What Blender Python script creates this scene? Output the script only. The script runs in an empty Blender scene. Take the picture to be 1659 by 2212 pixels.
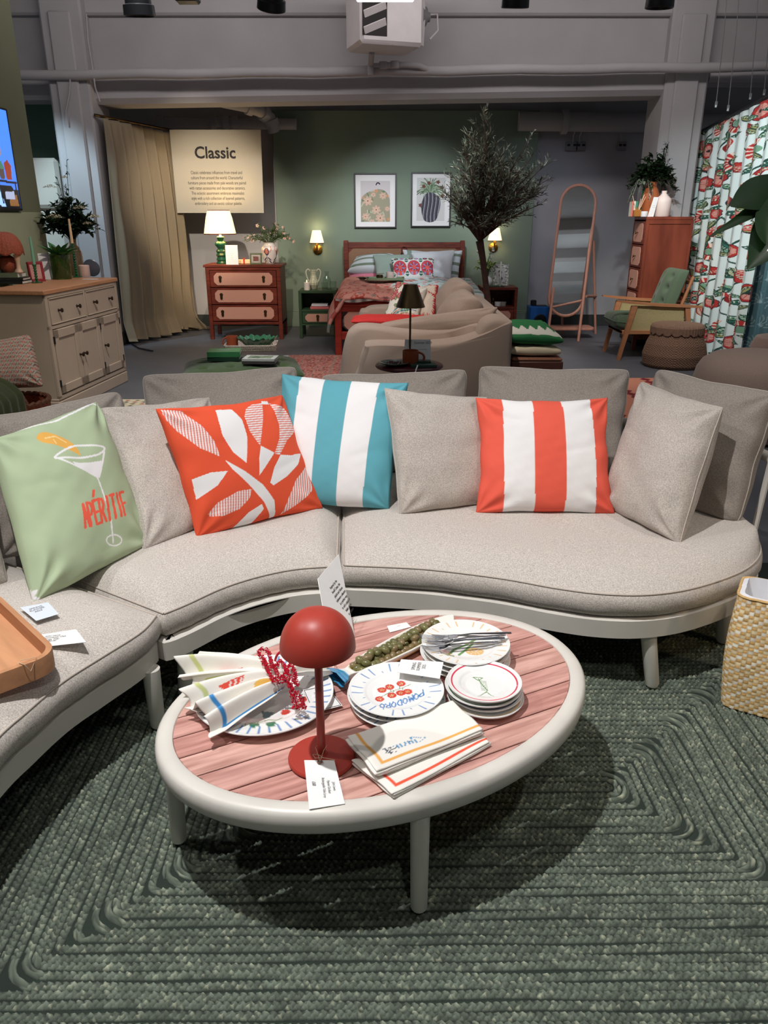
import bpy, bmesh, math, random
import numpy as np
from mathutils import Matrix, Vector
R = math.radians
PI = math.pi
rnd = random.Random(7)
nrs = np.random.RandomState(5)
S = bpy.context.scene
C = S.collection

# ---------------------------------------------------------------- camera
FOC = 1660.0
TH = math.atan(639 / FOC)
CH = 1.35
cd = bpy.data.cameras.new('camera')
cam = bpy.data.objects.new('camera', cd)
C.objects.link(cam)
cam.location = (0, 0, CH)
cam.rotation_euler = (PI / 2 - TH, 0, 0)
cd.sensor_fit = 'VERTICAL'
cd.sensor_height = 36.0
cd.lens = 36.0 * FOC / 2212.0
cd.clip_start = 0.02
S.camera = cam

# ---------------------------------------------------------------- world, exposure, lights
w = bpy.data.worlds.new('world')
S.world = w
w.use_nodes = True
w.node_tree.nodes['Background'].inputs[0].default_value = (0.80, 0.86, 1.0, 1)
w.node_tree.nodes['Background'].inputs[1].default_value = 0.12
S.view_settings.view_transform = 'Standard'
S.view_settings.look = 'None'
S.view_settings.gamma = 1.0
S.view_settings.use_curve_mapping = False
S.view_settings.exposure = 0.35


def spot(name, loc, target, power, col=(1, 1, 1), angle=60, blend=.6, rad=.03):
    l = bpy.data.lights.new(name, 'SPOT')
    l.energy = power
    l.color = col
    l.spot_size = R(angle)
    l.spot_blend = blend
    l.shadow_soft_size = rad
    o = bpy.data.objects.new(name, l)
    C.objects.link(o)
    o.location = loc
    d = Vector(target) - Vector(loc)
    o.rotation_euler = d.to_track_quat('-Z', 'Y').to_euler()
    return o


def point(name, loc, power, col=(1, .8, .55), rad=.03):
    l = bpy.data.lights.new(name, 'POINT')
    l.energy = power
    l.color = col
    l.shadow_soft_size = rad
    o = bpy.data.objects.new(name, l)
    C.objects.link(o)
    o.location = loc
    return o


def area(name, loc, target, power, sx, sy, col=(1, 1, 1)):
    l = bpy.data.lights.new(name, 'AREA')
    l.shape = 'RECTANGLE'
    l.size, l.size_y = sx, sy
    l.energy = power
    l.color = col
    o = bpy.data.objects.new(name, l)
    C.objects.link(o)
    o.location = loc
    o.rotation_euler = (Vector(target) - Vector(loc)).to_track_quat('-Z', 'Y').to_euler()
    return o


WARM = (1, .87, .70)
NEUT = (1, .93, .86)
COOL = (.78, .90, 1)
# added area fills: broad wash on the beam, unseen uplight on the ceiling
area('area_fill', (.2, 6.5, 3.62), (.2, 8.9, 2.4), 40, 6.0, .25, (1, .94, .94))
area('area_fill', (0, 2.6, 2.6), (0, 2.6, 3.7), 30, 7.0, 3.0, (.9, .96, 1))  # added uplight, brightens the ceiling that the mirror reflects
# track spots over the seating, then three added fill spots
spot('spot_light', (-.70, 1.05, 3.3), (.05, 1.75, .2), 262, (1, .98, .97), 66, .75, .03)
spot('spot_light', (-2.3, 1.6, 3.3), (.2, 2.2, .35), 75, (1, .96, .93), 70, .8, .04)
spot('spot_light', (1.9, 1.3, 3.3), (.9, 2.3, .5), 55, (1, .94, .90), 60, .8, .04)
spot('spot_light', (.3, -.6, 3.3), (.1, .9, .0), 38, (1, .97, .86), 80, .9, .05)
spot('spot_light', (3.0, .8, 2.2), (1.25, 1.9, .3), 30, (1, .68, .36), 40, .8, .04)
spot('spot_light', (-1.0, 3.0, 3.3), (-2.15, 4.3, .4), 90, (1, .93, .86), 44, .9, .04)  # added to brighten the left basket, cushion and throw
spot('spot_light', (1.4, 3.4, 3.3), (2.4, 5.0, .3), 80, (1, .93, .88), 50, .9, .04)  # added to lift the tub chair at the right edge
spot('spot_light', (.7, 6.0, 2.95), (.28, 9.3, .6), 230, (.90, .96, 1), 20, .8, .04)  # extra spot added to brighten the bed
# track spots over the bedroom, shining under the beam
spot('spot_light', (-1.7, 5.6, 2.95), (-2.1, 10.3, 1.15), 480, WARM, 28, .8, .04)
spot('spot_light', (-1.1, 5.8, 2.95), (-1.6, 9.2, .5), 250, (1, .84, .66), 30, .8, .03)
spot('spot_light', (.1, 5.6, 2.95), (.3, 10.0, 1.05), 460, (.92, .96, 1), 32, .8, .04)
spot('spot_light', (-.5, 5.7, 2.95), (-.6, 10.2, 1.1), 150, (1, .93, .82), 26, .9, .04)
spot('spot_light', (.1, 4.4, 3.3), (.30, 6.3, .5), 150, (1, .90, .84), 55, .8, .04)
spot('spot_light', (-3.75, 7.4, 3.0), (-3.2, 9.0, 1.0), 150, (.60, .84, 1), 46, .8, .05)
spot('spot_light', (-1.0, 4.6, 3.3), (-2.4, 6.2, .85), 120, (1, .88, .76), 50, .8, .04)
spot('spot_light', (1.7, 5.6, 3.1), (3.3, 8.1, 1.15), 210, (.80, .94, 1), 46, .8, .04)
spot('spot_light', (1.5, 6.3, 3.0), (2.7, 8.6, .9), 110, (1, .84, .70), 34, .8, .04)
spot('spot_light', (1.9, 5.2, 3.3), (2.5, 7.6, .3), 110, (1, .94, .92), 50, .8, .04)
spot('spot_light', (1.3, 6.0, 2.95), (1.9, 10.3, 1.1), 90, (.72, .80, 1), 32, .9, .05)
spot('spot_light', (-1.2, 4.2, 3.3), (-1.1, 5.9, .2), 170, (.92, .96, 1), 54, .9, .05)


# ---------------------------------------------------------------- helpers
def ray(x, y):
    u = (1106 - y) / FOC
    c, s = math.cos(TH), math.sin(TH)
    return (x - 829.5) / FOC, c + u * s, -s + u * c


def P(x, y, z=0.0):
    a, b, d = ray(x, y)
    t = (z - CH) / d
    return Vector((a * t, b * t, z))


def Q(x, y, Y):
    a, b, d = ray(x, y)
    t = Y / b
    return Vector((a * t, Y, CH + d * t))


def lin(c):
    if max(c) > 1.0:
        c = [v / 255.0 for v in c]
    return tuple((v / 12.92 if v <= .04045 else ((v + .055) / 1.055) ** 2.4) for v in c[:3])


_mc = {}


def PM(name, col, rough=.6, metal=0, noise=None, bump=None, emit=None, trans=0, ior=1.45, sheen=0, coat=0, stretch=None, alpha=1, col2=None):
    if name in _mc:
        return _mc[name]
    m = bpy.data.materials.new(name)
    m.use_nodes = True
    nt = m.node_tree
    b = nt.nodes['Principled BSDF']
    L = lin(col)
    b.inputs['Base Color'].default_value = (*L, 1)
    b.inputs['Roughness'].default_value = rough
    b.inputs['Metallic'].default_value = metal
    b.inputs['IOR'].default_value = ior
    b.inputs['Transmission Weight'].default_value = trans
    b.inputs['Sheen Weight'].default_value = sheen
    b.inputs['Coat Weight'].default_value = coat
    b.inputs['Alpha'].default_value = alpha
    if emit:
        b.inputs['Emission Color'].default_value = (*lin(emit[0]), 1)
        b.inputs['Emission Strength'].default_value = emit[1]
    tc = mp = None
    if noise or bump:
        tc = nt.nodes.new('ShaderNodeTexCoord')
        mp = nt.nodes.new('ShaderNodeMapping')
        nt.links.new(tc.outputs['Object'], mp.inputs[0])
        if stretch:
            mp.inputs['Scale'].default_value = stretch
    if noise:
        n = nt.nodes.new('ShaderNodeTexNoise')
        n.inputs['Scale'].default_value = noise[0]
        n.inputs['Detail'].default_value = 5
        nt.links.new(mp.outputs[0], n.inputs['Vector'])
        r = nt.nodes.new('ShaderNodeValToRGB')
        a = noise[1]
        r.color_ramp.elements[0].position = .32
        r.color_ramp.elements[1].position = .68
        c2 = lin(col2) if col2 else L
        r.color_ramp.elements[0].color = (*[v * (1 - a) for v in c2], 1)
        r.color_ramp.elements[1].color = (*[min(1, v * (1 + a * .6)) for v in L], 1)
        nt.links.new(n.outputs[0], r.inputs[0])
        nt.links.new(r.outputs[0], b.inputs['Base Color'])
    if bump:
        n = nt.nodes.new('ShaderNodeTexNoise')
        n.inputs['Scale'].default_value = bump[0]
        n.inputs['Detail'].default_value = 3
        nt.links.new(mp.outputs[0], n.inputs['Vector'])
        bp = nt.nodes.new('ShaderNodeBump')
        bp.inputs['Strength'].default_value = bump[1]
        bp.inputs['Distance'].default_value = bump[2] if len(bump) > 2 else .002
        nt.links.new(n.outputs[0], bp.inputs['Height'])
        nt.links.new(bp.outputs[0], b.inputs['Normal'])
    _mc[name] = m
    return m


def VC(name, rough=.7, bump=None, coat=0, trl=0):
    if name in _mc:
        return _mc[name]
    m = PM(name, (200, 200, 200), rough, bump=bump, coat=coat)
    nt = m.node_tree
    a = nt.nodes.new('ShaderNodeVertexColor')
    a.layer_name = 'Col'
    nt.links.new(a.outputs[0], nt.nodes['Principled BSDF'].inputs['Base Color'])
    return m


def glassmat(name, col=(235, 245, 240), rough=.02):
    return PM(name, col, rough, trans=1, ior=1.45)


def finish(name, V, F, m, parent=None, smooth=True, col=None, ang=38):
    me = bpy.data.meshes.new(name)
    me.from_pydata([tuple(v) for v in V], [], F)
    me.update()
    if m:
        me.materials.append(m)
    if smooth:
        me.polygons.foreach_set('use_smooth', [True] * len(me.polygons))
        try:
            me.set_sharp_from_angle(angle=R(ang))
        except Exception:
            pass
    if col is not None:
        a = me.color_attributes.new('Col', 'FLOAT_COLOR', 'POINT')
        cc = np.ones((len(V), 4), 'f')
        cc[:, :3] = col
        a.data.foreach_set('color', cc.ravel())
    o = bpy.data.objects.new(name, me)
    C.objects.link(o)
    if parent:
        o.parent = parent
    return o


class M:
    def __init__(s):
        s.V = []
        s.F = []
        s.T = None
        s.open = False

    def add(s, V, F):
        n = len(s.V)
        if s.T is not None:
            V = [s.T @ Vector(v) for v in V]
        s.V += [tuple(v) for v in V]
        s.F += [tuple(i + n for i in f) for f in F]
        return s

    def box(s, x0, x1, y0, y1, z0, z1, r=.004):
        r = min(r, abs(x1 - x0) * .45, abs(y1 - y0) * .45, abs(z1 - z0) * .45)
        V = []
        F = []
        idx = {}
        xs = (x0, x1)
        ys = (y0, y1)
        zs = (z0, z1)
        for i in (0, 1):
            for j in (0, 1):
                for k in (0, 1):
                    sx, sy, sz = 1 - 2 * i, 1 - 2 * j, 1 - 2 * k
                    for ax in range(3):
                        p = [xs[i] + sx * r, ys[j] + sy * r, zs[k] + sz * r]
                        p[ax] = (xs[i], ys[j], zs[k])[ax]
                        idx[(i, j, k, ax)] = len(V)
                        V.append(p)
        def q(a):
            F.append(a)
        for ax in range(3):
            for side in (0, 1):
                o = [a for a in range(3) if a != ax]
                ids = []
                for (a, b) in ((0, 0), (1, 0), (1, 1), (0, 1)):
                    t = [0, 0, 0]
                    t[ax] = side
                    t[o[0]] = a
                    t[o[1]] = b
                    ids.append(idx[(*t, ax)])
                flip = (side == 0) != (ax == 1)
                q(tuple(ids[::-1]) if flip else tuple(ids))
        for ax in range(3):
            o = [a for a in range(3) if a != ax]
            for a in (0, 1):
                for b in (0, 1):
                    def g(e, f):
                        t = [0, 0, 0]
                        t[ax] = e
                        t[o[0]] = a
                        t[o[1]] = b
                        return idx[(*t, f)]
                    q((g(0, o[0]), g(1, o[0]), g(1, o[1]), g(0, o[1])))
        for i in (0, 1):
            for j in (0, 1):
                for k in (0, 1):
                    q((idx[(i, j, k, 0)], idx[(i, j, k, 1)], idx[(i, j, k, 2)]))
        return s.add(V, F)

    def rings(s, rings, closed=True, cap0=True, cap1=True):
        n = len(rings[0])
        V = [p for r in rings for p in r]
        F = []
        e = n if closed else n - 1
        for i in range(len(rings) - 1):
            for j in range(e):
                k = (j + 1) % n
                F.append((i * n + j, i * n + k, (i + 1) * n + k, (i + 1) * n + j))
        if closed and cap0:
            F.append(tuple(range(n - 1, -1, -1)))
        if closed and cap1:
            b = (len(rings) - 1) * n
            F.append(tuple(b + j for j in range(n)))
        return s.add(V, F)

    def lathe(s, prof, n=24, c=(0, 0, 0), sx=1, sy=1, cap0=True, cap1=True):
        rg = []
        for r, z in prof:
            rg.append([(c[0] + sx * r * math.cos(2 * PI * j / n), c[1] + sy * r * math.sin(2 * PI * j / n), c[2] + z) for j in range(n)])
        return s.rings(rg, True, cap0, cap1)

    def tube(s, path, r, n=8, caps=True, flat=1.0):
        pts = [Vector(p) for p in path]
        rg = []
        up = None
        for i, p in enumerate(pts):
            a = pts[max(0, i - 1)]
            b = pts[min(len(pts) - 1, i + 1)]
            t = (b - a).normalized()
            if up is None:
                up = Vector((0, 0, 1)) if abs(t.z) < .9 else Vector((1, 0, 0))
            x = t.cross(up)
            if x.length < 1e-5:
                x = t.orthogonal()
            x.normalize()
            y = x.cross(t).normalized()
            up = y
            rr = r[i] if isinstance(r, (list, tuple)) else r
            rg.append([tuple(p + x * rr * math.cos(2 * PI * j / n) + y * rr * flat * math.sin(2 * PI * j / n)) for j in range(n)])
        return s.rings(rg, True, caps, caps)

    def cyl(s, p0, p1, r0, r1=None, n=16):
        return s.tube([p0, p1], [r0, r1 if r1 is not None else r0], n)

    def prism(s, outl, z0, z1, r=.003):
        n = len(outl)
        c = np.array(outl, float)
        def inset(d):
            out = []
            for i in range(n):
                a = c[i - 1]
                b = c[i]
                e = c[(i + 1) % n]
                t = (e - a)
                L = np.hypot(*t) + 1e-9
                nn = np.array([-t[1], t[0]]) / L
                out.append(b + nn * d)
            return out
        ar = sum(c[i - 1][0] * c[i][1] - c[i][0] * c[i - 1][1] for i in range(n))
        sg = 1 if ar > 0 else -1
        rg = []
        for d, z in ((r, z0), (0, z0 + r), (0, z1 - r), (r, z1)):
            rg.append([(p[0], p[1], z) for p in inset(d * sg)])
        return s.rings(rg)

    def build(s, name, m, parent=None, smooth=True, col=None, ang=38):
        o = finish(name, s.V, s.F, m, parent, smooth, col, ang)
        if len(s.F) < 20000 and not s.open:
            b = bmesh.new()
            b.from_mesh(o.data)
            bmesh.ops.recalc_face_normals(b, faces=b.faces)
            b.to_mesh(o.data)
            b.free()
        return o


def grid(name, A, m, parent=None, col=None, closeu=False, solid=None, ang=60):
    n, k = A.shape[:2]
    V = A.reshape(-1, 3).astype('f')
    i = np.arange(n if closeu else n - 1)[:, None]
    j = np.arange(k - 1)[None, :]
    i2 = (i + 1) % n
    F = np.stack([i * k + j, i2 * k + j, i2 * k + j + 1, i * k + j + 1], -1).reshape(-1, 4)
    me = bpy.data.meshes.new(name)
    me.vertices.add(len(V))
    me.vertices.foreach_set('co', V.ravel())
    me.loops.add(F.size)
    me.loops.foreach_set('vertex_index', F.ravel().astype('i'))
    me.polygons.add(len(F))
    me.polygons.foreach_set('loop_start', np.arange(0, F.size, 4).astype('i'))
    me.polygons.foreach_set('loop_total', np.full(len(F), 4, 'i'))
    me.update(calc_edges=True)
    me.validate()
    me.polygons.foreach_set('use_smooth', np.ones(len(F), bool))
    if ang < 75:
        me.set_sharp_from_angle(angle=R(ang))
    if m:
        me.materials.append(m)
    if col is not None:
        a = me.color_attributes.new('Col', 'FLOAT_COLOR', 'POINT')
        cc = np.ones((len(V), 4), 'f')
        cc[:, :3] = col.reshape(-1, 3)
        a.data.foreach_set('color', cc.ravel())
    o = bpy.data.objects.new(name, me)
    C.objects.link(o)
    if parent:
        o.parent = parent
    if solid:
        md = o.modifiers.new('thick', 'SOLIDIFY')
        md.thickness = solid
        md.offset = 0
    return o


def thing(name, label, cat, loc=(0, 0, 0), rz=0, group=None):
    o = bpy.data.objects.new(name, None)
    o.empty_display_size = .1
    C.objects.link(o)
    o.location = loc
    o.rotation_euler = (0, 0, rz)
    o['label'] = label
    o['category'] = cat
    if group:
        o['group'] = group
    return o


def tag(o, label, cat, group=None, loc=None, rz=None):
    o['label'] = label
    o['category'] = cat
    if group:
        o['group'] = group
    if loc is not None:
        o.location = loc
    if rz is not None:
        o.rotation_euler[2] = rz
    return o


def struct(o):
    o['kind'] = 'structure'
    return o


def rebase(o):
    """move a world-space mesh so that its origin is the centre of its base"""
    me = o.data
    n = len(me.vertices)
    a = np.empty(n * 3, 'f')
    me.vertices.foreach_get('co', a)
    a = a.reshape(-1, 3)
    c = np.array([(a[:, 0].min() + a[:, 0].max()) / 2, (a[:, 1].min() + a[:, 1].max()) / 2, a[:, 2].min()], 'f')
    a -= c
    me.vertices.foreach_set('co', a.ravel())
    me.update()
    o.location = Vector(o.location) + Vector(c.tolist())
    return o


def text(name, s, size, m, parent, T, bold=0, align='CENTER', ext=.0004, space=1.0, shear=0, sx=1):
    cu = bpy.data.curves.new('t', 'FONT')
    cu.body = s
    cu.size = size
    cu.align_x = align
    cu.extrude = ext
    cu.offset = bold
    cu.space_line = space
    cu.shear = shear
    cu.resolution_u = 3
    o = bpy.data.objects.new('t', cu)
    C.objects.link(o)
    dg = bpy.context.evaluated_depsgraph_get()
    me = bpy.data.meshes.new_from_object(o.evaluated_get(dg))
    bpy.data.objects.remove(o)
    me.name = name
    if sx != 1:
        me.transform(Matrix.Diagonal((sx, 1, 1, 1)))
    me.transform(T)
    me.materials.clear()
    me.materials.append(m)
    r = bpy.data.objects.new(name, me)
    C.objects.link(r)
    r.parent = parent
    return r


def basis(o, x, y):
    """matrix whose local x, y run along the given vectors"""
    x = Vector(x).normalized()
    z = x.cross(Vector(y)).normalized()
    y = z.cross(x)
    T = Matrix((x, y, z)).transposed().to_4x4()
    T.translation = Vector(o)
    return T


# --- flat print, worked out once per vertex
def homog(src, dst):
    A = []
    b = []
    for (x, y), (u, v) in zip(src, dst):
        A.append([x, y, 1, 0, 0, 0, -u * x, -u * y])
        b.append(u)
        A.append([0, 0, 0, x, y, 1, -v * x, -v * y])
        b.append(v)
    h = np.linalg.solve(np.array(A, float), np.array(b, float))
    return np.append(h, 1).reshape(3, 3)


def hmap(H, pts):
    p = np.array([[x, y, 1.0] for x, y in pts]) @ H.T
    return p[:, :2] / p[:, 2:3]


def inpoly(U, W, poly):
    p = np.asarray(poly, float)
    r = np.zeros(U.shape, bool)
    j = len(p) - 1
    for i in range(len(p)):
        c = ((p[i, 1] > W) != (p[j, 1] > W))
        dy = p[j, 1] - p[i, 1]
        if abs(dy) > 1e-12:
            r ^= c & (U < (p[j, 0] - p[i, 0]) * (W - p[i, 1]) / dy + p[i, 0])
        j = i
    return r


def nearline(U, W, path, hw):
    r = np.zeros(U.shape, bool)
    p = np.asarray(path, float)
    for i in range(len(p) - 1):
        a = p[i]
        b = p[i + 1]
        m_ = (U > min(a[0], b[0]) - hw) & (U < max(a[0], b[0]) + hw) & (W > min(a[1], b[1]) - hw) & (W < max(a[1], b[1]) + hw)
        if not m_.any():
            continue
        d = b - a
        L = (d * d).sum() + 1e-12
        t = np.clip(((U - a[0]) * d[0] + (W - a[1]) * d[1]) / L, 0, 1)
        dd = (U - a[0] - t * d[0]) ** 2 + (W - a[1] - t * d[1]) ** 2
        r |= m_ & (dd < hw * hw)
    return r


def smoothpoly(pts, n=8, closed=True):
    p = [np.array(q, float) for q in pts]
    N = len(p)
    out = []
    rng = range(N) if closed else range(N - 1)
    for i in rng:
        p0 = p[i - 1] if (closed or i > 0) else p[i]
        p1 = p[i]
        p2 = p[(i + 1) % N]
        p3 = p[(i + 2) % N] if (closed or i + 2 < N) else p2
        for k in range(n):
            t = k / n
            out.append(.5 * ((2 * p1) + (-p0 + p2) * t + (2 * p0 - 5 * p1 + 4 * p2 - p3) * t * t + (-p0 + 3 * p1 - 3 * p2 + p3) * t ** 3))
    if not closed:
        out.append(p[-1])
    return [tuple(q) for q in out]


def vnoise(x, y, seed=0, f=1.0):
    """smooth cheap noise for soft folds"""
    r = np.random.RandomState(seed)
    o = np.zeros_like(x)
    for k in range(5):
        a, b, ph = r.uniform(-1, 1) * f * (1 + k * .7), r.uniform(-1, 1) * f * (1 + k * .7), r.uniform(0, 6.28)
        o += np.sin(a * x + b * y + ph) / (1 + k * .6)
    return o / 2.5


def pillow(name, corners, thick, m, parent=None, n=48, bow=.07, seed=1, wr=.004, paint=None, zmin=None, power=.40, mb=None, cut=.035, sag=0, btm=.5):
    """stuffed cushion spanning 4 corners (BL, BR, TR, TL), front faces the first normal. One closed mesh."""
    BL, BR, TR, TL = [np.array(c, float) for c in corners]
    u = np.linspace(-1, 1, n)
    # concentrate a little towards the rim
    if not paint:
        u = np.sign(u) * (1 - (1 - abs(u)) ** 1.3)
    U, W = np.meshgrid(u, u, indexing='ij')
    Ub = U * (1 - bow * (1 - W ** 2) * np.abs(U) + bow * .25 * np.abs(U) * np.sin(W * 9 + seed) * (1 - W ** 2) * .5)
    Wb = W * (1 - bow * (1 - U ** 2) * np.abs(W) * np.where(W < 0, btm, 1.0) + bow * .2 * np.abs(W) * np.sin(U * 8 + seed) * (1 - U ** 2) * .5)
    rc = 1 - cut * (U * W) ** 6
    Ub, Wb = Ub * rc, Wb * rc
    s = ((Ub + 1) / 2)[..., None]
    t = ((Wb + 1) / 2)[..., None]
    base = BL * (1 - s) * (1 - t) + BR * s * (1 - t) + TR * s * t + TL * (1 - s) * t
    nr = np.cross(BR - BL + TR - TL, TL - BL + TR - BR)
    nr = nr / np.linalg.norm(nr)
    prof = (np.clip(1 - U ** 2, 0, 1) * np.clip(1 - W ** 2, 0, 1)) ** power
    rim = np.clip(1 - np.maximum(abs(U), abs(W)), 0, 1)
    wrk = wr * (vnoise(U, W, seed, 3.6) + .18 * vnoise(U, W, seed + 9, 12)) * np.clip(rim * 6, 0, 1)
    # creases running in from the corners
    for (cu, cw) in ((-1, -1), (1, -1), (1, 1), (-1, 1)):
        du, dw = U - cu, W - cw
        rr = np.hypot(du, dw)
        aa = np.arctan2(dw, du)
        wrk += wr * .8 * np.sin(aa * 9 + seed + cu) * np.exp(-((rr - .34) / .22) ** 2)
    # short puckers along the side seams and one long slack fold
    for s_ in (-1, 1):
        wrk += wr * .7 * np.sin(W * 13 + seed * s_) * np.exp(-((1 - s_ * U) / .20) ** 2) * rim ** .3
        wrk += wr * .7 * np.sin(U * 12 + seed + s_) * np.exp(-((1 - s_ * W) / .18) ** 2) * rim ** .3
        fold = (W + .45 * s_ * .6 - .25 * U * s_ - .2 * np.sin(seed)) / .07
        wrk -= wr * 1.5 * np.exp(-fold ** 2) * np.clip(s_ * U - .1, 0, 1) * rim
    lump = 1 + .10 * vnoise(U, W, seed + 3, 2.2) - sag * np.clip(W, 0, 1)
    f = base + nr * ((prof * thick / 2 * lump + wrk))[..., None]
    b = base - nr * ((prof * thick / 2 * lump))[..., None]
    V = np.concatenate([f.reshape(-1, 3), b.reshape(-1, 3)])
    if zmin is not None:
        V[:, 2] = np.maximum(V[:, 2], zmin)
    N = n * n
    F = []
    rimi = lambda i, j: i in (0, n - 1) or j in (0, n - 1)
    bk = np.arange(N) + N
    bi = np.arange(N).reshape(n, n)
    mask = np.zeros((n, n), bool)
    mask[0, :] = mask[-1, :] = mask[:, 0] = mask[:, -1] = True
    bk[bi[mask]] = bi[mask]
    for i in range(n - 1):
        for j in range(n - 1):
            a, c_, d, e = i * n + j, (i + 1) * n + j, (i + 1) * n + j + 1, i * n + j + 1
            F.append((a, c_, d, e))
            F.append((int(bk[e]), int(bk[d]), int(bk[c_]), int(bk[a])))
    col = None
    if paint:
        cf = paint(Ub, Wb).reshape(-1, 3)
        cb = paint(Ub, Wb, True).reshape(-1, 3)
        col = np.concatenate([cf, cb])
    # drop unused rim copies
    used = np.ones(2 * N, bool)
    used[N:][mask.ravel()] = False
    remap = np.cumsum(used) - 1
    V = V[used]
    if col is not None:
        col = col[used]
    F = [tuple(int(remap[i]) for i in f_) for f_ in F]
    org = np.array([(BL[0] + BR[0]) / 2, (BL[1] + BR[1]) / 2, min(V[:, 2])])
    if parent is None:
        V = V - org
    o = finish(name, V.tolist(), F, m, parent, True, col, 70)
    if parent is None:
        o.location = Vector(org.tolist())
    rimpath = [base[i, 0] for i in range(n)] + [base[n - 1, j] for j in range(n)] + [base[i, n - 1] for i in range(n - 1, -1, -1)] + [base[0, j] for j in range(n - 1, -1, -1)]
    if mb is not None:
        q = M()
        q.tube([tuple((p - (org if parent is None else 0))) for p in rimpath[::2]], mb[1], 6, False)
        q.build('piping', mb[0], o if parent is None else parent)
    return o


def leafmesh(q, pos, d, up, L, wd, cup=.15, segs=3):
    """one leaf blade (5-8 faces) added to q"""
    d = Vector(d).normalized()
    s = d.cross(Vector(up))
    if s.length < 1e-4:
        s = d.orthogonal()
    s.normalize()
    nn = s.cross(d)
    V = []
    F = []
    prof = (0.05, .8, 1, .62, 0.03) if segs > 2 else (.05, 1, .05)
    k = len(prof)
    for i, w_ in enumerate(prof):
        t = i / (k - 1)
        c = Vector(pos) + d * (L * t) - nn * (L * .18 * t * t)
        V.append(c - s * wd / 2 * w_ + nn * wd * cup * w_)
        V.append(c)
        V.append(c + s * wd / 2 * w_ + nn * wd * cup * w_)
        if i:
            a = 3 * (i - 1)
            F += [(a, a + 1, a + 4, a + 3), (a + 1, a + 2, a + 5, a + 4)]
    q.add(V, F)

# ================================================================ MATERIALS
FAB = (176, 165, 154)


def fabric(name, col, sc=520, a=.22, b=.5):
    m = PM(name, col, .92, noise=(sc, a), bump=(sc, b, .0012), sheen=.15)
    return m


m_sofa = fabric('sofa_weave', (200, 192, 184), 300, .34, .6)
m_back = fabric('back_weave', (158, 149, 140), 300, .30, .6)
m_pip = PM('piping_cloth', (190, 180, 170), .9)
m_frame = PM('frame_paint', (216, 212, 204), .38, noise=(9, .05))
m_wall = PM('old_white_paint', (178, 174, 174), .85, noise=(1.3, .10), bump=(30, .25, .004))
m_wall2 = PM('plaster_grey', (170, 168, 170), .9, noise=(2.2, .08), bump=(40, .2, .004))
m_green = PM('sage_paint', (122, 138, 122), .8, noise=(3, .05), bump=(120, .1, .001))
m_skirt = PM('dark_skirting', (52, 56, 54), .6, noise=(4, .1))
m_floor = PM('grey_floor', (96, 97, 103), .55, noise=(3, .10), bump=(60, .1, .001))
m_white = PM('white_card', (236, 236, 234), .7, noise=(40, .02))
m_ink = PM('ink', (38, 36, 38), .7)
m_inkg = PM('grey_ink', (105, 100, 100), .8)
m_black = PM('black_metal', (24, 24, 26), .4, noise=(20, .1))
m_gold = PM('brass', (176, 136, 62), .28, 1.0, noise=(20, .08))
m_dgold = PM('dark_brass', (104, 84, 58), .35, 1.0, noise=(20, .1))
m_redwood = PM('red_brown_wood', (118, 50, 34), .42, noise=(7, .22), stretch=(1, 1, 6), col2=(96, 38, 26))
m_cane = PM('pink_cane', (206, 152, 132), .75, noise=(260, .2), bump=(300, .5, .002))
m_gcane = PM('headboard_cane', (146, 112, 88), .8, noise=(300, .3), bump=(300, .5, .002))
m_wood = PM('pale_wood', (192, 138, 100), .5, noise=(6, .14), stretch=(1, 9, 9))
m_glass = glassmat('clear_glass')
m_plate = PM('white_glaze', (240, 240, 240), .16, noise=(12, .01), coat=.4)
m_string = PM('string', (206, 188, 160), .9, noise=(300, .1))

# ================================================================ STRUCTURE
q = M(); q.box(-6, 6.5, -9, 12, -.1, 0, .001)
struct(q.build('floor', m_floor))
q = M(); q.box(-6, 6.5, 10.4, 10.6, 0, 3.7, .001)
struct(q.build('wall_back', m_wall2))
q = M(); q.box(-6, 6.5, -9.2, -9, 0, 3.7, .001)
struct(q.build('wall_front', m_wall2))
q = M()
for i in range(9):
    q.box(-6, 6.5, -6.4 + i * 1.3, -6.2 + i * 1.3, 3.5, 3.71, .01)
for i in range(9):
    q.box(-5 + i * 1.3, -4.86 + i * 1.3, -6.4, 4.2, 3.55, 3.71, .01)
struct(q.build('trim_5', m_wall))
q = M(); q.box(-6, 6.5, -9, 12, 3.7, 3.8, .001)
struct(q.build('ceiling', PM('ceiling_paint', (206, 208, 210), .9, noise=(2, .1))))
q = M(); q.box(-6, -1.34, 10.36, 10.4, 0, .14, .005); q.box(1.86, 6.5, 10.36, 10.4, 0, .14, .005)
struct(q.build('baseboard_back', m_skirt))
q = M(); q.box(-1.34, 1.86, 10.27, 10.4, 0, 2.53, .006)
gw = struct(q.build('wall_bedroom', m_green))
q = M(); q.box(-1.345, 1.865, 10.245, 10.27, 0, .19, .006); q.box(-1.345, 1.865, 10.255, 10.27, .19, .205, .004)
struct(q.build('baseboard_bedroom', m_green))
# painted green return wall seen past the column at the far left
q = M(); q.box(-6, -3.75, 9.75, 9.85, 0, 3.7, .004)
struct(q.build('wall_left_bay', PM('teal_green_paint', (106, 140, 122), .8, noise=(3, .06))))


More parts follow.
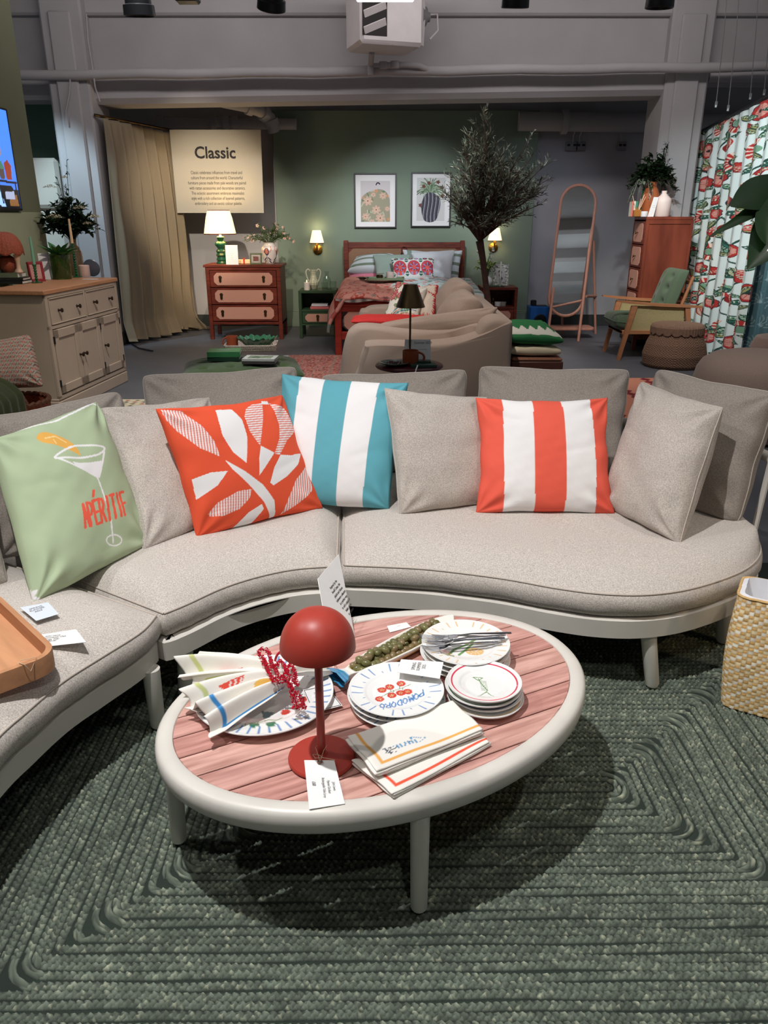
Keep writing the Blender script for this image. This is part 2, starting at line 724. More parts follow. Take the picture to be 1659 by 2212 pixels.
# beam: header with a lower flange, recessed web and upper ledge
def beam(q, x0, x1, zl, zr, z1l, z1r, y0, y1, ch=.03):
    V = []
    for x, a, b in ((x0, zl, z1l), (x1, zr, z1r)):
        V += [(x, y1, a), (x, y0 + ch, a), (x, y0, a + ch), (x, y0, b - .01), (x, y0 + .01, b), (x, y1, b)]
    n = 6
    F = [(i, (i + 1) % n, (i + 1) % n + n, i + n) for i in range(n)] + [tuple(range(n - 1, -1, -1)), tuple(range(n, 2 * n))]
    q.add(V, F)


q = M(); beam(q, -3.02, 2.95, 2.415, 2.50, 2.70, 2.75, 8.80, 9.2, .05)
struct(q.build('trim_1', m_wall, None, True, None, 20))
q = M(); beam(q, -6, 6.5, 2.69, 2.73, 3.24, 3.22, 8.88, 9.2, .01)
struct(q.build('wall_header', m_wall, None, True, None, 20))
q = M(); beam(q, -6, 6.5, 3.20, 3.19, 3.7, 3.7, 8.80, 9.2, .02)
struct(q.build('trim_2', m_wall, None, True, None, 20))
q = M(); beam(q, -6, -3.29, 2.46, 2.46, 2.70, 2.71, 8.84, 9.2, .03)
struct(q.build('trim_3', m_wall, None, True, None, 20))
q = M(); beam(q, 3.3, 6.5, 2.62, 2.62, 2.75, 2.75, 8.84, 9.2, .03)
struct(q.build('trim_4', m_wall, None, True, None, 20))


def column(name, x0, x1, y0, y1):
    q = M()
    q.box(x0, x1, y0, y1, 0, 3.7, .02)
    q.box(x0 + .09, x1 - .10, y0 - .03, y0 + .05, .16, 3.2, .015)
    o = struct(q.build(name, m_wall))
    q = M(); q.box(x0 - .02, x1 + .02, y0 - .05, y1 + .02, 0, .14, .01)
    struct(q.build('baseboard_' + name.split('_')[1], m_skirt))
    return o


column('wall_left_column', -3.34, -2.93, 8.66, 9.2)
column('wall_right_column', 2.83, 3.26, 8.76, 9.3)

# left partition, painted olive, carries the screen
q = M(); q.box(-3.05, -2.93, 2.4, 7.05, 0, 3.7, .004)
struct(q.build('wall_left', PM('olive_paint', (112, 116, 92), .8, noise=(3, .06))))
q = M(); q.box(-2.93, -2.915, 2.4, 7.045, 0, 1.38, .003)
struct(q.build('wall_left_lower', PM('pale_olive_paint', (160, 166, 138), .8, noise=(3, .05))))

# ================================================================ BRAIDED RUG
def braided_rug():
    t = thing('braided_rug', 'large dark green braided rug with pale flecks under the coffee table', 'rug', (.19, 1.56, 0))
    mb_ = VC('braid_jute', .95)
    w_ = .0195
    hx = .37
    q = M(); q.box(-hx - 1.35, hx + 1.35, -1.35, 1.35, .0008, .004, .001)
    q.build('backing', PM('rug_backing', (40, 50, 44), .95), t)
    K = 52
    for k in range(K):
        r = w_ * (k + .5)
        # rounded rectangle path, points about 7 mm apart
        pts = []
        cr = min(r, .03 + .02 * math.sin(k))
        segs = [((-hx - r + cr, -r), (hx + r - cr, -r)), 'c', ((hx + r, -r + cr), (hx + r, r - cr)), 'c', ((hx + r - cr, r), (-hx - r + cr, r)), 'c', ((-hx - r, r - cr), (-hx - r, -r + cr)), 'c']
        cen = [(hx + r - cr, -r + cr, -PI / 2), (hx + r - cr, r - cr, 0), (-hx - r + cr, r - cr, PI / 2), (-hx - r + cr, -r + cr, PI)]
        ci = 0
        for sg in segs:
            if sg == 'c':
                cx, cy, a0 = cen[ci]
                ci += 1
                for j in range(1, 5):
                    a = a0 + PI / 2 * j / 5
                    pts.append((cx + cr * math.cos(a), cy + cr * math.sin(a)))
            else:
                a, b = np.array(sg[0]), np.array(sg[1])
                n = max(2, int(np.hypot(*(b - a)) / .0048))
                for j in range(n + 1):
                    pts.append(tuple(a + (b - a) * j / n))
        p = np.array(pts)
        # keep the part that lies in reach of the lens, plus a margin
        tn = np.roll(p, -1, 0) - np.roll(p, 1, 0)
        tn /= np.maximum(np.linalg.norm(tn, axis=1, keepdims=True), 1e-6)
        nn = np.stack([tn[:, 1], -tn[:, 0]], 1)
        ds = np.linalg.norm(np.roll(p, -1, 0) - p, axis=1)
        sarc = np.cumsum(ds) + k * 1.7
        wob = .0022 * np.sin(sarc * 6 + k * .3) + .0015 * np.sin(sarc * 17 + k)
        offs = np.array([-.5, -.34, -.12, .12, .34, .5]) * w_
        hts = np.array([.004, .0105, .0125, .0125, .0105, .004])
        N = len(p)
        ph = 2 * PI * sarc / .0150
        rt_ = nrs.uniform(0, 1, (2, int(sarc[-1] / .0150) + 40))
        V = np.zeros((N, 6, 3))
        cols = np.zeros((N, 6, 3))
        base = np.array(lin((124, 136, 121)))
        fleck = np.array(lin((196, 200, 172)))
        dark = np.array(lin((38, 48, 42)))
        drift = .5 + .5 * math.sin(k * .53)
        for j in range(6):
            side = -1 if j < 3 else 1
            slant = ph + side * (offs[j] / w_) * 5.0 + (PI if side > 0 else 0)
            h = hts[j] * (.66 + .36 * np.sin(slant)) if 0 < j < 5 else np.full(N, hts[j])
            V[:, j, :2] = p + nn * (offs[j] + wob)[:, None]
            V[:, j, 2] = h
            stitch = np.floor((slant) / (2 * PI)).astype(int)
            hsh = rt_[0 if side < 0 else 1][(stitch - stitch.min()) % rt_.shape[1]]
            jj = nrs.uniform(0, 1, N)
            mixv = np.clip((hsh > .93) * .30 + (jj > .94) * .55, 0, 1) * (.3 + .7 * (np.sin(slant) > 0)) * (1 if 0 < j < 5 else 0)
            c = base * (.50 + .55 * hsh)[:, None] * (.86 + .24 * drift)
            c = c * (1 - mixv[:, None]) + fleck * mixv[:, None]
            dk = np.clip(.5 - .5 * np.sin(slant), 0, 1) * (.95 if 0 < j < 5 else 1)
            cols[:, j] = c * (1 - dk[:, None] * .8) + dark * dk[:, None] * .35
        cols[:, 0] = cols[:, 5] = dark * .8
        o = grid('braid', V, mb_, t, cols, closeu=True, ang=80)


braided_rug()


# ================================================================ CURVED SOFA
def curve(pts, n):
    sp = np.array(smoothpoly(pts, 12, False))
    d = np.r_[0, np.cumsum(np.linalg.norm(np.diff(sp, axis=0), axis=1))]
    s = np.linspace(0, d[-1], n)
    return np.stack([np.interp(s, d, sp[:, 0]), np.interp(s, d, sp[:, 1])], 1)


SZ = .33


def sofa_section(name, label, front, back, legs, seed, infr=.0, rail=True, dome=.05):
    t = thing(name, label, 'sofa', (0, 0, 0), group=None)
    nt, ns = 64, 30
    Fc, Bc = curve(front, nt), curve(back, nt)
    org = (Fc.mean(0) + Bc.mean(0)) / 2
    t.location = (org[0], org[1], 0)
    Fc = Fc - org
    Bc = Bc - org
    s = np.linspace(0, 1, ns)
    s = s - .06 * np.sin(2 * PI * s)
    T = np.linspace(0, 1, nt)
    G = Fc[:, None, :] * (1 - s)[None, :, None] + Bc[:, None, :] * s[None, :, None]
    ed = np.minimum(1, np.minimum(s, 1 - s)[None, :] / .16) * np.ones((nt, 1))
    et = np.minimum(1, np.minimum(T, 1 - T)[:, None] / .10)
    z = SZ + dome * (np.sin(ed * PI / 2) ** .8) * (np.sin(et * PI / 2) ** .8)
    uu, vv = np.meshgrid(T, s, indexing='ij')
    z = z + .004 * vnoise(uu, vv, seed, 9) * np.minimum(ed, et)
    top = np.concatenate([G, z[..., None]], 2)
    # boundary loop
    loop = [(i, 0) for i in range(nt)] + [(nt - 1, j) for j in range(1, ns)] + [(i, ns - 1) for i in range(nt - 2, -1, -1)] + [(0, j) for j in range(ns - 2, 0, -1)]
    L = np.array([top[i, j, :2] for i, j in loop])
    tn = np.roll(L, -2, 0) - np.roll(L, 2, 0)
    tn /= np.linalg.norm(tn, axis=1, keepdims=True)
    nn = np.stack([tn[:, 1], -tn[:, 0]], 1)
    ar = (L[:, 0] * np.roll(L[:, 1], -1) - np.roll(L[:, 0], -1) * L[:, 1]).sum()
    if ar < 0:
        nn = -nn
    V = top.reshape(-1, 3).tolist()
    F = [(i * ns + j, (i + 1) * ns + j, (i + 1) * ns + j + 1, i * ns + j + 1) for i in range(nt - 1) for j in range(ns - 1)]
    prev = [i * ns + j for i, j in loop]
    n = len(loop)
    arc = np.arange(n)
    for dz, off in ((-.006, .006), (-.025, .013), (-.05, .011), (-.068, .002), (-.078, -.02)):
        off = off + .0016 * np.sin(arc * .9 + dz * 90) * (dz < -.01)
        R_ = L + nn * np.reshape(off, (-1, 1))
        b = len(V)
        V += [(x, y, SZ + dz) for x, y in R_]
        cur = list(range(b, b + n))
        for a in range(n):
            c = (a + 1) % n
            F.append((prev[a], prev[c], cur[c], cur[a]))
        prev = cur
    F.append(tuple(prev))
    o = finish('seat_cushion', V, F, m_sofa, t, True, None, 80)
    q = M()
    q.tube([(L[i % n][0] + nn[i % n][0] * .002, L[i % n][1] + nn[i % n][1] * .002, SZ + .001) for i in range(n + 1)], .0026, 6, False)
    q.build('piping', m_pip, o)
    # frame: a flat band under the cushion
    Lf = L - nn * infr
    q = M()
    rg = []
    for off, zz in ((0.0, .188), (.006, .19), (.008, .248), (0.0, .252), (-.055, .252), (-.055, .188)):
        rg.append([(Lf[i][0] + nn[i][0] * off, Lf[i][1] + nn[i][1] * off, zz) for i in range(n)])
    rg.append(rg[0])
    q.rings(rg, True, False, False)
    q.build('frame', m_frame, t)
    q = M(); q.prism([tuple(L[i] - nn[i] * .05) for i in range(0, n, 3)], .215, .245, .002)
    q.build('seat_deck', PM('deck_mesh', (60, 58, 56), .8), t)
    for (x, y, dx, dy) in legs:
        q = M()
        q.tube([(x - org[0] + dx, y - org[1] + dy, .0125), (x - org[0] + dx, y - org[1] + dy, .02), (x - org[0], y - org[1], .2)], [.016, .021, .024], 16)
        q.build('leg', m_frame, t)
    if rail:
        Br = Bc.copy()
        tb = np.gradient(Br, axis=0)
        tb /= np.linalg.norm(tb, axis=1, keepdims=True)
        nb = np.stack([-tb[:, 1], tb[:, 0]], 1)
        if ((Br - Fc) * nb).sum() < 0:
            nb = -nb
        Br = Br + nb * .05
        q = M()
        q.tube([(x, y, .58) for x, y in Br], .018, 10)
        q.tube([(x, y, .23) for x, y in (Bc + nb * .03)], .018, 10)
        q.build('back_rail', m_frame, t)
        for k in range(0, nt, 7):
            q = M()
            q.tube([(Bc[k][0] + nb[k][0] * .03, Bc[k][1] + nb[k][1] * .03, .23), (Br[k][0], Br[k][1], .58)], .011, 8)
            q.build('back_post', m_frame, t)
    return t


SR = sofa_section('sofa_section', 'right kidney shaped section of the curved grey sofa with rounded end', [(-.123, 2.185), (.1, 2.162), (.24, 2.128), (.376, 2.084), (.503, 2.028), (.629, 1.990), (.764, 1.985), (.915, 2.03), (1.097, 2.139), (1.208, 2.26), (1.262, 2.39), (1.265, 2.46)],
                  [(-.165, 3.03), (.1, 3.12), (.45, 3.14), (.8, 3.04), (1.1, 2.82), (1.24, 2.62), (1.27, 2.50)], [(.79, 2.02, .028, -.02), (1.12, 2.26, .02, 0), (.2, 3.0, 0, .02)], 3)
SM = sofa_section('sofa_section', 'middle concave section of the curved grey sofa behind the table lamp', [(-.605, 1.872), (-.557, 1.925), (-.475, 2.028), (-.379, 2.106), (-.272, 2.158), (-.150, 2.178)],
                  [(-1.28, 2.32), (-1.2, 2.52), (-1.02, 2.74), (-.75, 2.92), (-.45, 3.02), (-.185, 3.05)], [(-.575, 1.935, -.02, .02), (-.7, 2.8, 0, .02)], 5, infr=-.012)
SL = sofa_section('sofa_section', 'near left section of the curved grey sofa holding the wooden tray', [(-.625, 1.86), (-.640, 1.77), (-.700, 1.65), (-.755, 1.54), (-.79, 1.42), (-.815, 1.30), (-.83, 1.0), (-.80, .6)],
                  [(-1.30, 2.26), (-1.42, 2.0), (-1.52, 1.75), (-1.58, 1.5), (-1.61, 1.3), (-1.62, 1.0), (-1.58, .6)], [(-.635, 1.80, .0, .0), (-1.45, 1.7, -.03, 0), (-.87, .75, 0, 0)], 9, infr=.012)


# ================================================================ CUSHIONS
def lean(TLp, TRp, YL, YR, dn=.13, z=.362, shrink=0.0):
    TL, TR = Q(TLp[0], TLp[1], YL), Q(TRp[0], TRp[1], YR)
    a = (TR - TL); a.z = 0
    fwd = Vector((a.y, -a.x, 0)).normalized()
    BL = TL + fwd * dn; BL.z = z
    BR = TR + fwd * dn; BR.z = z
    BL += a.normalized() * shrink
    BR -= a.normalized() * shrink
    return [BL, BR, TR, TL]


def backc(label, *a, **k):
    o = pillow('back_cushion', lean(*a, **k), .19, m_back, n=48, bow=.075, cut=.07, btm=.2, seed=int(abs(a[0][0])) % 50, wr=.007, power=.30, mb=(m_pip, .0025), sag=.25)
    return tag(o, label, 'cushion', 'big back cushions along the curved sofa')


backc('grey back cushion at far left, behind the pale green cushion', (-125, 912), (262, 838), 2.20, 2.66)
backc('darker grey back cushion behind the orange leaf cushion', (298, 806), (646, 786), 2.88, 3.06)
backc('grey back cushion behind the blue striped cushion and small side table', (688, 806), (1014, 793), 3.12, 3.16)
backc('grey back cushion behind the red and white striped cushion', (1030, 786), (1368, 793), 3.15, 3.02)
backc('rightmost grey back cushion, on the rounded end of the sofa', (1418, 790), (1690, 845), 2.90, 2.48, dn=.10)


def px_pillow(name, label, BLp, BRp, TRp, TLp, dy, thick, m, zb=.372, dyl=None, **k):
    k.setdefault('cut', .008)
    BL, BR = P(*BLp, zb), P(*BRp, zb)
    a = BR - BL; a.z = 0
    bk = Vector((-a.y, a.x, 0)).normalized()
    TL, TR = Q(*TLp, BL.y + (dyl or dy)), Q(*TRp, BR.y + dy)
    o = pillow(name, [BL, BR, TR, TL], thick, m, **k)
    return tag(o, label, 'cushion')


H2 = lambda cor: homog([(-1, -1), (1, -1), (1, 1), (-1, 1)], cor)


def topx(H, U, W):
    d = H[2, 0] * U + H[2, 1] * W + H[2, 2]
    return (H[0, 0] * U + H[0, 1] * W + H[0, 2]) / d, (H[1, 0] * U + H[1, 1] * W + H[1, 2]) / d


m_loose = fabric('loose_cushion_weave', (188, 179, 170), 300, .32, .6)
px_pillow('scatter_cushion', 'plain grey cushion between the green cushion and orange leaf cushion', (310, 1192), (505, 1118), (452, 858), (206, 882), .27, .15, m_loose, n=60, seed=4, wr=.008, bow=.05, mb=(m_pip, .002))
px_pillow('scatter_cushion', 'plain grey cushion leaning against the left side of the red striped cushion', (862, 1114), (1075, 1088), (1052, 858), (830, 838), .19, .16, m_loose, n=60, seed=14, wr=.006, bow=.05, mb=(m_pip, .002))
px_pillow('scatter_cushion', 'plain grey cushion turned on its corner, right of the red striped cushion', (1308, 1098), (1468, 1178), (1562, 880), (1388, 824), .16, .20, m_loose, n=64, seed=24, wr=.010, bow=.045, mb=(m_pip, .002), dyl=.20)
px_pillow('scatter_cushion', 'sliver of a grey cushion at the left edge beside the green cushion', (-220, 1330), (18, 1262), (-30, 960), (-260, 1010), .2, .15, m_loose, n=40, seed=21, mb=(m_pip, .002))

# blue stripes
TEAL, RED, WHT = np.array(lin((92, 164, 178))), np.array(lin((228, 92, 72))), np.array(lin((232, 230, 230)))


def stripes(ca, cb, bounds):
    def f(U, W, back=False):
        u = (U + 1) / 2
        r = np.zeros(U.shape + (3,)) + ca
        k = np.zeros(U.shape, int)
        for b in bounds:
            k += u > b
        r[k % 2 == 1] = cb
        return r
    return f


m_print = VC('printed_cotton', .85, bump=(500, .25, .001))
px_pillow('scatter_cushion', 'blue and white striped cushion in the middle of the sofa', (582, 1090), (842, 1102), (884, 826), (608, 806), .20, .17, m_print, n=150, seed=6, wr=.005, bow=.06, paint=stripes(TEAL, WHT, (.17, .36, .565, .78)))
px_pillow('scatter_cushion', 'red and white striped cushion on the right section of the sofa', (1026, 1110), (1330, 1112), (1314, 858), (1026, 858), .19, .17, m_print, n=150, seed=8, wr=.007, bow=.085, paint=stripes(RED, WHT, (.195, .41, .63, .845)))

oc = [(424, 1164), (698, 1098), (610, 852), (334, 882)]
OR = np.array(lin((226, 84, 50)))


def orange_paint(U, W, back=False):
    r = np.zeros(U.shape + (3,)) + OR
    if back:
        return r
    X, Y_ = topx(H2(oc), U, W)
    X = (X - 300) * 2.765
    Y_ = (Y_ - 780) * 2.765
    wt = [[(420, 308), (515, 305), (560, 370), (582, 470), (575, 625), (500, 560), (440, 460), (425, 370)],
          [(703, 252), (740, 252), (745, 272), (700, 272)],
          [(660, 525), (745, 565), (700, 630), (654, 698), (648, 600)],
          [(785, 575), (850, 577), (928, 560), (900, 630), (830, 700), (745, 755), (722, 740), (745, 650)],
          [(455, 603), (560, 665), (680, 750), (760, 840), (795, 930), (770, 942), (700, 850), (600, 750), (500, 660)],
          [(285, 705), (380, 672), (473, 667), (420, 750), (318, 825)],
          [(540, 1012), (620, 910), (690, 862), (708, 890), (660, 970), (600, 1000)]]
    for p in wt:
        r[inpoly(X, Y_, p)] = WHT
    hv = [[(122, 293), (230, 308), (330, 400), (400, 500), (428, 583), (320, 530), (200, 420), (150, 360)],
          [(385, 915), (430, 850), (540, 785), (620, 775), (610, 830), (560, 890), (470, 930), (400, 930)],
          [(965, 630), (1005, 780), (930, 850), (830, 920), (850, 830), (890, 720)]]
    hh = [[(640, 275), (705, 265), (690, 370), (655, 525), (600, 440), (578, 350), (600, 300)],
          [(750, 265), (840, 290), (880, 360), (895, 430), (830, 490), (780, 575), (745, 570), (780, 480), (785, 400), (765, 320)]]
    for p in hv:
        m_ = inpoly(X, Y_, p)
        r[m_ & (np.sin((X - .12 * Y_) * 2 * PI / 15) > .05)] = WHT
        r[m_ & ~(np.sin((X - .12 * Y_) * 2 * PI / 15) > .05)] = OR * .8 + WHT * .2
    for p in hh:
        m_ = inpoly(X, Y_, p)
        r[m_ & (np.sin((Y_ + .1 * X) * 2 * PI / 14) > .05)] = WHT
        r[m_ & ~(np.sin((Y_ + .1 * X) * 2 * PI / 14) > .05)] = OR * .8 + WHT * .2
    return r


px_pillow('scatter_cushion', 'orange cushion printed with white leaves', *oc, .17, .15, m_print, n=270, seed=16, wr=.005, bow=.07, paint=orange_paint, dyl=.07)

FONT = {'A': [[(0, 0), (.5, 1), (1, 0)], [(.2, .35), (.8, .35)]], 'P': [[(0, 0), (0, 1), (.7, .95), (.95, .72), (.6, .48), (0, .45)]],
        'E': [[(1, 0), (0, 0), (0, 1), (1, 1)], [(0, .5), (.8, .5)]], 'R': [[(0, 0), (0, 1), (.7, .95), (.9, .72), (.6, .5), (0, .48)], [(.4, .48), (1, 0)]],
        'I': [[(.5, 0), (.5, 1)]], 'T': [[(.5, 0), (.5, 1)], [(0, 1), (1, 1)]], 'F': [[(0, 0), (0, 1), (1, 1)], [(0, .52), (.75, .52)]],
        'O': [[(.5, 0), (.05, .3), (.05, .7), (.5, 1), (.95, .7), (.95, .3), (.5, 0)]], 'M': [[(0, 0), (.1, 1), (.5, .35), (.9, 1), (1, 0)]],
        'D': [[(0, 0), (0, 1), (.6, .9), (1, .5), (.6, .1), (0, 0)]], "'": [[(.35, 1.18), (.7, 1.4)]]}


def strokes(word, o, ax, ay, wl, gap=.3):
    """letters as polylines; o baseline start, ax full-width vector, ay height vector"""
    out = []
    n = len(word)
    tot = n * wl + (n - 1) * gap * wl
    x = 0
    for ch in word:
        for pl in FONT['E' if ch == 'É' else ch] + (FONT["'"] if ch == 'É' else []):
            out.append([(o[0] + ax[0] * (x + p[0] * wl) / tot + ay[0] * p[1], o[1] + ax[1] * (x + p[0] * wl) / tot + ay[1] * p[1]) for p in pl])
        x += wl * (1 + gap)
    return out


ac = [(72, 1308), (322, 1178), (208, 866), (-22, 950)]


def aper_paint(U, W, back=False):
    G = np.array(lin((172, 188, 154)))
    r = np.zeros(U.shape + (3,)) + G
    if back:
        return r
    X, Y_ = topx(H2(ac), U, W)
    X = X * 3.318
    Y_ = (Y_ - 800) * 3.318
    L = lambda p, h, c: r.__setitem__(nearline(X, Y_, p, h), c)
    L([(-60, 930), (0, 965), (60, 1160), (130, 1360), (215, 1590)], 8, WHT)
    L([(205, 1585), (232, 1590), (225, 1630), (270, 1655), (345, 1640)], 9, WHT)
    L([(-60, 465), (0, 458), (150, 443), (350, 400), (480, 335), (650, 245), (672, 262)], 7, WHT)
    r[inpoly(X, Y_, smoothpoly([(180, 540), (215, 502), (280, 512), (380, 560), (430, 605), (462, 672), (400, 642), (300, 602), (215, 578)], 5))] = np.array(lin((228, 172, 84)))
    L([(232, 548), (300, 535), (370, 580)], 5, np.array(lin((240, 205, 140))))
    L([(285, 560), (300, 590)], 4, np.array(lin((240, 205, 140))))
    L(smoothpoly([(280, 688), (400, 612), (530, 597), (648, 602), (600, 655), (480, 688), (360, 693)], 5) + [(280, 688)], 7, WHT)
    L([(280, 688), (575, 818)], 6, WHT)
    L([(648, 602), (595, 818)], 7, WHT)
    r[inpoly(X, Y_, [(395, 722), (450, 728), (530, 720), (628, 700), (596, 825), (565, 815), (500, 790), (440, 765)])] = WHT
    L([(580, 820), (632, 950), (700, 1120), (738, 1270)], 6, WHT)
    L([(742 + 62 * math.cos(a / 20 * 2 * PI), 1252 + 38 * math.sin(a / 20 * 2 * PI)) for a in range(21)], 5, WHT)
    for s_ in strokes('APÉRITIF', (500, 1180), (338, -118), (-42, -160), .7, .30):
        L(s_, 10, np.array(lin((238, 96, 72))))
    return r


px_pillow('scatter_cushion', 'pale green cushion printed with a cocktail glass and the word APÉRITIF', *ac, .22, .17, m_print, n=250, seed=11, wr=.007, bow=.035, paint=aper_paint, dyl=.26)

# ================================================================ COFFEE TABLE
TZ = .31
ta = R(27)
tcx, tcy = -.002, 1.536
TA, TB = .523, .366
ct, st = math.cos(ta), math.sin(ta)
table = thing('coffee_table', 'low oval coffee table with white rim, pink plank top and white legs', 'table', (tcx, tcy, 0), ta)
q = M()
N = 96
rg = []
RIM = ((-.037, .262), (-.037, .3085), (-.035, .3105), (-.02, .3115), (-.007, .3095), (0, .302), (.002, .285), (0, .266), (-.006, .258), (-.03, .257), (-.037, .262))
for off, z in RIM:
    rg.append([((TA + off) * math.cos(2 * PI * i / N), (TB + off) * math.sin(2 * PI * i / N), z) for i in range(N)])
q.rings(rg, True, False, False)
q.build('rim', m_frame, table, ang=60)
m_plank = [PM('plank_a', (208, 160, 150), .5, noise=(5, .16), stretch=(1.2, 14, 14), col2=(184, 130, 120)), PM('plank_b', (214, 170, 158), .5, noise=(4, .18), stretch=(1.5, 16, 16), col2=(194, 142, 130)), PM('plank_c', (202, 150, 140), .5, noise=(6, .16), stretch=(1.1, 13, 13), col2=(178, 122, 112))]
a_, b_ = TA - .038, TB - .038
pw = .0695
rot = R(-4)
nk = 0
for k in range(-5, 6):
    y0, y1 = k * pw - pw / 2 + .0017 + .01, k * pw + pw / 2 - .0017 + .01
    lo, hi = max(y0, -b_ * .999), min(y1, b_ * .999)
    if hi - lo < .006:
        continue
    ys = np.linspace(lo, hi, 6)
    rt = [(a_ * math.sqrt(max(0, 1 - (y / b_) ** 2)), y) for y in ys]
    lf = [(-x, y) for x, y in rt[::-1]]
    q = M()
    q.prism(rt + lf, .294, .3085, .0012)
    q.build('plank', m_plank[nk % 3], table, ang=20)
    nk += 1
q = M()
for x in (-.33, 0, .33):
    yy = b_ * math.sqrt(1 - (x / a_) ** 2) + .01
    q.box(x - .018, x + .018, -yy, yy, .272, .293, .003)
q.build('crossbar', m_frame, table)
for wx, wy in ((.072, 1.187), (-.469, 1.372), (-.08, 1.87), (.42, 1.70)):
    dx, dy = wx - tcx, wy - tcy
    lx, ly = dx * ct + dy * st, -dx * st + dy * ct
    q = M()
    q.tube([(lx, ly, .013), (lx, ly, .017), (lx, ly, .022), (lx * .985, ly * .985, .262)], [.008, .014, .0175, .020], 16)
    q.build('leg', m_frame, table)


def near_table(Z=TZ):
    return Z


# ---- plates with painted rims
m_pr = VC('painted_glaze', .14, coat=.5)


def plate(name, label, c, r, rz, paint, group=None, deep=.016, z=TZ):
    """round plate, print computed in world xy at the plate's place"""
    prof = [(.0, .004), (.25, .004), (.5, .0045), (.62, .0075), (.68, .0105), (.82, .0125), (.95, .0150), (.985, .0165), (1.0, .0165), (1.005, .0150), (.97, .0115), (.8, .008), (.66, .004), (.6, .0005), (.56, 0), (.5, .0015), (.0, .0015)]
    rr, zz = [], []
    for i in range(len(prof) - 1):
        m_ = 10 if i in (1, 2) else (9 if i in (5, 6) else (12 if i == 0 else 3))
        for k in range(m_):
            t = k / m_
            rr.append(prof[i][0] * (1 - t) + prof[i + 1][0] * t)
            zz.append(prof[i][1] * (1 - t) + prof[i + 1][1] * t)
    rr.append(0)
    zz.append(.0015)
    rr, zz = np.array(rr) * r, np.array(zz) * deep / .0165
    na = 200
    an = np.linspace(0, 2 * PI, na, endpoint=False)
    A = np.zeros((na, len(rr), 3))
    A[:, :, 0] = np.cos(an)[:, None] * rr
    A[:, :, 1] = np.sin(an)[:, None] * rr
    A[:, :, 2] = zz
    col = np.zeros(A.shape) + np.array(lin((238, 238, 236)))
    top = np.zeros(A.shape[:2], bool)
    top[:, :np.argmax(rr) + 1] = True
    cc = col.copy()
    if paint:
        paint(A[:, :, 0], A[:, :, 1], cc, r)
    col[top] = cc[top]
    o = grid(name, A, m_pr, None, col, closeu=True)
    o.location = (c[0], c[1], z)
    o.rotation_euler[2] = rz
    return tag(o, label, 'plate', group)


def rays(n, r0, r1, hw, c, ph=0):
    def f(x, y, col, r):
        rad = np.hypot(x, y) / r
        a = np.arctan2(y, x) + ph
        st_ = 2 * PI / n
        d = np.abs((a / st_) - np.round(a / st_)) * st_ * rad * r
        col[(rad > r0) & (rad < r1) & (d < hw)] = c
    return f


def ringc(r0, r1, c):
    def f(x, y, col, r):
        rad = np.hypot(x, y) / r
        col[(rad > r0) & (rad < r1)] = c
    return f


BLUE = np.array(lin((70, 128, 190)))
NAVY = np.array(lin((60, 90, 150)))
YEL = np.array(lin((228, 186, 120)))
CRIM = np.array(lin((214, 58, 84)))
GRN = np.array(lin((110, 150, 90)))
TOM = np.array(lin((208, 66, 52)))


def wpts(pts, c, z, ox=0, oy=0, sc=1.0):
    return [((v := P(x / sc + ox, y / sc + oy, z)).x - c[0], v.y - c[1]) for x, y in pts]


pc = P(856, 1484, TZ + .045)
pr = .108


def pomo(x, y, col, r):
    rays(24, .72, .95, .0012, BLUE, .1)(x, y, col, r)
    W = lambda pts: wpts(pts, pc, TZ + .045, 700, 1280, 2.765)
    stem = np.array(lin((120, 140, 90)))
    for p in ([(345, 590), (400, 560), (450, 545), (520, 517)], [(345, 590), (330, 605)], [(400, 560), (395, 535)], [(450, 545), (455, 515)], [(420, 552), (410, 580)], [(470, 538), (470, 565)]):
        col[nearline(x, y, W(p), .0009)] = stem
    for cx, cy in ((332, 604), (347, 551), (392, 533), (405, 582), (460, 513), (458, 568), (500, 560)):
        w0 = W([(cx, cy)])[0]
        d = np.hypot(x - w0[0], y - w0[1])
        col[d < .0105] = TOM
        a = np.arctan2(y - w0[1], x - w0[0])
        col[(d < .0055) & (np.sin(a * 5) > .1)] = np.array(lin((210, 200, 150)))
    # POMODORO, baseline curving along the lower edge
    pts = smoothpoly([(330, 660), (400, 650), (470, 625), (540, 590), (590, 560)], 8, False)
    word = 'POMODORO'
    n = len(word)
    b = np.array([(364, 664), (398, 660), (433, 652), (467, 641), (501, 628), (537, 614), (567, 603), (597, 588)], float)
    for i, ch in enumerate(word):
        # reads from the far right end: print faces away from the lens
        j = 7 - i
        o_ = b[j]
        tx = np.array([-26, 9.0])
        up = np.array([7, 34.0])
        for pl in FONT[ch]:
            pp = [tuple(o_ + tx * p[0] + up * p[1] - up) for p in pl]
            col[nearline(x, y, W(pp), .0016)] = BLUE


def lemonp(x, y, col, r):
    rays(26, .76, .95, .0012, YEL, .2)(x, y, col, r)
    d = np.hypot((x - .02) / 1.3, y + .03)
    a = np.arctan2(y + .03, x - .02)
    col[(d < .017)] = YEL
    col[(d < .014) & (np.abs(np.sin(a * 4)) < .25)] = WHT
    for p in ([(-.05, -.055), (-.03, -.02), (.0, .0), (.03, .03)], [(-.02, -.045), (.0, -.02), (.02, .01)], [(-.055, -.05), (-.035, -.055)]):
        col[nearline(x, y, p, .0035)] = GRN


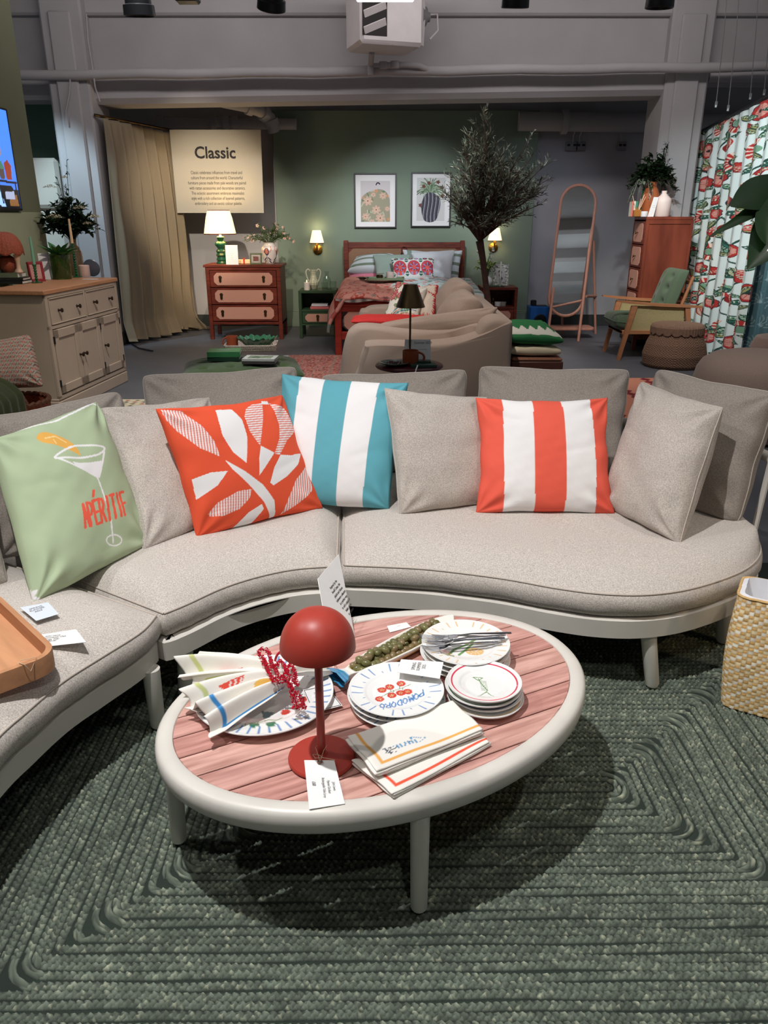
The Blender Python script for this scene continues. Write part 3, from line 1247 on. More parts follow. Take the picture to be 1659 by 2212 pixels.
def fishp(x, y, col, r):
    ringc(.86, .90, CRIM)(x, y, col, r)
    for p in ([(-.01, .025), (-.005, .005), (.005, -.02), (.0, -.03)], [(-.022, .032), (.0, .03), (-.01, .018), (-.022, .032)], [(-.022, -.05), (.018, -.052), (.002, -.026), (-.022, -.05)]):
        col[nearline(x, y, p, .0011)] = GRN
    for k in range(7):
        yy = .018 - k * .006
        col[nearline(x, y, [(-.008, yy), (.007, yy - .003)], .0008)] = GRN


def rimg(c):
    return ringc(.87, .92, c)


gp = 'white plates with blue rays in the centre stack'
for k in range(3):
    kk = TZ + .0 + k * .0135
    plate('dinner_plate', ['lowest plate with blue rays, under the POMODORO plate', 'middle plate with blue rays in the POMODORO stack', 'top plate of the centre stack, painted with tomatoes and the word POMODORO'][k], (pc.x + (.004, -.003, 0)[k], pc.y + (-.004, .003, 0)[k]), pr, 0, pomo if k == 2 else rays(30, .74, .97, .0014, BLUE, .3 * k), gp, z=kk)
fc = P(1006, 1382, TZ + .06)
for k in range(4):
    plate('dinner_plate', ['lowest of the four plates under the forks', 'second plate from the bottom under the forks', 'third plate from the bottom under the forks', 'top plate with a lemon and yellow rays, holding the forks'][k], (fc.x + (.003, -.003, .002, 0)[k], fc.y + (-.002, .002, .0, 0)[k]), .109, 0, lemonp if k == 3 else rays(26, .76, .95, .0012, YEL, .1 * k), 'stack of plates under the forks', z=TZ + k * .0135)
sc_ = P(1046, 1474, TZ + .05)
for k in range(4):
    plate('side_plate', ['lowest small plate of the red rimmed stack', 'small plate with a blue rim, second from the bottom', 'small plate with a green rim under the top one', 'small top plate with a red ring and green fishbone'][k], (sc_.x + (.004, .002, -.002, 0)[k], sc_.y + (-.003, .004, .002, 0)[k]), .0845 if k == 3 else .087, 0, (rimg(YEL), rimg(NAVY), rimg(GRN), fishp)[k], 'small coupe plates stacked at the right', deep=.019, z=TZ + k * .0125)


def platter(x, y, col, r):
    rays(40, .76, .97, .0014, BLUE, .1)(x, y, col, r)
    for cx, cy, c in ((.055, -.055, TOM), (.085, -.035, TOM), (.03, -.11, np.array(lin((60, 120, 90)))), (-.005, -.112, np.array(lin((60, 120, 90)))), (.09, -.01, TOM)):
        col[np.hypot(x - cx, y - cy) < .011] = c
    for p in ([(0, -.1), (.02, -.085), (.04, -.09)], [(.03, -.1), (.05, -.08)], [(-.03, -.115), (0, -.095)]):
        col[nearline(x, y, p, .0018)] = GRN
    col[inpoly(x, y, [(.0, -.05), (.03, -.055), (.02, -.075), (.008, -.075)])] = np.array(lin((120, 140, 150)))


plc = P(571, 1497, TZ + .02)
plate('serving_platter', 'large white platter with blue rays under the gathered napkins', (plc.x, plc.y), .158, 0, platter, z=TZ, deep=.024)


# ---- mushroom lamp
lamp = thing('table_lamp', 'red mushroom table lamp with domed shade on the coffee table', 'lamp', (-.128, 1.292, TZ))
m_red = PM('red_lacquer', (168, 58, 46), .42, noise=(60, .04), bump=(900, .08, .0004))
q = M(); q.lathe([(.0, 0), (.066, 0), (.0685, .002), (.0685, .0055), (.066, .0085), (.03, .0105), (.013, .012), (.0105, .016), (.0, .016)], 64, cap0=False, cap1=False)
q.build('base', m_red, lamp)
q = M(); q.lathe([(.0086, .012), (.0080, .25), (.0080, .262)], 24)
q.build('stem', m_red, lamp)
q = M()
pf = [(.0735 * math.cos(a) ** .85 if a < 1.56 else 0.0, .262 + .080 * math.sin(a)) for a in np.linspace(0, PI / 2, 22)]
pi_ = [(max(0, r - .0018), z - .0016) for r, z in pf[::-1]]
q.lathe([(r, z) for r, z in pf] + pi_[1:] + [(pf[0][0] - .002, pf[0][1] + .0), pf[0]], 72, cap0=False, cap1=False)
q.build('lamp_shade', m_red, lamp, ang=70)
q = M(); q.lathe([(.0, .268), (.02, .268), (.022, .275), (.018, .30), (.0, .305)], 20)
q.build('bulb_housing', m_black, lamp)


def card(name, label, cor, lines, size, m=m_white, cat='card', tx=None, group=None, thick=.0007, border=None, color=m_inkg, bold=0, margin=(.5, .5), flip=1, shear=0, space=1, parts=None, sx=1, align='CENTER'):
    """paper card given by its 4 corners BL, BR, TR, TL in reading order (world)"""
    BL, BR, TR, TL = [Vector(c) for c in cor]
    c0 = (BL + BR + TR + TL) / 4
    ex = (BR - BL).normalized()
    ey = (TL - BL)
    n = ex.cross(ey).normalized()
    ey = n.cross(ex)
    o = M()
    a = [BL, BR, TR, TL]
    base = Vector((c0.x, c0.y, min(p.z for p in a)))
    o.add([p - base for p in a] + [p - base - n * thick for p in a], [(0, 1, 2, 3), (7, 6, 5, 4), (0, 4, 5, 1), (1, 5, 6, 2), (2, 6, 7, 3), (3, 7, 4, 0)])
    ob = o.build(name, m, None, False)
    ob.location = base
    tag(ob, label, cat, group)
    wv, hv = (BR - BL).length, (TL - BL).length
    if border:
        k = .004
        p = [v + (c0 - v).normalized() * k for v in a]
        b_ = M()
        for i in range(4):
            u, v2 = p[i] - base + n * .0004, p[(i + 1) % 4] - base + n * .0004
            b_.tube([u, v2], .0007, 4)
        b_.build('border', m_ink, ob)
    if lines:
        T = basis(BL - base + (BR - BL) * margin[0] + (TL - BL) * margin[1] + n * .0004, ex, ey)
        text('lettering', lines, size, color, ob, T, bold, align, .0001, space, shear, sx)
    return ob


# price tag tied to the lamp: reads down the card
g = [P(668, 1748, TZ + .004), P(745, 1736, TZ + .004), P(722, 1642, TZ + .018), P(657, 1642, TZ + .018)]
tg = card('price_tag', 'white price tag on string in front of the red lamp base', [g[3], g[0], g[1], g[2]], 'John Lewis\nHyeres Outdoor\nRechargeable Table Lamp', .0078, shear=.3, margin=(.55, .83), space=1.25, sx=.62, cat='tag')
text('lettering', '£60', .010, m_inkg, tg, basis(g[3].lerp(g[0], .50) - tg.location + (g[2] - g[3]) * .18 + Vector((0, 0, .0008)), g[0] - g[3], g[2] - g[3]), 0, 'CENTER', .0001, 1, .3, .7)
q = M(); hc = P(691, 1646, TZ + .0195) - tg.location
nn_ = (g[0] - g[3]).cross(g[2] - g[3]).normalized()
q.tube([hc + Vector((.0045 * math.cos(a), .0045 * math.sin(a) * .9, .0006)) for a in np.linspace(0, 2 * PI, 14)], .0017, 5, False)
q.build('eyelet', PM('tag_eyelet', (120, 84, 76), .7), tg)
q = M()
l0 = Vector((-.128, 1.292, TZ + .028)) - tg.location
q.tube([hc + Vector((0, 0, .001)), hc + Vector((-.004, .012, .006)), l0 + Vector((-.012, 0, 0)), l0 + Vector((-.004, .012, .001)), l0 + Vector((.011, .003, .002)), l0 + Vector((.006, -.012, .002)), hc + Vector((.002, .006, .003)), hc + Vector((0, 0, .001))], .0006, 5)
q.tube([hc + Vector((.006, .01, .003)), hc + Vector((-.006, .016, .006)), hc + Vector((-.016, .018, .004)), hc + Vector((-.01, .008, .003)), hc + Vector((.004, .01, .003)), hc + Vector((.03, .006, .0))], .0006, 5)
q.build('string', m_string, tg)

# standing sign behind the lamp (its foot is hidden by the shade)
TLs, TRs = P(687, 1250, .462), P(732, 1197, .462)
BRs = P(766, 1372, TZ + .001)
BLs = BRs + (TLs - TRs)
sb = [BLs, BRs, TRs, TLs]
sg = card('table_sign', 'white upright sign card behind the red lamp shade', sb, 'Inspired by the\nAmalfi Coast, this\nplayful and vibrant\ntableware collection\nis a perfect way\nto add a splash of\nItalian charm\nto outdoor', .0105, thick=.002, color=m_ink, margin=(.56, .74), space=1.2, cat='sign', sx=.8, bold=.0001)

# small cards lying about
card('product_card', 'small white card behind the olive dish', [P(842, 1366, TZ + .001), P(888, 1354, TZ + .001), P(878, 1344, TZ + .001), P(836, 1352, TZ + .001)], '-----', .006, cat='card')
card('product_card', 'white card half under the plate with the forks, lettered SUMMER', [P(950, 1466, TZ + .058), P(958, 1430, TZ + .058), P(866, 1424, TZ + .052), P(858, 1452, TZ + .052)], 'SPRING\nSUMMER\n2025', .012, cat='card', margin=(.5, .62), color=m_inkg, sx=.8)
card('price_card', 'black bordered card beside the lamp stem with handwriting', [P(676, 1540, TZ + .012), P(740, 1524, TZ + .006), P(704, 1480, TZ + .012), P(654, 1490, TZ + .02)], 'John Lewis\nLobster\n- - - -\nSet of', .0085, border=True, cat='card', color=m_ink, shear=.25, margin=(.5, .72), sx=.8)
card('price_card', 'black bordered card poking out behind the napkins at left', [P(441, 1450, TZ + .006), P(548, 1444, TZ + .03), P(534, 1418, TZ + .036), P(438, 1424, TZ + .006)], '- -- - -', .008, border=True, cat='card', color=m_ink, margin=(.3, .75))

# ---- fish dish with olives
ft0, ft1 = P(722, 1462, TZ + .03), P(978, 1330, TZ + .03)
ax = (ft1 - ft0); Lf = ax.length; ax.normalize()
ay = Vector((-ax.y, ax.x, 0))
dish = thing('fish_dish', 'long white fish shaped dish with blue tail, filled with olives', 'dish', (ft0.x, ft0.y, TZ))
TL_ = lambda s, d, z: tuple(ax * s + ay * d + Vector((0, 0, z)))
ss = [0, .02, .035, .05, .075, .11, .17, .24, .32, .38, .42, .445, .46]
sc2 = Lf / .46
wv_ = [.044, .035, .019, .015, .022, .030, .037, .041, .041, .037, .029, .017, .003]
na = 26
fw = np.interp(np.linspace(0, .46, 90), ss, wv_)
fs = np.linspace(0, .46, 90)
A = np.zeros((90, na + 1, 3))
Cc = np.zeros(A.shape) + np.array(lin((238, 236, 228)))
inner = np.clip(np.minimum((fs - .060) / .02, (.415 - fs) / .02), 0, 1)
crs = [(0, .0), (.55, 0), (.85, .008), (1, .022), (1.0, .0255), (.93, .027), (.84, .025), (.70, .013), (.4, .0085), (0, .008)]
for i in range(90):
    s_ = fs[i] * sc2
    full = []
    for k, (f_, z_) in enumerate(crs):
        if k >= 5 and inner[i] < 1:
            z_ = z_ * inner[i] + .0262 * (1 - inner[i])
        full.append((f_, z_))
    zs = .0 + .012 * max(0, (.05 - fs[i]) / .05) + .006 * max(0, (fs[i] - .42) / .04)
    half = full[::1]
    prof = [(-f_, z_) for f_, z_ in half[::-1]] + half[1:] if False else None
    ring = [(f_, z_) for f_, z_ in full] + [(-f_, z_) for f_, z_ in full[::-1]]
    fx = np.interp(np.linspace(0, len(ring) - 1, na + 1), range(len(ring)), [r[0] for r in ring])
    fz = np.interp(np.linspace(0, len(ring) - 1, na + 1), range(len(ring)), [r[1] for r in ring])
    notch = 0.018 * max(0, 1 - fs[i] / .022)
    for j in range(na + 1):
        d_ = fx[j] * fw[i]
        sh = -notch * 0 + (.012 * (abs(fx[j]) - .5) * -max(0, 1 - fs[i] / .05))
        A[i, j] = TL_(s_ + sh, d_, fz[j] + zs)
        if inner[i] > .3 and abs(fx[j]) < .9 and 9.2 / 19 * na < j < na or (inner[i] > .3 and abs(fx[j]) < .88 and fz[j] > .007 and fz[j] < .024 and j > 6 and j < 20):
            Cc[i, j] = np.array(lin((214, 190, 70)))
    if fs[i] < .034:
        Cc[i, :] = np.array(lin((60, 150, 200))) * (.8 + .3 * math.sin(i * 2.3))
grid('dish_body', A, VC('dish_glaze', .15, coat=.5), dish, Cc, ang=60)
q = M()
lp = [P(705 + 18 * math.cos(a), 1432 + 26 * math.sin(a), TZ + .03) - dish.location for a in np.linspace(0, 2 * PI, 16)]
q.tube(lp, .0009, 5)
q.build('string', m_string, dish)
m_ol = [PM('olive_skin_a', (116, 112, 70), .28, noise=(90, .12), coat=.3), PM('olive_skin_b', (100, 98, 58), .28, noise=(90, .15), coat=.3), PM('olive_skin_c', (126, 108, 74), .3, noise=(90, .12), coat=.3)]
om = None
spots_ = []
s_ = .082
while s_ < .402:
    wl = np.interp(s_, ss, wv_)
    for d_ in (-.55, .0, .55):
        if rnd.random() < .9:
            spots_.append((s_ + rnd.uniform(-.003, .003), d_ * wl, .020))
    s_ += .0175
s_ = .095
while s_ < .392:
    spots_.append((s_, rnd.uniform(-.008, .010), .034))
    if rnd.random() < .55:
        spots_.append((s_ + .004, rnd.choice((-1, 1)) * .013, .032))
    s_ += .0205
for k, (s_, d_, z_) in enumerate(spots_):
    if om is None:
        q = M()
        n_ = 12
        pf = []
        for i in range(1, n_ - 1):
            a = -PI / 2 + PI * i / (n_ - 1)
            pf.append((.0083 * math.cos(a), .0112 * math.sin(a)))
        pf = [(.0, -.0112)] + pf + [(.0032, .0104), (.0024, .0085), (.0, .006)]
        q.lathe(pf, 14, cap0=False, cap1=False)
        olive0 = q.build('olive', m_ol[0], None)
        om = olive0.data
        oms = [om]
        for mm in m_ol[1:]:
            c_ = om.copy()
            c_.materials.clear()
            c_.materials.append(mm)
            oms.append(c_)
        o = olive0
    else:
        o = bpy.data.objects.new('olive', oms[k % 3])
        C.objects.link(o)
    p = dish.location + ax * (s_ * sc2) + ay * d_ + Vector((0, 0, z_))
    o.location = p
    o.rotation_euler = (rnd.uniform(.9, 2.2), rnd.uniform(-.3, .3), rnd.uniform(0, 6.28))
    sc3 = rnd.uniform(1.05, 1.25)
    o.scale = (sc3, sc3, sc3)
    tag(o, 'pitted green olive heaped in the white fish dish', 'olive', 'olives heaped in the fish dish')


# ---- forks
m_steel = PM('steel', (220, 220, 224), .18, 1.0, noise=(30, .05))


def fork(label, a, b, z, tilt=.0):
    a_, b_ = P(a[0], a[1], z), P(b[0], b[1], z)
    d = b_ - a_
    L = .195
    t = thing('fork', label, 'fork', (a_.x, a_.y, z), math.atan2(d.y, d.x), 'steel forks on the lemon plate')
    t.rotation_euler[0] = tilt
    q = M()
    q.tube([(0, 0, 0), (.01, 0, .001), (.05, 0, .003), (.10, 0, .006), (.135, 0, .004)], [.0035, .0042, .0036, .0026, .0028], 8, True, .6)
    q.build('handle', m_steel, t)
    q = M()
    q.rings([[(.132, -.003, .003), (.132, .003, .003), (.132, .003, .005), (.132, -.003, .005)], [(.145, -.010, .0005), (.145, .010, .0005), (.145, .010, .0022), (.145, -.010, .0022)], [(.158, -.0115, -.001), (.158, .0115, -.001), (.158, .0115, .001), (.158, -.0115, .001)]])
    q.build('neck', m_steel, t)
    for k in range(4):
        y = -.0095 + k * .0063
        q = M()
        q.tube([(.156, y, 0), (.175, y, .0015), (.200, y * 1.02, .0065)], [.0016, .0013, .0007], 5)
        q.build('tine', m_steel, t)
    return t


zf = TZ + .062
fork('topmost fork, its handle reaching furthest right over the lemon plate', (1104, 1367), (985, 1376), zf + .012)
fork('fork just below the topmost one, handle pointing right', (1092, 1372), (976, 1386), zf + .008, .15)
fork('middle fork of the pile on the lemon plate', (1090, 1378), (972, 1389), zf + .004, -.15)
fork('fork in front of the middle one on the lemon plate', (1078, 1376), (960, 1378), zf + .002)
fork('lowest fork of the pile, tines towards the olives', (1082, 1386), (965, 1398), zf, .1)


# ---- linen
m_linen = VC('printed_linen', .85, bump=(600, .3, .0006))
LW = np.array(lin((238, 234, 226)))


def folded(name, label, cor, z0, layers, bc, pic=None, seed=1):
    """cloth folded flat: several layers that bulge at the folds, with a printed border"""
    n, k = 70, 50
    BL, BR, TR, TL = [Vector(P(x, y, z0)) for x, y in cor]
    c0 = (BL + BR + TR + TL) / 4
    t = thing(name, label, 'napkin', (c0.x, c0.y, z0))
    for l in range(layers):
        u, v = np.meshgrid(np.linspace(0, 1, n), np.linspace(0, 1, k), indexing='ij')
        o1 = np.array([rnd.uniform(-.004, .004) for _ in range(2)])
        A = np.zeros((n, k, 3))
        for c_ in range(2):
            A[..., c_] = (BL[c_] * (1 - u) * (1 - v) + BR[c_] * u * (1 - v) + TR[c_] * u * v + TL[c_] * (1 - u) * v) - c0[c_] + o1[c_] * (l < layers - 1)
        A[..., 0] += .0015 * np.sin(v * 9 + seed + l)
        A[..., 1] += .0015 * np.sin(u * 7 + seed * 2 + l)
        zt = .0035 + l * .0042
        edge = np.minimum(np.minimum(u, 1 - u) * 14, np.minimum(v, 1 - v) * 9).clip(0, 1)
        A[..., 2] = zt + .0018 * (vnoise(u, v, seed + l, 5)) + .0012 * np.sqrt(edge) + .002 * np.exp(-(u / .06) ** 2)
        col = np.zeros(A.shape) + LW
        w1, w2 = .10, .135
        if l == layers - 1 or l == 0:
            uu, vv = u, v
            band = ((vv > w1) & (vv < w2 + .01) & (uu > .07)) | ((uu > .07) & (uu < .098) & (vv > w1))
            col[band] = bc
        if pic and l == layers - 1:
            pic(u, v, col)
        ob = grid('cloth_layer', A, m_linen, t, col, solid=.0032)
    return t


def bonepic(u, v, col):
    b = np.array(lin((62, 140, 190)))
    for p in ([(.17, .34), (.23, .32), (.28, .36), (.33, .33), (.38, .37), (.44, .35)],
              [(.42, .46), (.53, .33), (.44, .27), (.42, .46)], [(.14, .42), (.22, .38), (.16, .30), (.24, .24)], [(.17, .42), (.19, .24)]):
        col[nearline(u, v, p, .006)] = b if p[0][0] > .16 and p[0][0] != .17 else np.array(lin((50, 60, 80)))
    for k in range(7):
        col[nearline(u, v, [(.25 + k * .025, .40), (.255 + k * .025, .30)], .005)] = b


folded('folded_napkin', 'folded white napkin with orange red border, lowest of the pile', [(848, 1730), (1058, 1614), (1000, 1560), (758, 1655)], TZ, 3, np.array(lin((236, 92, 62))), None, 3)
folded('folded_napkin', 'folded white napkin with yellow border and blue lobster print, on top of the pile', [(815, 1683), (1044, 1590), (976, 1528), (750, 1607)], TZ + .016, 4, np.array(lin((232, 172, 90))), bonepic, 8)


def fan(label, root, tip, halfw, z, bc, seed, waves, extra=None, lift=.02, twist=0):
    """napkin pulled through the ring: pleats gathered at the root, open at the tip"""
    r0, r1 = P(root[0], root[1], z), P(tip[0], tip[1], z)
    d = (r1 - r0); d.z = 0
    L = d.length
    d.normalize()
    s2 = Vector((-d.y, d.x, 0))
    n, k = 60, 110
    u, v = np.meshgrid(np.linspace(0, 1, n), np.linspace(-1, 1, k), indexing='ij')
    wd = .011 + (halfw - .011) * (u ** .75)
    amp = .007 + .016 * u
    A = np.zeros((n, k, 3))
    along = u * L * (1 + .06 * np.sin(v * 4 + seed)) + .008 * np.sin(v * 9 + seed) * u
    off = wd * (v + .10 * np.sin(v * waves * PI + seed) * u)
    base_ = np.array(r0) - np.array([r0.x, r0.y, TZ])
    A[..., 0] = base_[0] + d.x * along + s2.x * off
    A[..., 1] = base_[1] + d.y * along + s2.y * off
    prof = lift * np.sin(np.clip(u, 0, 1) * PI * .62 + .35)
    A[..., 2] = np.maximum(.026 + .006 * u, (z - TZ) * (1 - u) * .7 + .030 + prof * (1 - .55 * v * v) + amp * np.sin(v * waves * PI + seed) + .003 * vnoise(u, v, seed, 6) + twist * v * u)
    col = np.zeros(A.shape) + LW
    band = ((u > .80) & (u < .85) & (np.abs(v) < .82)) | ((np.abs(np.abs(v) - .80) < .028) & (u < .85) & (u > .1))
    col[band] = bc
    if extra:
        extra(u, v, col)
    o = grid('gathered_napkin', A, m_linen, None, col, solid=.002)
    o.location = (r0.x, r0.y, TZ)
    return tag(o, label, 'napkin', 'linen napkins gathered in the lobster ring')


def redtri(u, v, col):
    m_ = inpoly(u, v, [(.40, .30), (.70, .42), (.52, .78)])
    col[m_] = np.array(lin((226, 80, 62)))
    for k in range(3):
        col[nearline(u, v, [(.44 + .06 * k, .36 + .02 * k), (.50 + .04 * k, .66 - .06 * k)], .010)] = WHT


def lemon(u, v, col):
    d = np.hypot((u - .28) / .12, (v + .15) / .3)
    col[(d < 1) & (d > .2)] = np.array(lin((234, 190, 100)))


fan('white napkin with pale green border, uppermost of the gathered bunch', (612, 1462), (398, 1440), .056, TZ + .05, np.array(lin((200, 206, 140))), 2, 2, redtri, .030)
fan('white napkin with a red printed shape, middle of the gathered bunch', (612, 1470), (408, 1500), .056, TZ + .045, np.array(lin((200, 206, 140))), 7, 1.6, redtri, .024)
fan('white napkin with blue border, nearest of the gathered bunch', (622, 1482), (440, 1550), .064, TZ + .042, np.array(lin((62, 142, 206))), 5, 2.2, lemon, .022)
fan('white napkin ends on the lamp side of the red lobster ring', (628, 1470), (700, 1438), .032, TZ + .040, LW, 9, 2, None, .018)

# ---- beaded lobster ring
lob = thing('lobster_napkin_ring', 'red beaded lobster napkin ring around the white napkins', 'napkin ring', tuple(P(612, 1470, TZ)))
m_bead = PM('red_bead', (196, 22, 48), .12, noise=(200, .3), coat=.6)
bd = M()
paths = [[(566, 1401), (558, 1410), (570, 1422), (576, 1438), (588, 1442), (584, 1425), (580, 1408), (566, 1401)],
         [(565, 1425), (575, 1440), (582, 1455), (590, 1470)],
         [(604, 1428), (596, 1440), (598, 1456), (610, 1462), (618, 1448), (608, 1430), (604, 1428)],
         [(628, 1436), (620, 1446), (628, 1462), (642, 1480), (638, 1462), (632, 1440), (626, 1436)],
         [(588, 1466), (600, 1466), (615, 1464), (625, 1474), (632, 1490)],
         [(590, 1472), (604, 1472), (618, 1472), (628, 1484)],
         [(630, 1486), (636, 1500), (640, 1512), (646, 1526)],
         [(624, 1482), (630, 1498), (634, 1514), (634, 1528)],
         [(640, 1492), (648, 1506), (654, 1520), (658, 1530)], [(632, 1530), (644, 1528), (658, 1528)]]
for pi2, pth in enumerate(paths):
    w3 = [np.array(P(x, y, TZ + (.085 if pi2 != 0 else .09) - max(0, (y - 1470)) * .0006)) - np.array(lob.location) for x, y in pth]
    sp = np.array(smoothpoly([tuple(p) for p in w3], 14, False))
    dd = np.r_[0, np.cumsum(np.linalg.norm(np.diff(sp, axis=0), axis=1))]
    for s_ in np.arange(0, dd[-1], .0022):
        p = [np.interp(s_, dd, sp[:, c]) for c in range(3)]
        for _ in range(4):
            j = [rnd.uniform(-.0042, .0042) for _ in range(3)]
            r_ = rnd.uniform(.0014, .0024)
            cpt = [p[c] + j[c] for c in range(3)]
            bd.add([(cpt[0] + r_ * a, cpt[1] + r_ * b, cpt[2] + r_ * c) for a, b, c in ((1, 0, 0), (-1, 0, 0), (0, 1, 0), (0, -1, 0), (0, 0, 1), (0, 0, -1))],
                   [(0, 2, 4), (2, 1, 4), (1, 3, 4), (3, 0, 4), (2, 0, 5), (1, 2, 5), (3, 1, 5), (0, 3, 5)])
bo = bd.build('beads', m_bead, lob, False)
bo['kind'] = 'stuff'
q = M()
q.tube([(.018 * math.cos(a), .026 * math.sin(a) * .3, .045 + .03 * math.sin(a)) for a in np.linspace(0, 2 * PI, 24)], .003, 8)
q.build('ring_band', m_bead, lob)
q = M()
for x, y in ((604, 1476), (616, 1470)):
    e = P(x, y, TZ + .09) - Vector(lob.location)
    q.lathe([(0, -.002), (.0015, -.0015), (.002, 0), (.0015, .0015), (0, .002)], 8, tuple(e), cap0=False, cap1=False)
q.build('eye', m_black, lob)


# ================================================================ THINGS ON THE LEFT SEAT
def rrect(w, h, r, n=8):
    out = []
    for cx, cy, a0 in ((w / 2 - r, -h / 2 + r, -90), (w / 2 - r, h / 2 - r, 0), (-w / 2 + r, h / 2 - r, 90), (-w / 2 + r, -h / 2 + r, 180)):
        for k in range(n + 1):
            a = R(a0 + 90 * k / n)
            out.append((cx + r * math.cos(a), cy + r * math.sin(a)))
    return out


c1, c2, c3 = P(5, 1340, .43), P(74, 1408, .43), P(0, 1468, .43)
e1 = (c2 - c1).normalized()
cor_ = P(80, 1425, .43)
traya = math.atan2(e1.y, e1.x)
tw, th_ = .42, .20
exx, eyy = Vector((math.cos(traya), math.sin(traya), 0)), Vector((-math.sin(traya), math.cos(traya), 0))
tc_ = cor_ - exx * (tw / 2 - .004) - eyy * (th_ / 2 - .05)
tray = thing('wooden_tray', 'rounded oak serving tray on the left sofa seat', 'tray', (tc_.x, tc_.y, .384), traya)
out, inn = rrect(tw, th_, .055), rrect(tw - .026, th_ - .026, .044)
q = M()
rg = [[(x, y, 0) for x, y in out], [(x, y, .045) for x, y in out], [(x * .998, y * .998, .047) for x, y in out], [(x, y, .047) for x, y in inn], [(x, y, .008) for x, y in inn]]
q.rings(rg, True, True, False)
q.build('tray_rim', m_wood, tray)
q = M(); q.prism(inn, .004, .009, .0005)
q.build('tray_base', PM('tray_base_wood', (206, 150, 110), .5, noise=(5, .14), stretch=(1, 9, 9)), tray)
q = M(); q.tube([(tw / 2 - .02, .02, .02), (tw / 2 - .012, .015, .05), (tw / 2 + .004, .02, .05), (tw / 2 + .006, .03, .03), (tw / 2 - .004, .05, .052), (tw / 2 - .02, .02, .05)], .0009, 5)
q.build('string', m_string, tray)
q = M(); q.lathe([(0, 0), (.03, 0), (.034, .02), (.03, .06), (.031, .062), (.028, .062), (.0, .06)], 24, (tw / 2 - .11, .01, .009), cap0=False, cap1=False)
zt = .384
card('price_tag', 'white tag with handwriting beside the wooden tray', [P(68, 1400, zt), P(186, 1387, zt), P(164, 1359, zt), P(55, 1376, zt)], 'John Lewis\nEnvironmental Oak\nLarge Tray\n£40.00', .0095, shear=.3, margin=(.48, .80), cat='tag', color=m_inkg, sx=.85, space=.9)
card('leaflet', 'small pale card lettered SPRING SUMMER 2025 under the green cushion corner', [P(78, 1341, zt + .012), P(127, 1326, zt + .012), P(104, 1301, zt + .012), P(43, 1312, zt + .012)], 'SPRING\nSUMMER\n2025', .011, PM('pale_blue_card', (214, 222, 232), .7), margin=(.5, .68), cat='leaflet', sx=.9)

# ================================================================ STRAW BAG
b0 = P(1554, 1531, .0)
b1 = P(1659, 1560, .0)
ba = math.atan2(b1.y - b0.y, b1.x - b0.x)
bag = thing('straw_bag', 'woven straw tote with white lining and striped rope handle at right edge', 'bag', (b0.x, b0.y, .012), ba)
m_straw = VC('straw_weave', .55)
wB, dB, hB = .46, .20, .335
nper, nz = 420, 130
lean_ = -.008
per = []
cr = .03
pts = rrect(wB, dB, cr, 6)
pp = np.array(pts + [pts[0]])
dd = np.r_[0, np.cumsum(np.linalg.norm(np.diff(pp, axis=0), axis=1))]
sa = np.linspace(0, dd[-1], nper, endpoint=False)
px_, py_ = np.interp(sa, dd, pp[:, 0]), np.interp(sa, dd, pp[:, 1])
pn = np.stack([np.roll(py_, -2) - np.roll(py_, 2), -(np.roll(px_, -2) - np.roll(px_, 2))], 1)
pn /= np.linalg.norm(pn, axis=1, keepdims=True)
A = np.zeros((nper, nz, 3))
col = np.zeros(A.shape)
zt_ = np.linspace(0, 1, nz)
sg_, zg_ = np.meshgrid(sa, zt_ * hB, indexing='ij')
cell = .0125
ix, iz = np.floor(sg_ / cell), np.floor(zg_ / (cell * .8))
fx, fz = sg_ / cell - ix, zg_ / (cell * .8) - iz
over = ((ix + iz) % 2) == 0
bump_ = np.where(over, .0022 * np.sin(fz * PI) * np.sin(fx * PI) ** .3, .0016 * np.sin(fx * PI))
bulge = .012 * np.sin(zt_ * PI)
A[..., 0] = wB / 2 + px_[:, None] * (1 - .10 * (1 - zt_) * 0) + pn[:, 0:1] * (bulge + bump_) + lean_ * zt_
A[..., 1] = dB / 2 + py_[:, None] * (1 - .25 * zt_) + pn[:, 1:2] * (bulge + bump_) + .02 * zt_
A[..., 2] = zg_
ca, cb_ = np.array(lin((214, 170, 104))), np.array(lin((236, 216, 176)))
hs = nrs.uniform(.8, 1.15, (int(ix.max()) + 2, int(iz.max()) + 2))
col[:] = np.where(over[..., None], ca, cb_)
white_ = (~over) & (((ix - iz) // 2) % 2 == 0)
col[white_] = np.array(lin((240, 232, 214)))
col *= hs[ix.astype(int), iz.astype(int)][..., None]
col *= (.72 + .28 * np.minimum(1, np.minimum(fx, 1 - fx) * 5) * np.minimum(1, np.minimum(fz, 1 - fz) * 5))[..., None]
grid('woven_body', A, m_straw, bag, np.minimum(col, .9), closeu=True)
top = A[:, -1]
q = M()
q.tube([tuple(p) for p in top[::6]] + [tuple(top[0])], .004, 6, False)
q.build('rim_binding', PM('straw_binding', (214, 176, 116), .6, noise=(300, .2)), bag)
q = M()
cen = top.mean(0)
rg = []
for f_, z_ in ((.985, .0), (.93, .006), (.90, -.02), (.80, -.10), (.3, -.12)):
    rg.append([(cen[0] + (p[0] - cen[0]) * f_, cen[1] + (p[1] - cen[1]) * f_, p[2] + z_) for p in top[::6]])
q.rings(rg, True, False, True)
q.build('lining', PM('white_lining', (224, 226, 232), .9, noise=(40, .04)), bag)
q = M()
q.prism([tuple(v) for v in (A[::10, 0, :2])], .0, .006, .001)
q.build('bag_base', PM('straw_base', (190, 150, 96), .7, noise=(200, .2)), bag)
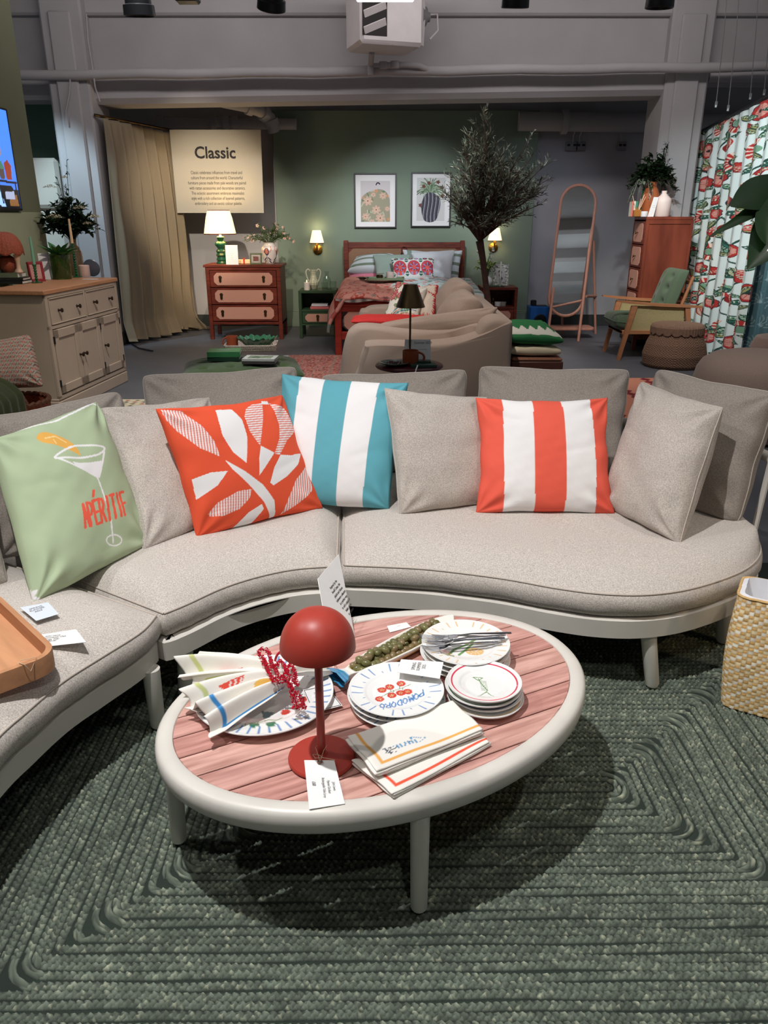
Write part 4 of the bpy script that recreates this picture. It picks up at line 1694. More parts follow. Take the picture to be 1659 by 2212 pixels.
for yy in (.02, .135):
    hp = smoothpoly([(.085, yy, hB - .02), (.10, yy, hB + .06), (.145, yy + .006, hB + .15), (.20, yy + .01, hB + .185), (.30, yy + .01, hB + .185), (.37, yy + .006, hB + .14), (.43, yy, hB + .06), (.445, yy, hB - .02)], 10, False)
    hp = np.array(hp)
    rg, cl = [], []
    n_ = len(hp)
    Ah = np.zeros((n_, 13, 3)); Ch = np.zeros((n_, 13, 3))
    tn = np.gradient(hp, axis=0); tn /= np.linalg.norm(tn, axis=1, keepdims=True)
    arc = np.r_[0, np.cumsum(np.linalg.norm(np.diff(hp, axis=0), axis=1))]
    for j in range(13):
        a = 2 * PI * j / 12
        s1 = np.cross(tn, [0, 1, 0])
        s1 /= np.linalg.norm(s1, axis=1, keepdims=True)
        tw_ = np.sin(a * 2 + arc * 2 * PI / .03)
        rr_ = .0075 + .0012 * np.abs(tw_)
        Ah[:, j] = hp + s1 * (rr_ * math.cos(a))[:, None] + np.array([0, 1, 0]) * (rr_ * math.sin(a))[:, None]
        Ch[:, j] = np.where((np.sin(a + arc * 2 * PI / .026) > 0)[:, None], np.array(lin((222, 168, 92))), np.array(lin((238, 232, 218))))
    grid('handle', Ah, m_straw, bag, Ch)

# ================================================================ HEADER SERVICES
q = M()
pa, pb = Q(-60, 164, 8.62), Q(1720, 143, 8.62)
q.tube([pa + (pb - pa) * k / 24 + Vector((0, 0, .006 * math.sin(k * 1.7))) for k in range(25)], .046, 12)
hp = tag(rebase(q.build('heating_pipe', m_wall)), 'long white painted pipe running along the beam', 'pipe')
m_unit = PM('unit_white', (205, 198, 198), .45, noise=(8, .05))
u0 = Q(772, 5, 8.0)
hu = thing('unit_heater', 'white ceiling mounted heater box with louvres on one face', 'heater', (Q(830, 60, 8.2).x, 8.2, 2.79), R(18))
q = M(); q.box(-.30, .30, -.25, .25, 0, .56, .03)
q.build('casing', m_unit, hu)
for k in range(4):
    q = M()
    q.T = Matrix.Translation((-.17, -.262, .13 + k * .125)) @ Matrix.Rotation(R(-22), 4, 'Y') @ Matrix.Rotation(R(30), 4, 'X')
    q.box(-.11, .11, -.005, .005, -.035, .035, .003)
    q.build('louvre', m_unit, hu)
q = M(); q.box(-.285, -.055, -.253, -.249, .06, .54, .001)
q.build('louvre_opening', PM('dark_opening', (40, 36, 36), .8), hu)
q = M(); q.cyl((.30, .05, .30), (.42, .05, .30), .12, .08, 20); q.cyl((.42, .05, .30), (.46, .05, .30), .045, .04, 14)
q.build('fan_motor', PM('motor_grey', (120, 118, 118), .6), hu)
q = M(); q.tube([(.30, -.02, .48), (.37, -.02, .50), (.385, -.02, .3), (.37, -.02, .05), (.30, -.02, .06)], .012, 8); q.tube([(.46, .05, .32), (.54, .05, .33), (.55, .05, .2), (.47, .05, .12)], .008, 6)
q.build('motor_guard', m_unit, hu)
q = M()
f = lambda x, y, Y=8.55: Q(x, y, Y)
q.tube([f(803, 112, 8.3), f(801, 140), f(800, 162)], .026, 10)
q.tube([f(801, 141), f(818, 141), f(828, 141)], .02, 10)
q.tube([f(826, 141), f(850, 141), f(880, 140), f(905, 142), f(924, 150, 8.6)], .028, 10)
q.lathe([(0, -.03), (.04, -.03), (.045, 0), (.04, .03), (0, .03)], 12, tuple(f(828, 141)))
q.lathe([(0, -.03), (.045, -.03), (.05, 0), (.045, .03), (0, .03)], 12, tuple(f(853, 140)))
q.lathe([(0, -.05), (.03, -.05), (.035, 0), (.03, .04), (0, .04)], 12, tuple(f(801, 150)))
tag(rebase(q.build('valve_pipework', m_wall)), 'white valve and elbow pipes joining heater to beam pipe', 'pipe')

# back wall pipes
def flanged(name, label, pts, r, flg):
    q = M()
    q.tube(pts, r, 18)
    for t_ in flg:
        i = int(t_); fr = t_ - i
        a, b = Vector(pts[i]), Vector(pts[min(i + 1, len(pts) - 1)])
        p = a.lerp(b, fr); d = (b - a).normalized()
        q.cyl(p - d * .035, p + d * .035, r * 1.28, r * 1.28, 20)
    tag(rebase(q.build(name, m_wall2)), label, 'pipe')


flanged('soil_pipe', 'thick white pipe along the back wall above the sign board', [Q(338, 265, 10.2), Q(470, 265, 10.2), Q(600, 268, 10.2), Q(640, 268, 10.2)], .062, (.08, .95, 1.15, 1.3))
flanged('soil_pipe', 'white elbow pipe dropping from the beam by the green wall corner', [Q(480, 218, 9.6), Q(530, 228, 9.7), Q(560, 238, 9.8), Q(583, 255, 9.95), Q(592, 285, 10.0)], .068, (1.3, 2.4, 3.3))
flanged('soil_pipe', 'thick grey pipe along the back wall above the mirror', [Q(1120, 262, 10.22), Q(1300, 264, 10.22), Q(1470, 266, 10.22), Q(1700, 268, 10.22)], .105, (.55, 1.9))

def socket(name, label, x, y, w_, h_, Y):
    a = Q(x, y, Y)
    t = thing(name, label, 'socket', (a.x, Y, a.z))
    q = M(); q.box(-w_ / 2, w_ / 2, -.03, 0, 0, h_, .006); q.build('faceplate', PM('metal_socket', (128, 126, 128), .4, .4), t)
    q = M()
    for dx in (-w_ / 4, w_ / 4):
        q.box(dx - .018, dx + .018, -.036, -.028, h_ * .5, h_ * .75, .002)
    q.build('switch', m_black, t)
    return t


tag(socket('double_socket', 'left metal double socket on the wall above the mirror', 1233, 326, .15, .10, 10.38), 'left metal double socket on the wall above the mirror', 'socket')
socket('double_socket', 'right metal double socket, beside its twin above the mirror', 1253, 326, .12, .10, 10.38)
socket('double_socket', 'pale single socket on the wall right of the pair', 1342, 326, .10, .10, 10.38)
q = M()
for x in (1238, 1252):
    q.tube([Q(x, 308, 10.36), Q(x, 296, 10.36), Q(x + 4, 284, 10.30)], .010, 6)
q.tube([Q(1342, 308, 10.37), Q(1342, 284, 10.37)], .012, 6)
tag(rebase(q.build('conduit', m_wall2)), 'short grey conduits feeding the wall sockets', 'conduit')

# spotlights on the ceiling track
def trackspot(label, x, y, Y, yaw, tilt, lit=False, sc=1.0):
    a = Q(x, y, Y)
    t = thing('ceiling_spotlight', label, 'spotlight', (a.x, a.y, a.z), yaw)
    t.rotation_euler[0] = tilt
    t.scale = (sc, sc, sc)
    q = M(); q.lathe([(0, .17), (.05, .17), (.062, .15), (.066, .05), (.078, .045), (.080, .0), (.074, -.004), (.070, .012), (0, .014)], 32, cap0=False, cap1=False)
    q.build('housing', m_black, t)
    q = M(); q.lathe([(0, .016), (.069, .014), (.0, .018)], 24, cap0=False, cap1=False)
    q.build('lens', PM('lens_lit', (255, 214, 180), .4, emit=((255, 206, 170), 5.0)) if lit else PM('lens_dark', (60, 60, 62), .2), t)
    q = M(); q.tube([(.0, .0, .165), (0, 0, .30), (0, 0, .55)], .014, 8); q.box(-.02, .02, -.07, .07, .14, .20, .004)
    q.build('bracket', m_black, t)
    return t


trackspot('black cylinder spotlight above the left column', 302, 34, 4.6, 0, R(8))
trackspot('lit black spotlight tilted right, left of the heater box', 586, 20, 4.6, R(20), R(26), True, .92)
trackspot('black spotlight right of the heater box', 1112, 16, 4.6, 0, R(14), False, .9)
trackspot('rightmost black spotlight along the top edge', 1424, 17, 4.6, 0, R(6), False, .9)
q = M(); a = Q(405, 6, 4.6); q.box(a.x - .06, a.x + .06, 4.55, 4.65, a.z, a.z + .1, .01)
tag(rebase(q.build('track_adaptor', m_black)), 'small black box fixed to the lighting track', 'adaptor')
q = M(); a = Q(832, 3, 6.0); q.box(a.x - .19, a.x + .19, 5.9, 6.02, a.z, a.z + .03, .006)
o = q.build('diffuser', PM('strip_lit', (255, 255, 255), .5, emit=((255, 255, 255), 6)))
lt = thing('strip_light', 'bright white strip light at the top centre edge', 'light', (0, 0, 0)); lt.location = (a.x, 5.96, a.z)
o.parent = lt; o.matrix_parent_inverse = Matrix.Translation(-Vector(lt.location))
q = M(); q.box(-.20, .20, -.07, .07, .03, .07, .006); q.build('housing', m_unit, lt)
# suspension wires at the right
for i, (x, x2, yb) in enumerate(((1556, 1546, 232), (1582, 1572, 240), (1622, 1620, 215), (1652, 1650, 206))):
    a, b = Q(x + 18, -60, 7.6), Q(x2, yb, 8.0)
    q = M(); q.tube([a, a.lerp(b, .4) + Vector((.01, 0, 0)), b], .004, 5)
    q.cyl(b, b + Vector((0, 0, .05)), .012, .012, 8)
    tag(rebase(q.build('hanging_wire', PM('wire_grey', (150, 152, 150), .4, .5))), ['first thin suspension wire right of the right column', 'second suspension wire from the right column', 'third suspension wire over the floral curtain', 'rightmost suspension wire over the floral curtain'][i], 'wire', 'wires above the floral curtain')
# loose cables on the columns
q = M(); q.tube([Q(186, 30, 8.6), Q(190, 90, 8.6), Q(200, 150, 8.6), Q(206, 190, 8.6), Q(216, 220, 8.6)], .008, 5)
q.tube([Q(152, 160, 8.6), Q(150, 200, 8.6), Q(142, 240, 8.6), Q(144, 270, 8.6)], .008, 5)
tag(rebase(q.build('cable', m_wall)), 'thin painted cables clipped down the left column', 'cable')
q = M(); q.tube([Q(1482, 10, 8.8), Q(1478, 80, 8.8), Q(1474, 130, 8.8), Q(1482, 160, 8.8), Q(1488, 205, 8.8), Q(1478, 235, 8.8), Q(1464, 252, 8.8)], .012, 6)
q.tube([Q(1480, 155, 8.8), Q(1492, 205, 8.8), Q(1480, 240, 8.8), Q(1462, 256, 8.8)], .010, 6)
tag(rebase(q.build('cable', m_wall)), 'loose grey cables hanging down the right column', 'cable')

# ================================================================ SIGN BOARD "Classic"
def board(name, label, cor, thick, m, cat):
    BL, BR, TR, TL = [Vector(c) for c in cor]
    ex, ey = (BR - BL).normalized(), (TL - BL)
    n = ex.cross(ey).normalized()
    base = BL.copy()
    o = M()
    a = [BL, BR, TR, TL]
    o.add([p - base for p in a] + [p - base - n * thick for p in a], [(0, 1, 2, 3), (7, 6, 5, 4), (0, 4, 5, 1), (1, 5, 6, 2), (2, 6, 7, 3), (3, 7, 4, 0)])
    ob = o.build(name, m, None, False)
    ob.location = base
    tag(ob, label, cat)
    return ob, ex, n.cross(ex), n


Ys = 9.75
cb = [Q(383, 460, Ys), Q(570, 460, Ys), Q(563, 280, Ys), Q(366, 280, Ys)]
sb_, ex, ey, n_ = board('sign_board', 'large cream sign board headed Classic above the dresser', cb, .012, PM('sign_cream', (186, 180, 166), .75, noise=(3, .03)), 'sign')
Hs = (cb[3] - cb[0]).length
c_ = sb_.location + Vector()
mid = (cb[1] - cb[0]) * .5
text('heading', 'Classic', .175, m_ink, sb_, basis(mid * .97 + ey * Hs * .665 + n_ * .001, ex, ey), .004, 'CENTER', .0005, 1, 0, .98)
text('lettering', 'Classic celebrates influences from travel and\nculture from around the world. Characterful\nfurniture pieces made from pale woods are paired\nwith rattan accessories and decorative ceramics.\nThis eclectic assortment embraces maximalist\nstyle with a rich collection of layered patterns,\nembroidery and an exotic colour palette.', .049, m_ink, sb_, basis(mid * .97 + ey * Hs * .475 + n_ * .001, ex, ey), .0, 'CENTER', .0005, 1.13, 0, .68)

# ================================================================ BEIGE CURTAIN
def curtain(name, label, p0, p1, zt0, zt1, zb, nf, amp, m, nx=220, nz=60, colf=None, flare=.0, seed=1, puddle=.0, parent=None, thick=.004, pleat=.12):
    a, b = np.array(p0[:2]), np.array(p1[:2])
    L = np.linalg.norm(b - a)
    d = (b - a) / L
    nn = np.array([d[1], -d[0]])
    u, v = np.meshgrid(np.linspace(0, 1, nx), np.linspace(0, 1, nz), indexing='ij')
    w_ = .35 * vnoise(u, v * .4, seed, 6)
    ph = nf * 2 * PI * (u + .02 * w_ + .012 * np.sin(v * 4 + seed))
    am = amp * (.35 + .65 * np.clip((1 - v) / .22, 0, 1) ** .6) * (1 + .35 * vnoise(u, v, seed + 4, 7))
    off = am * (np.sin(ph) + .35 * np.sin(2 * ph + seed)) 
    fl = flare * (1 - v) ** 2
    A = np.zeros((nx, nz, 3))
    ue = u + fl * (u - .4)
    for c in range(2):
        A[..., c] = a[c] + (b - a)[c] * ue + nn[c] * off
    zt = zt0 + (zt1 - zt0) * u
    A[..., 2] = zb + (zt - zb) * v
    if puddle:
        k = np.clip((.10 - v) / .10, 0, 1)
        for c in range(2):
            A[..., c] += nn[c] * puddle * k * (.6 + .5 * vnoise(u, v * 0, seed + 7, 14))
        A[..., 2] = np.maximum(A[..., 2], .012 + .03 * k * (1 + vnoise(u, v, seed + 8, 18)))
    col = colf(u, v, L, zt0 - zb) if colf else None
    o = grid(name, A, m, parent, col, ang=80, solid=thick)
    if parent is None:
        rebase(o)
        tag(o, label, 'curtain')
    return o


cv = thing('beige_curtain', 'floor length beige curtain pooling on the floor by the left column', 'curtain', (-2.75, 9.2, 0))
m_bc = fabric('beige_linen', (140, 126, 104), 300, .14, .3)
c_o = curtain('curtain_panel', '', (-2.86 + 2.75, 8.72 - 9.2), (-2.42 + 2.75, 9.95 - 9.2), 2.28, 2.24, .012, 7, .060, m_bc, 240, 60, flare=.12, seed=3, puddle=.10, parent=cv, thick=.005)
q = M(); q.tube([(-.16, -.55, 2.30), (.36, .8, 2.27)], .014, 10)
q.build('curtain_rail', m_dgold, cv)
# gathered tail pooled on the floor
q = M()
n, k = 60, 40
u, v = np.meshgrid(np.linspace(-1, 1, n), np.linspace(0, 1, k), indexing='ij')
A = np.zeros((n, k, 3))
pt = P(398, 712, 0)
A[..., 0] = pt.x + 2.75 + u * .17 * (1 - .75 * v) + .02 * np.sin(u * 9 + v * 5) * (1 - v)
A[..., 1] = pt.y - 9.2 + .03 * np.sin(u * 12 + 1) * (1 - v * .5)
A[..., 2] = .01 + v * .62 * (1 - .25 * u * u)
A[..., 1] -= (.10 * (1 - v) ** 2) * (1 - u * u)
A[..., 0] += (.16 * (1 - v) ** 3)
grid('curtain_tail', A, m_bc, cv, solid=.005)
q = M(); q.tube([P(262, 728, .01), P(280, 740, .012), P(300, 752, .012), P(330, 758, .012)], .008, 6)
tag(rebase(q.build('floor_cable', m_black)), 'black cable on the floor at the left column foot', 'cable')


# ================================================================ CANE FRONT FURNITURE
def octo(w_, h_, c):
    return [(-w_ / 2 + c, -h_ / 2), (w_ / 2 - c, -h_ / 2), (w_ / 2, -h_ / 2 + c), (w_ / 2, h_ / 2 - c), (w_ / 2 - c, h_ / 2), (-w_ / 2 + c, h_ / 2), (-w_ / 2, h_ / 2 - c), (-w_ / 2, -h_ / 2 + c)]


FX = Matrix.Rotation(R(90), 4, 'X')


def cane_drawer(t, x0, x1, z0, z1, y, mw, mc, pulls, c=.035, mrg=.045, knob=False):
    q = M(); q.box(x0, x1, y, y + .02, z0, z1, .003)
    d = q.build('drawer', mw, t)
    q = M(); q.T = Matrix.Translation(((x0 + x1) / 2, y, (z0 + z1) / 2)) @ FX
    q.prism(octo(x1 - x0 - 2 * mrg, z1 - z0 - 2 * mrg * .5, c), -.002, .004, .001)
    q.build('cane_panel', mc, d)
    for px in pulls:
        q = M()
        zc = (z0 + z1) / 2
        if knob:
            q.T = Matrix.Translation((px, y - .004, zc)) @ FX
            q.lathe([(0, 0), (.005, 0), (.005, .014), (.013, .018), (.012, .026), (0, .028)], 12, cap0=False, cap1=False)
            q.T = None
            q.tube([(px, y - .03, zc), (px, y - .032, zc - .02)], .003, 6)
        else:
            q.T = Matrix.Translation((px, y - .004, zc)) @ FX
            q.lathe([(0, 0), (.008, 0), (.020, .004), (.016, .008), (0, .010)], 8, (0, .018, 0), cap0=False, cap1=False)
            q.prism([(-.006, .018), (.006, .018), (.015, -.005), (.012, -.03), (0, -.038), (-.012, -.03), (-.015, -.005)], .006, .013, .002)
        q.build('pull', m_dgold, d)
    return d


dl, dr = P(455, 733), P(612, 733)
DW = dr.x - dl.x
DH = Q(455, 572, dl.y).z
dres = thing('chest_of_drawers', 'wide red brown dresser with three pink cane drawers under the sign', 'chest of drawers', ((dl.x + dr.x) / 2, dl.y, 0))
q = M()
q.box(-DW / 2 - .02, DW / 2 + .02, -.01, .47, DH - .028, DH, .004)
q.build('top', m_redwood, dres)
q = M()
for sx in (-1, 1):
    q.box(sx * DW / 2 - (.0 if sx < 0 else .045), sx * DW / 2 + (.045 if sx < 0 else 0), .0, .46, .17, DH - .028, .004)
q.box(-DW / 2, DW / 2, .43, .45, .17, DH - .03, .002); q.box(-DW / 2, DW / 2, .005, .45, .17, .20, .002)
q.box(-DW / 2 + .04, DW / 2 - .04, .0, .03, DH - .06, DH - .028, .002)
q.build('carcass', m_redwood, dres)
for sx in (-1, 1):
    for y in (.0, .42):
        q = M(); x = sx * (DW / 2 - .0225); q.box(x - .0225, x + .0225, y, y + .045, 0, .172, .003)
        q.build('leg', m_redwood, dres)
dh = (DH - .06 - .205) / 3
for k in range(3):
    z0 = .205 + k * dh
    cane_drawer(dres, -DW / 2 + .048, DW / 2 - .048, z0 + .004, z0 + dh - .004, -.004, m_redwood, m_cane, (-.26, .235))
dy = dl.y


def stand(x, y=None, z=DH, Y=None, off=.2):
    """point on a surface of height z, seen at column x, at depth Y"""
    YY = Y if Y else dy + off
    p = Q(x, 500, YY)
    return p.x, YY, z


# lamp on the dresser
lx, ly, lz = stand(475, off=.22)
dl_ = thing('table_lamp', 'green turned ceramic lamp with lit pleated cream shade on the red dresser', 'lamp', (lx, ly, DH))
m_gg = PM('green_glaze', (28, 82, 56), .12, noise=(10, .1), coat=.6)
q = M(); q.lathe([(0, 0), (.062, 0), (.064, .012), (.05, .03), (.062, .045), (.048, .075), (.064, .095), (.05, .115), (.06, .14), (.036, .165), (.066, .205), (.068, .215), (.058, .235), (.030, .25), (.044, .29), (.03, .30), (0, .30)], 32, cap0=False, cap1=False)
q.build('base', m_gg, dl_)
sh = PM('shade_lit', (250, 238, 200), .8, emit=((255, 226, 160), 1.0), noise=(20, .03))
q = M()
npl = 120
rg = []
for r_, z_ in ((.178, .325), (.172, .36), (.145, .50), (.122, .575)):
    rg.append([((r_ + .003 * math.sin(j * PI)) * math.cos(2 * PI * j / npl) if False else (r_ + (.003 if j % 2 else 0)) * math.cos(2 * PI * j / npl), (r_ + (.003 if j % 2 else 0)) * math.sin(2 * PI * j / npl), z_) for j in range(npl)])
q.rings(rg, True, False, False)
o = q.build('lamp_shade', sh, dl_, False)
q = M(); q.lathe([(.181, .320), (.184, .325), (.181, .331)], 60, cap0=False, cap1=False); q.lathe([(.122, .571), (.127, .576), (.122, .581)], 60, cap0=False, cap1=False)
q.build('trim', PM('shade_trim', (120, 60, 50), .8), dl_)
q = M(); q.cyl((0, 0, .30), (0, 0, .40), .012, .012, 10); q.lathe([(0, .40), (.02, .41), (.03, .44), (.02, .465), (0, .475)], 16, cap0=False, cap1=False)
q.build('bulb', PM('bulb_lit', (255, 240, 200), .5, emit=((255, 220, 150), 12)), dl_)
point('lamp_glow', (lx, ly - .02, DH + .53), 5.0, (1, .74, .42), .06)
point('lamp_glow', (lx, ly - .02, DH + .30), 1.2, (1, .74, .42), .04)

cx, cy, _ = stand(497, off=.03)
cc_ = [Vector((cx - .07, cy, DH)), Vector((cx + .072, cy, DH)), Vector((cx + .066, cy + .03, DH + .21)), Vector((cx - .074, cy + .03, DH + .21))]
card('sign_card', 'white printed card standing before the green lamp on the dresser', cc_, '-', .0, cat='card') if False else card('sign_card', 'white printed card standing before the green lamp on the dresser', cc_, '---\n\n------\n--------\n---\n------\n-----', .016, cat='card', thick=.002, margin=(.5, .80), space=1.2)


def photo_frame(name, label, loc, w_, h_, mf, mp_, rz=0, tilt=.18, bw=.018, inner=None):
    t = thing(name, label, 'photo frame', loc, rz)
    X = Matrix.Translation((0, 0, .0)) @ Matrix.Rotation(-tilt, 4, 'X')
    q = M(); q.T = X
    q.box(-w_ / 2, w_ / 2, -.006, .006, 0, bw, .003); q.box(-w_ / 2, w_ / 2, -.006, .006, h_ - bw, h_, .003)
    q.box(-w_ / 2, -w_ / 2 + bw, -.006, .006, bw, h_ - bw, .003); q.box(w_ / 2 - bw, w_ / 2, -.006, .006, bw, h_ - bw, .003)
    q.build('frame', mf, t)
    q = M(); q.T = X; q.box(-w_ / 2 + bw * .8, w_ / 2 - bw * .8, -.002, .003, bw * .8, h_ - bw * .8, .001)
    pic = q.build('picture', mp_, t)
    if inner:
        q = M(); q.T = X; q.box(-w_ * .22, w_ * .22, -.004, -.002, h_ * .3, h_ * .7, .001)
        q.build('print', inner, t)
    q = M(); q.tube([(0, .02, h_ * .6), (0, .10 + .0, .004)], .006, 6)
    q.build('strut', m_black, t)
    return t


photo_frame('photo_frame', 'small green scalloped photo frame on the red dresser', (stand(549, off=.06)[0], dy + .06, DH), .14, .125, PM('frame_green', (92, 100, 66), .4, noise=(60, .2)), PM('photo_dark', (176, 166, 156), .5, noise=(30, .3)), -.08, inner=PM('photo_print', (120, 60, 50), .5, noise=(60, .6)))
q = M(); p_ = stand(524, off=.24); q.box(-.09, .09, -.03, .03, 0, .045, .006)
g_ = thing('gift_box', 'small cream box tied with red ribbon behind the photo frame', 'box', p_)
q.build('box', PM('cream_box', (232, 208, 160), .6, noise=(20, .05)), g_)
q = M(); q.box(-.01, .01, -.033, .033, -.0, .048, .002); q.tube([(0, -.03, .048), (.02, -.03, .07), (0, -.03, .05), (-.02, -.03, .07), (0, -.03, .048)], .004, 6)
q.build('ribbon', PM('red_ribbon', (200, 60, 40), .6), g_)

# patterned vase of sweet peas
vx, vy, _ = stand(580, off=.22)
vs = thing('flower_vase', 'white vase painted with dark tulip, holding pink flowers on the dresser', 'vase', (vx, vy, DH))
nz_, na_ = 60, 96
zz = np.linspace(0, .235, nz_)
prf = np.interp(zz, [0, .01, .05, .11, .155, .185, .205, .225, .235], [.050, .058, .072, .088, .098, .088, .062, .058, .068])
an = np.linspace(0, 2 * PI, na_, endpoint=False)
A = np.zeros((na_, nz_, 3))
A[..., 0] = np.cos(an)[:, None] * prf; A[..., 1] = np.sin(an)[:, None] * prf; A[..., 2] = zz
sx_ = (an[:, None] + PI / 2) % (2 * PI)
sx_ = np.where(sx_ > PI, sx_ - 2 * PI, sx_) * .085 + 0 * zz
szz = zz + 0 * sx_
vcol = np.zeros(A.shape) + np.array(lin((232, 226, 220)))
INK = np.array(lin((44, 46, 66))); PK = np.array(lin((226, 140, 120)))
for dx in (0, .14, -.14, .25):
    X_ = sx_ - dx + .02
    e = (X_ / .026) ** 2 + ((szz - .135) / .040) ** 2
    vcol[(e < 1)] = INK
    e2 = (X_ / .016) ** 2 + ((szz - .138) / .03) ** 2
    vcol[e2 < 1] = PK
    vcol[(np.abs(X_) < .003) & (szz < .10)] = INK
    for s2 in (-1, 1):
        for zc, rx in ((.055, .03), (.025, .04)):
            ee = ((X_ * s2 - rx) * .8 + (szz - zc) * -.6) ** 2 / .028 ** 2 + ((X_ * s2 - rx) * .6 + (szz - zc) * .8) ** 2 / .007 ** 2
            vcol[ee < 1] = INK
        vcol[nearline(X_ * s2, szz, [(.03, .12), (.05, .16), (.045, .19)], .004)] = PK
grid('vase_body', A, VC('painted_ceramic', .25, coat=.4), vs, vcol, closeu=True)


def bouquet(t, base, R_, H, nst, ml, mfl, leafL=.05, leafW=.012, fl=.02, nfl=30, seed=1, spread=1.0, nleaf=9, droop=.1, sq=1, lname='foliage', petals=5):
    r = random.Random(seed)
    stems, leaves, flw = M(), M(), M()
    leaves.open = True
    tips = []
    for i in range(nst):
        a = r.uniform(0, 2 * PI)
        rad = R_ * math.sqrt(r.uniform(.02, 1)) * spread
        h = H * r.uniform(.55, 1.0) * (1 - .35 * (rad / (R_ * spread)) ** 2)
        b = Vector(base)
        tip = b + Vector((math.cos(a) * rad, math.sin(a) * rad * sq, h))
        mid_ = b.lerp(tip, .5) + Vector((0, 0, h * .12))
        tip.z -= droop * rad
        path = [b, b.lerp(mid_, .5) + Vector((0, 0, .01)), mid_, mid_.lerp(tip, .5) + Vector((0, 0, .01)), tip]
        stems.tube(path, .0022, 4, False)
        for k in range(nleaf):
            tt = r.uniform(.25, 1)
            i0 = min(3, int(tt * 4)); p = path[i0].lerp(path[i0 + 1], tt * 4 - i0)
            d = Vector((r.uniform(-1, 1), r.uniform(-1, 1), r.uniform(-.3, 1)))
            leafmesh(leaves, p, d, (r.uniform(-.3, .3), r.uniform(-.3, .3), 1), leafL * r.uniform(.6, 1.2), leafW * r.uniform(.7, 1.2))
        tips.append(tip)
    stems.build('stem', ml, t)
    lo = leaves.build(lname, ml, t); lo['kind'] = 'stuff'
    if mfl:
        flw.open = True
        for i in range(nfl):
            c = tips[i % len(tips)] + Vector((r.uniform(-.01, .01), r.uniform(-.01, .01), r.uniform(-.02, .01)))
            s0_ = r.uniform(.7, 1.2) * fl
            ax_ = Vector((r.uniform(-1, 1), r.uniform(-1.4, .3), r.uniform(.2, 1))).normalized()
            o1 = ax_.orthogonal().normalized(); o2 = ax_.cross(o1)
            for k in range(petals):
                an_ = 2 * PI * k / petals
                leafmesh(flw, c, (o1 * math.cos(an_) + o2 * math.sin(an_)) + ax_ * .5, ax_, s0_, s0_ * .8)
        fo = flw.build('blossom', mfl, t); fo['kind'] = 'stuff'
    return tips


m_lf = PM('leaf_green', (72, 98, 46), .55, noise=(30, .3))
m_dlf = PM('leaf_dark', (38, 58, 34), .45, noise=(30, .3))
m_pinkf = PM('pale_pink_petal', (232, 190, 170), .6, noise=(60, .1))
bouquet(vs, (0, 0, .20), .30, .28, 46, m_lf, m_pinkf, .055, .010, .022, 26, 5, nleaf=10, droop=.25)

# ================================================================ NIGHTSTANDS
m_gwood = PM('green_wood', (52, 76, 52), .45, noise=(8, .12), stretch=(1, 1, 5))


def nightstand(name, label, x0, x1, ybase, m, back, Yn=None):
    a, b = P(x0, ybase), P(x1, ybase)
    W_ = b.x - a.x
    t = thing(name, label, 'nightstand', ((a.x + b.x) / 2, a.y, 0))
    H_ = Q(x0, 628 if x0 < 800 else 621, a.y).z
    q = M()
    q.box(-W_ / 2, W_ / 2, 0, .40, H_ - .03, H_, .003)
    for sx in (-1, 1):
        x = sx * (W_ / 2)
        q.box(min(x, x - sx * .035), max(x, x - sx * .035), .0, .40, .16, H_ - .03, .003)
    q.box(-W_ / 2 + .03, W_ / 2 - .03, 0.004, .39, H_ * .56, H_ * .56 + .025, .002)
    q.box(-W_ / 2 + .03, W_ / 2 - .03, .37, .39, .16, H_ - .03, .002); q.box(-W_ / 2 + .03, W_ / 2 - .03, 0, .39, .15, .17, .002)
    q.build('carcass', m, t)
    for sx in (-1, 1):
        for y in (0, .36):
            q = M(); x = sx * (W_ / 2 - .018); q.box(x - .018, x + .018, y, y + .036, 0, .162, .003); q.build('leg', m, t)
    cane_drawer(t, -W_ / 2 + .037, W_ / 2 - .037, .175, H_ * .56 - .004, -.003, m, m_cane, (0,), c=.03, mrg=.035)
    return t, a.y, H_, W_


n1, y1_, h1, w1_ = nightstand('nightstand', 'green nightstand with pink cane drawer left of the bed', 648, 728, 731, m_gwood, None)
n2, y2_, h2, w2_ = nightstand('nightstand', 'red brown nightstand right of the bed behind the olive tree', 1036, 1113, 726, m_redwood, None)


def book(name, label, loc, w_, d_, h_, col, rz=0, group=None, pages=(226, 222, 210), titles=None, tcol=None):
    t = thing(name, label, 'book', loc, rz, group)
    mc = PM('cover_%d_%d_%d' % tuple(col), col, .5, noise=(30, .06))
    q = M()
    q.box(-w_ / 2, w_ / 2, -d_ / 2, d_ / 2, 0, .003, .001); q.box(-w_ / 2, w_ / 2, -d_ / 2, d_ / 2, h_ - .003, h_, .001)
    q.box(-w_ / 2, w_ / 2, -d_ / 2, -d_ / 2 + .003, 0, h_, .001)
    q.build('cover', mc, t)
    q = M(); q.box(-w_ / 2 + .004, w_ / 2 - .004, -d_ / 2 + .003, d_ / 2 - .004, .003, h_ - .003, .001)
    q.build('pages', PM('pages_%d' % pages[0], pages, .8, noise=(3, .05), stretch=(1, 1, 90)), t)
    if titles:
        text('lettering', titles, h_ * .55, tcol or m_white, t, basis((0, -d_ / 2 - .0006, h_ * .28), (1, 0, 0), (0, 0, 1)))
    return t


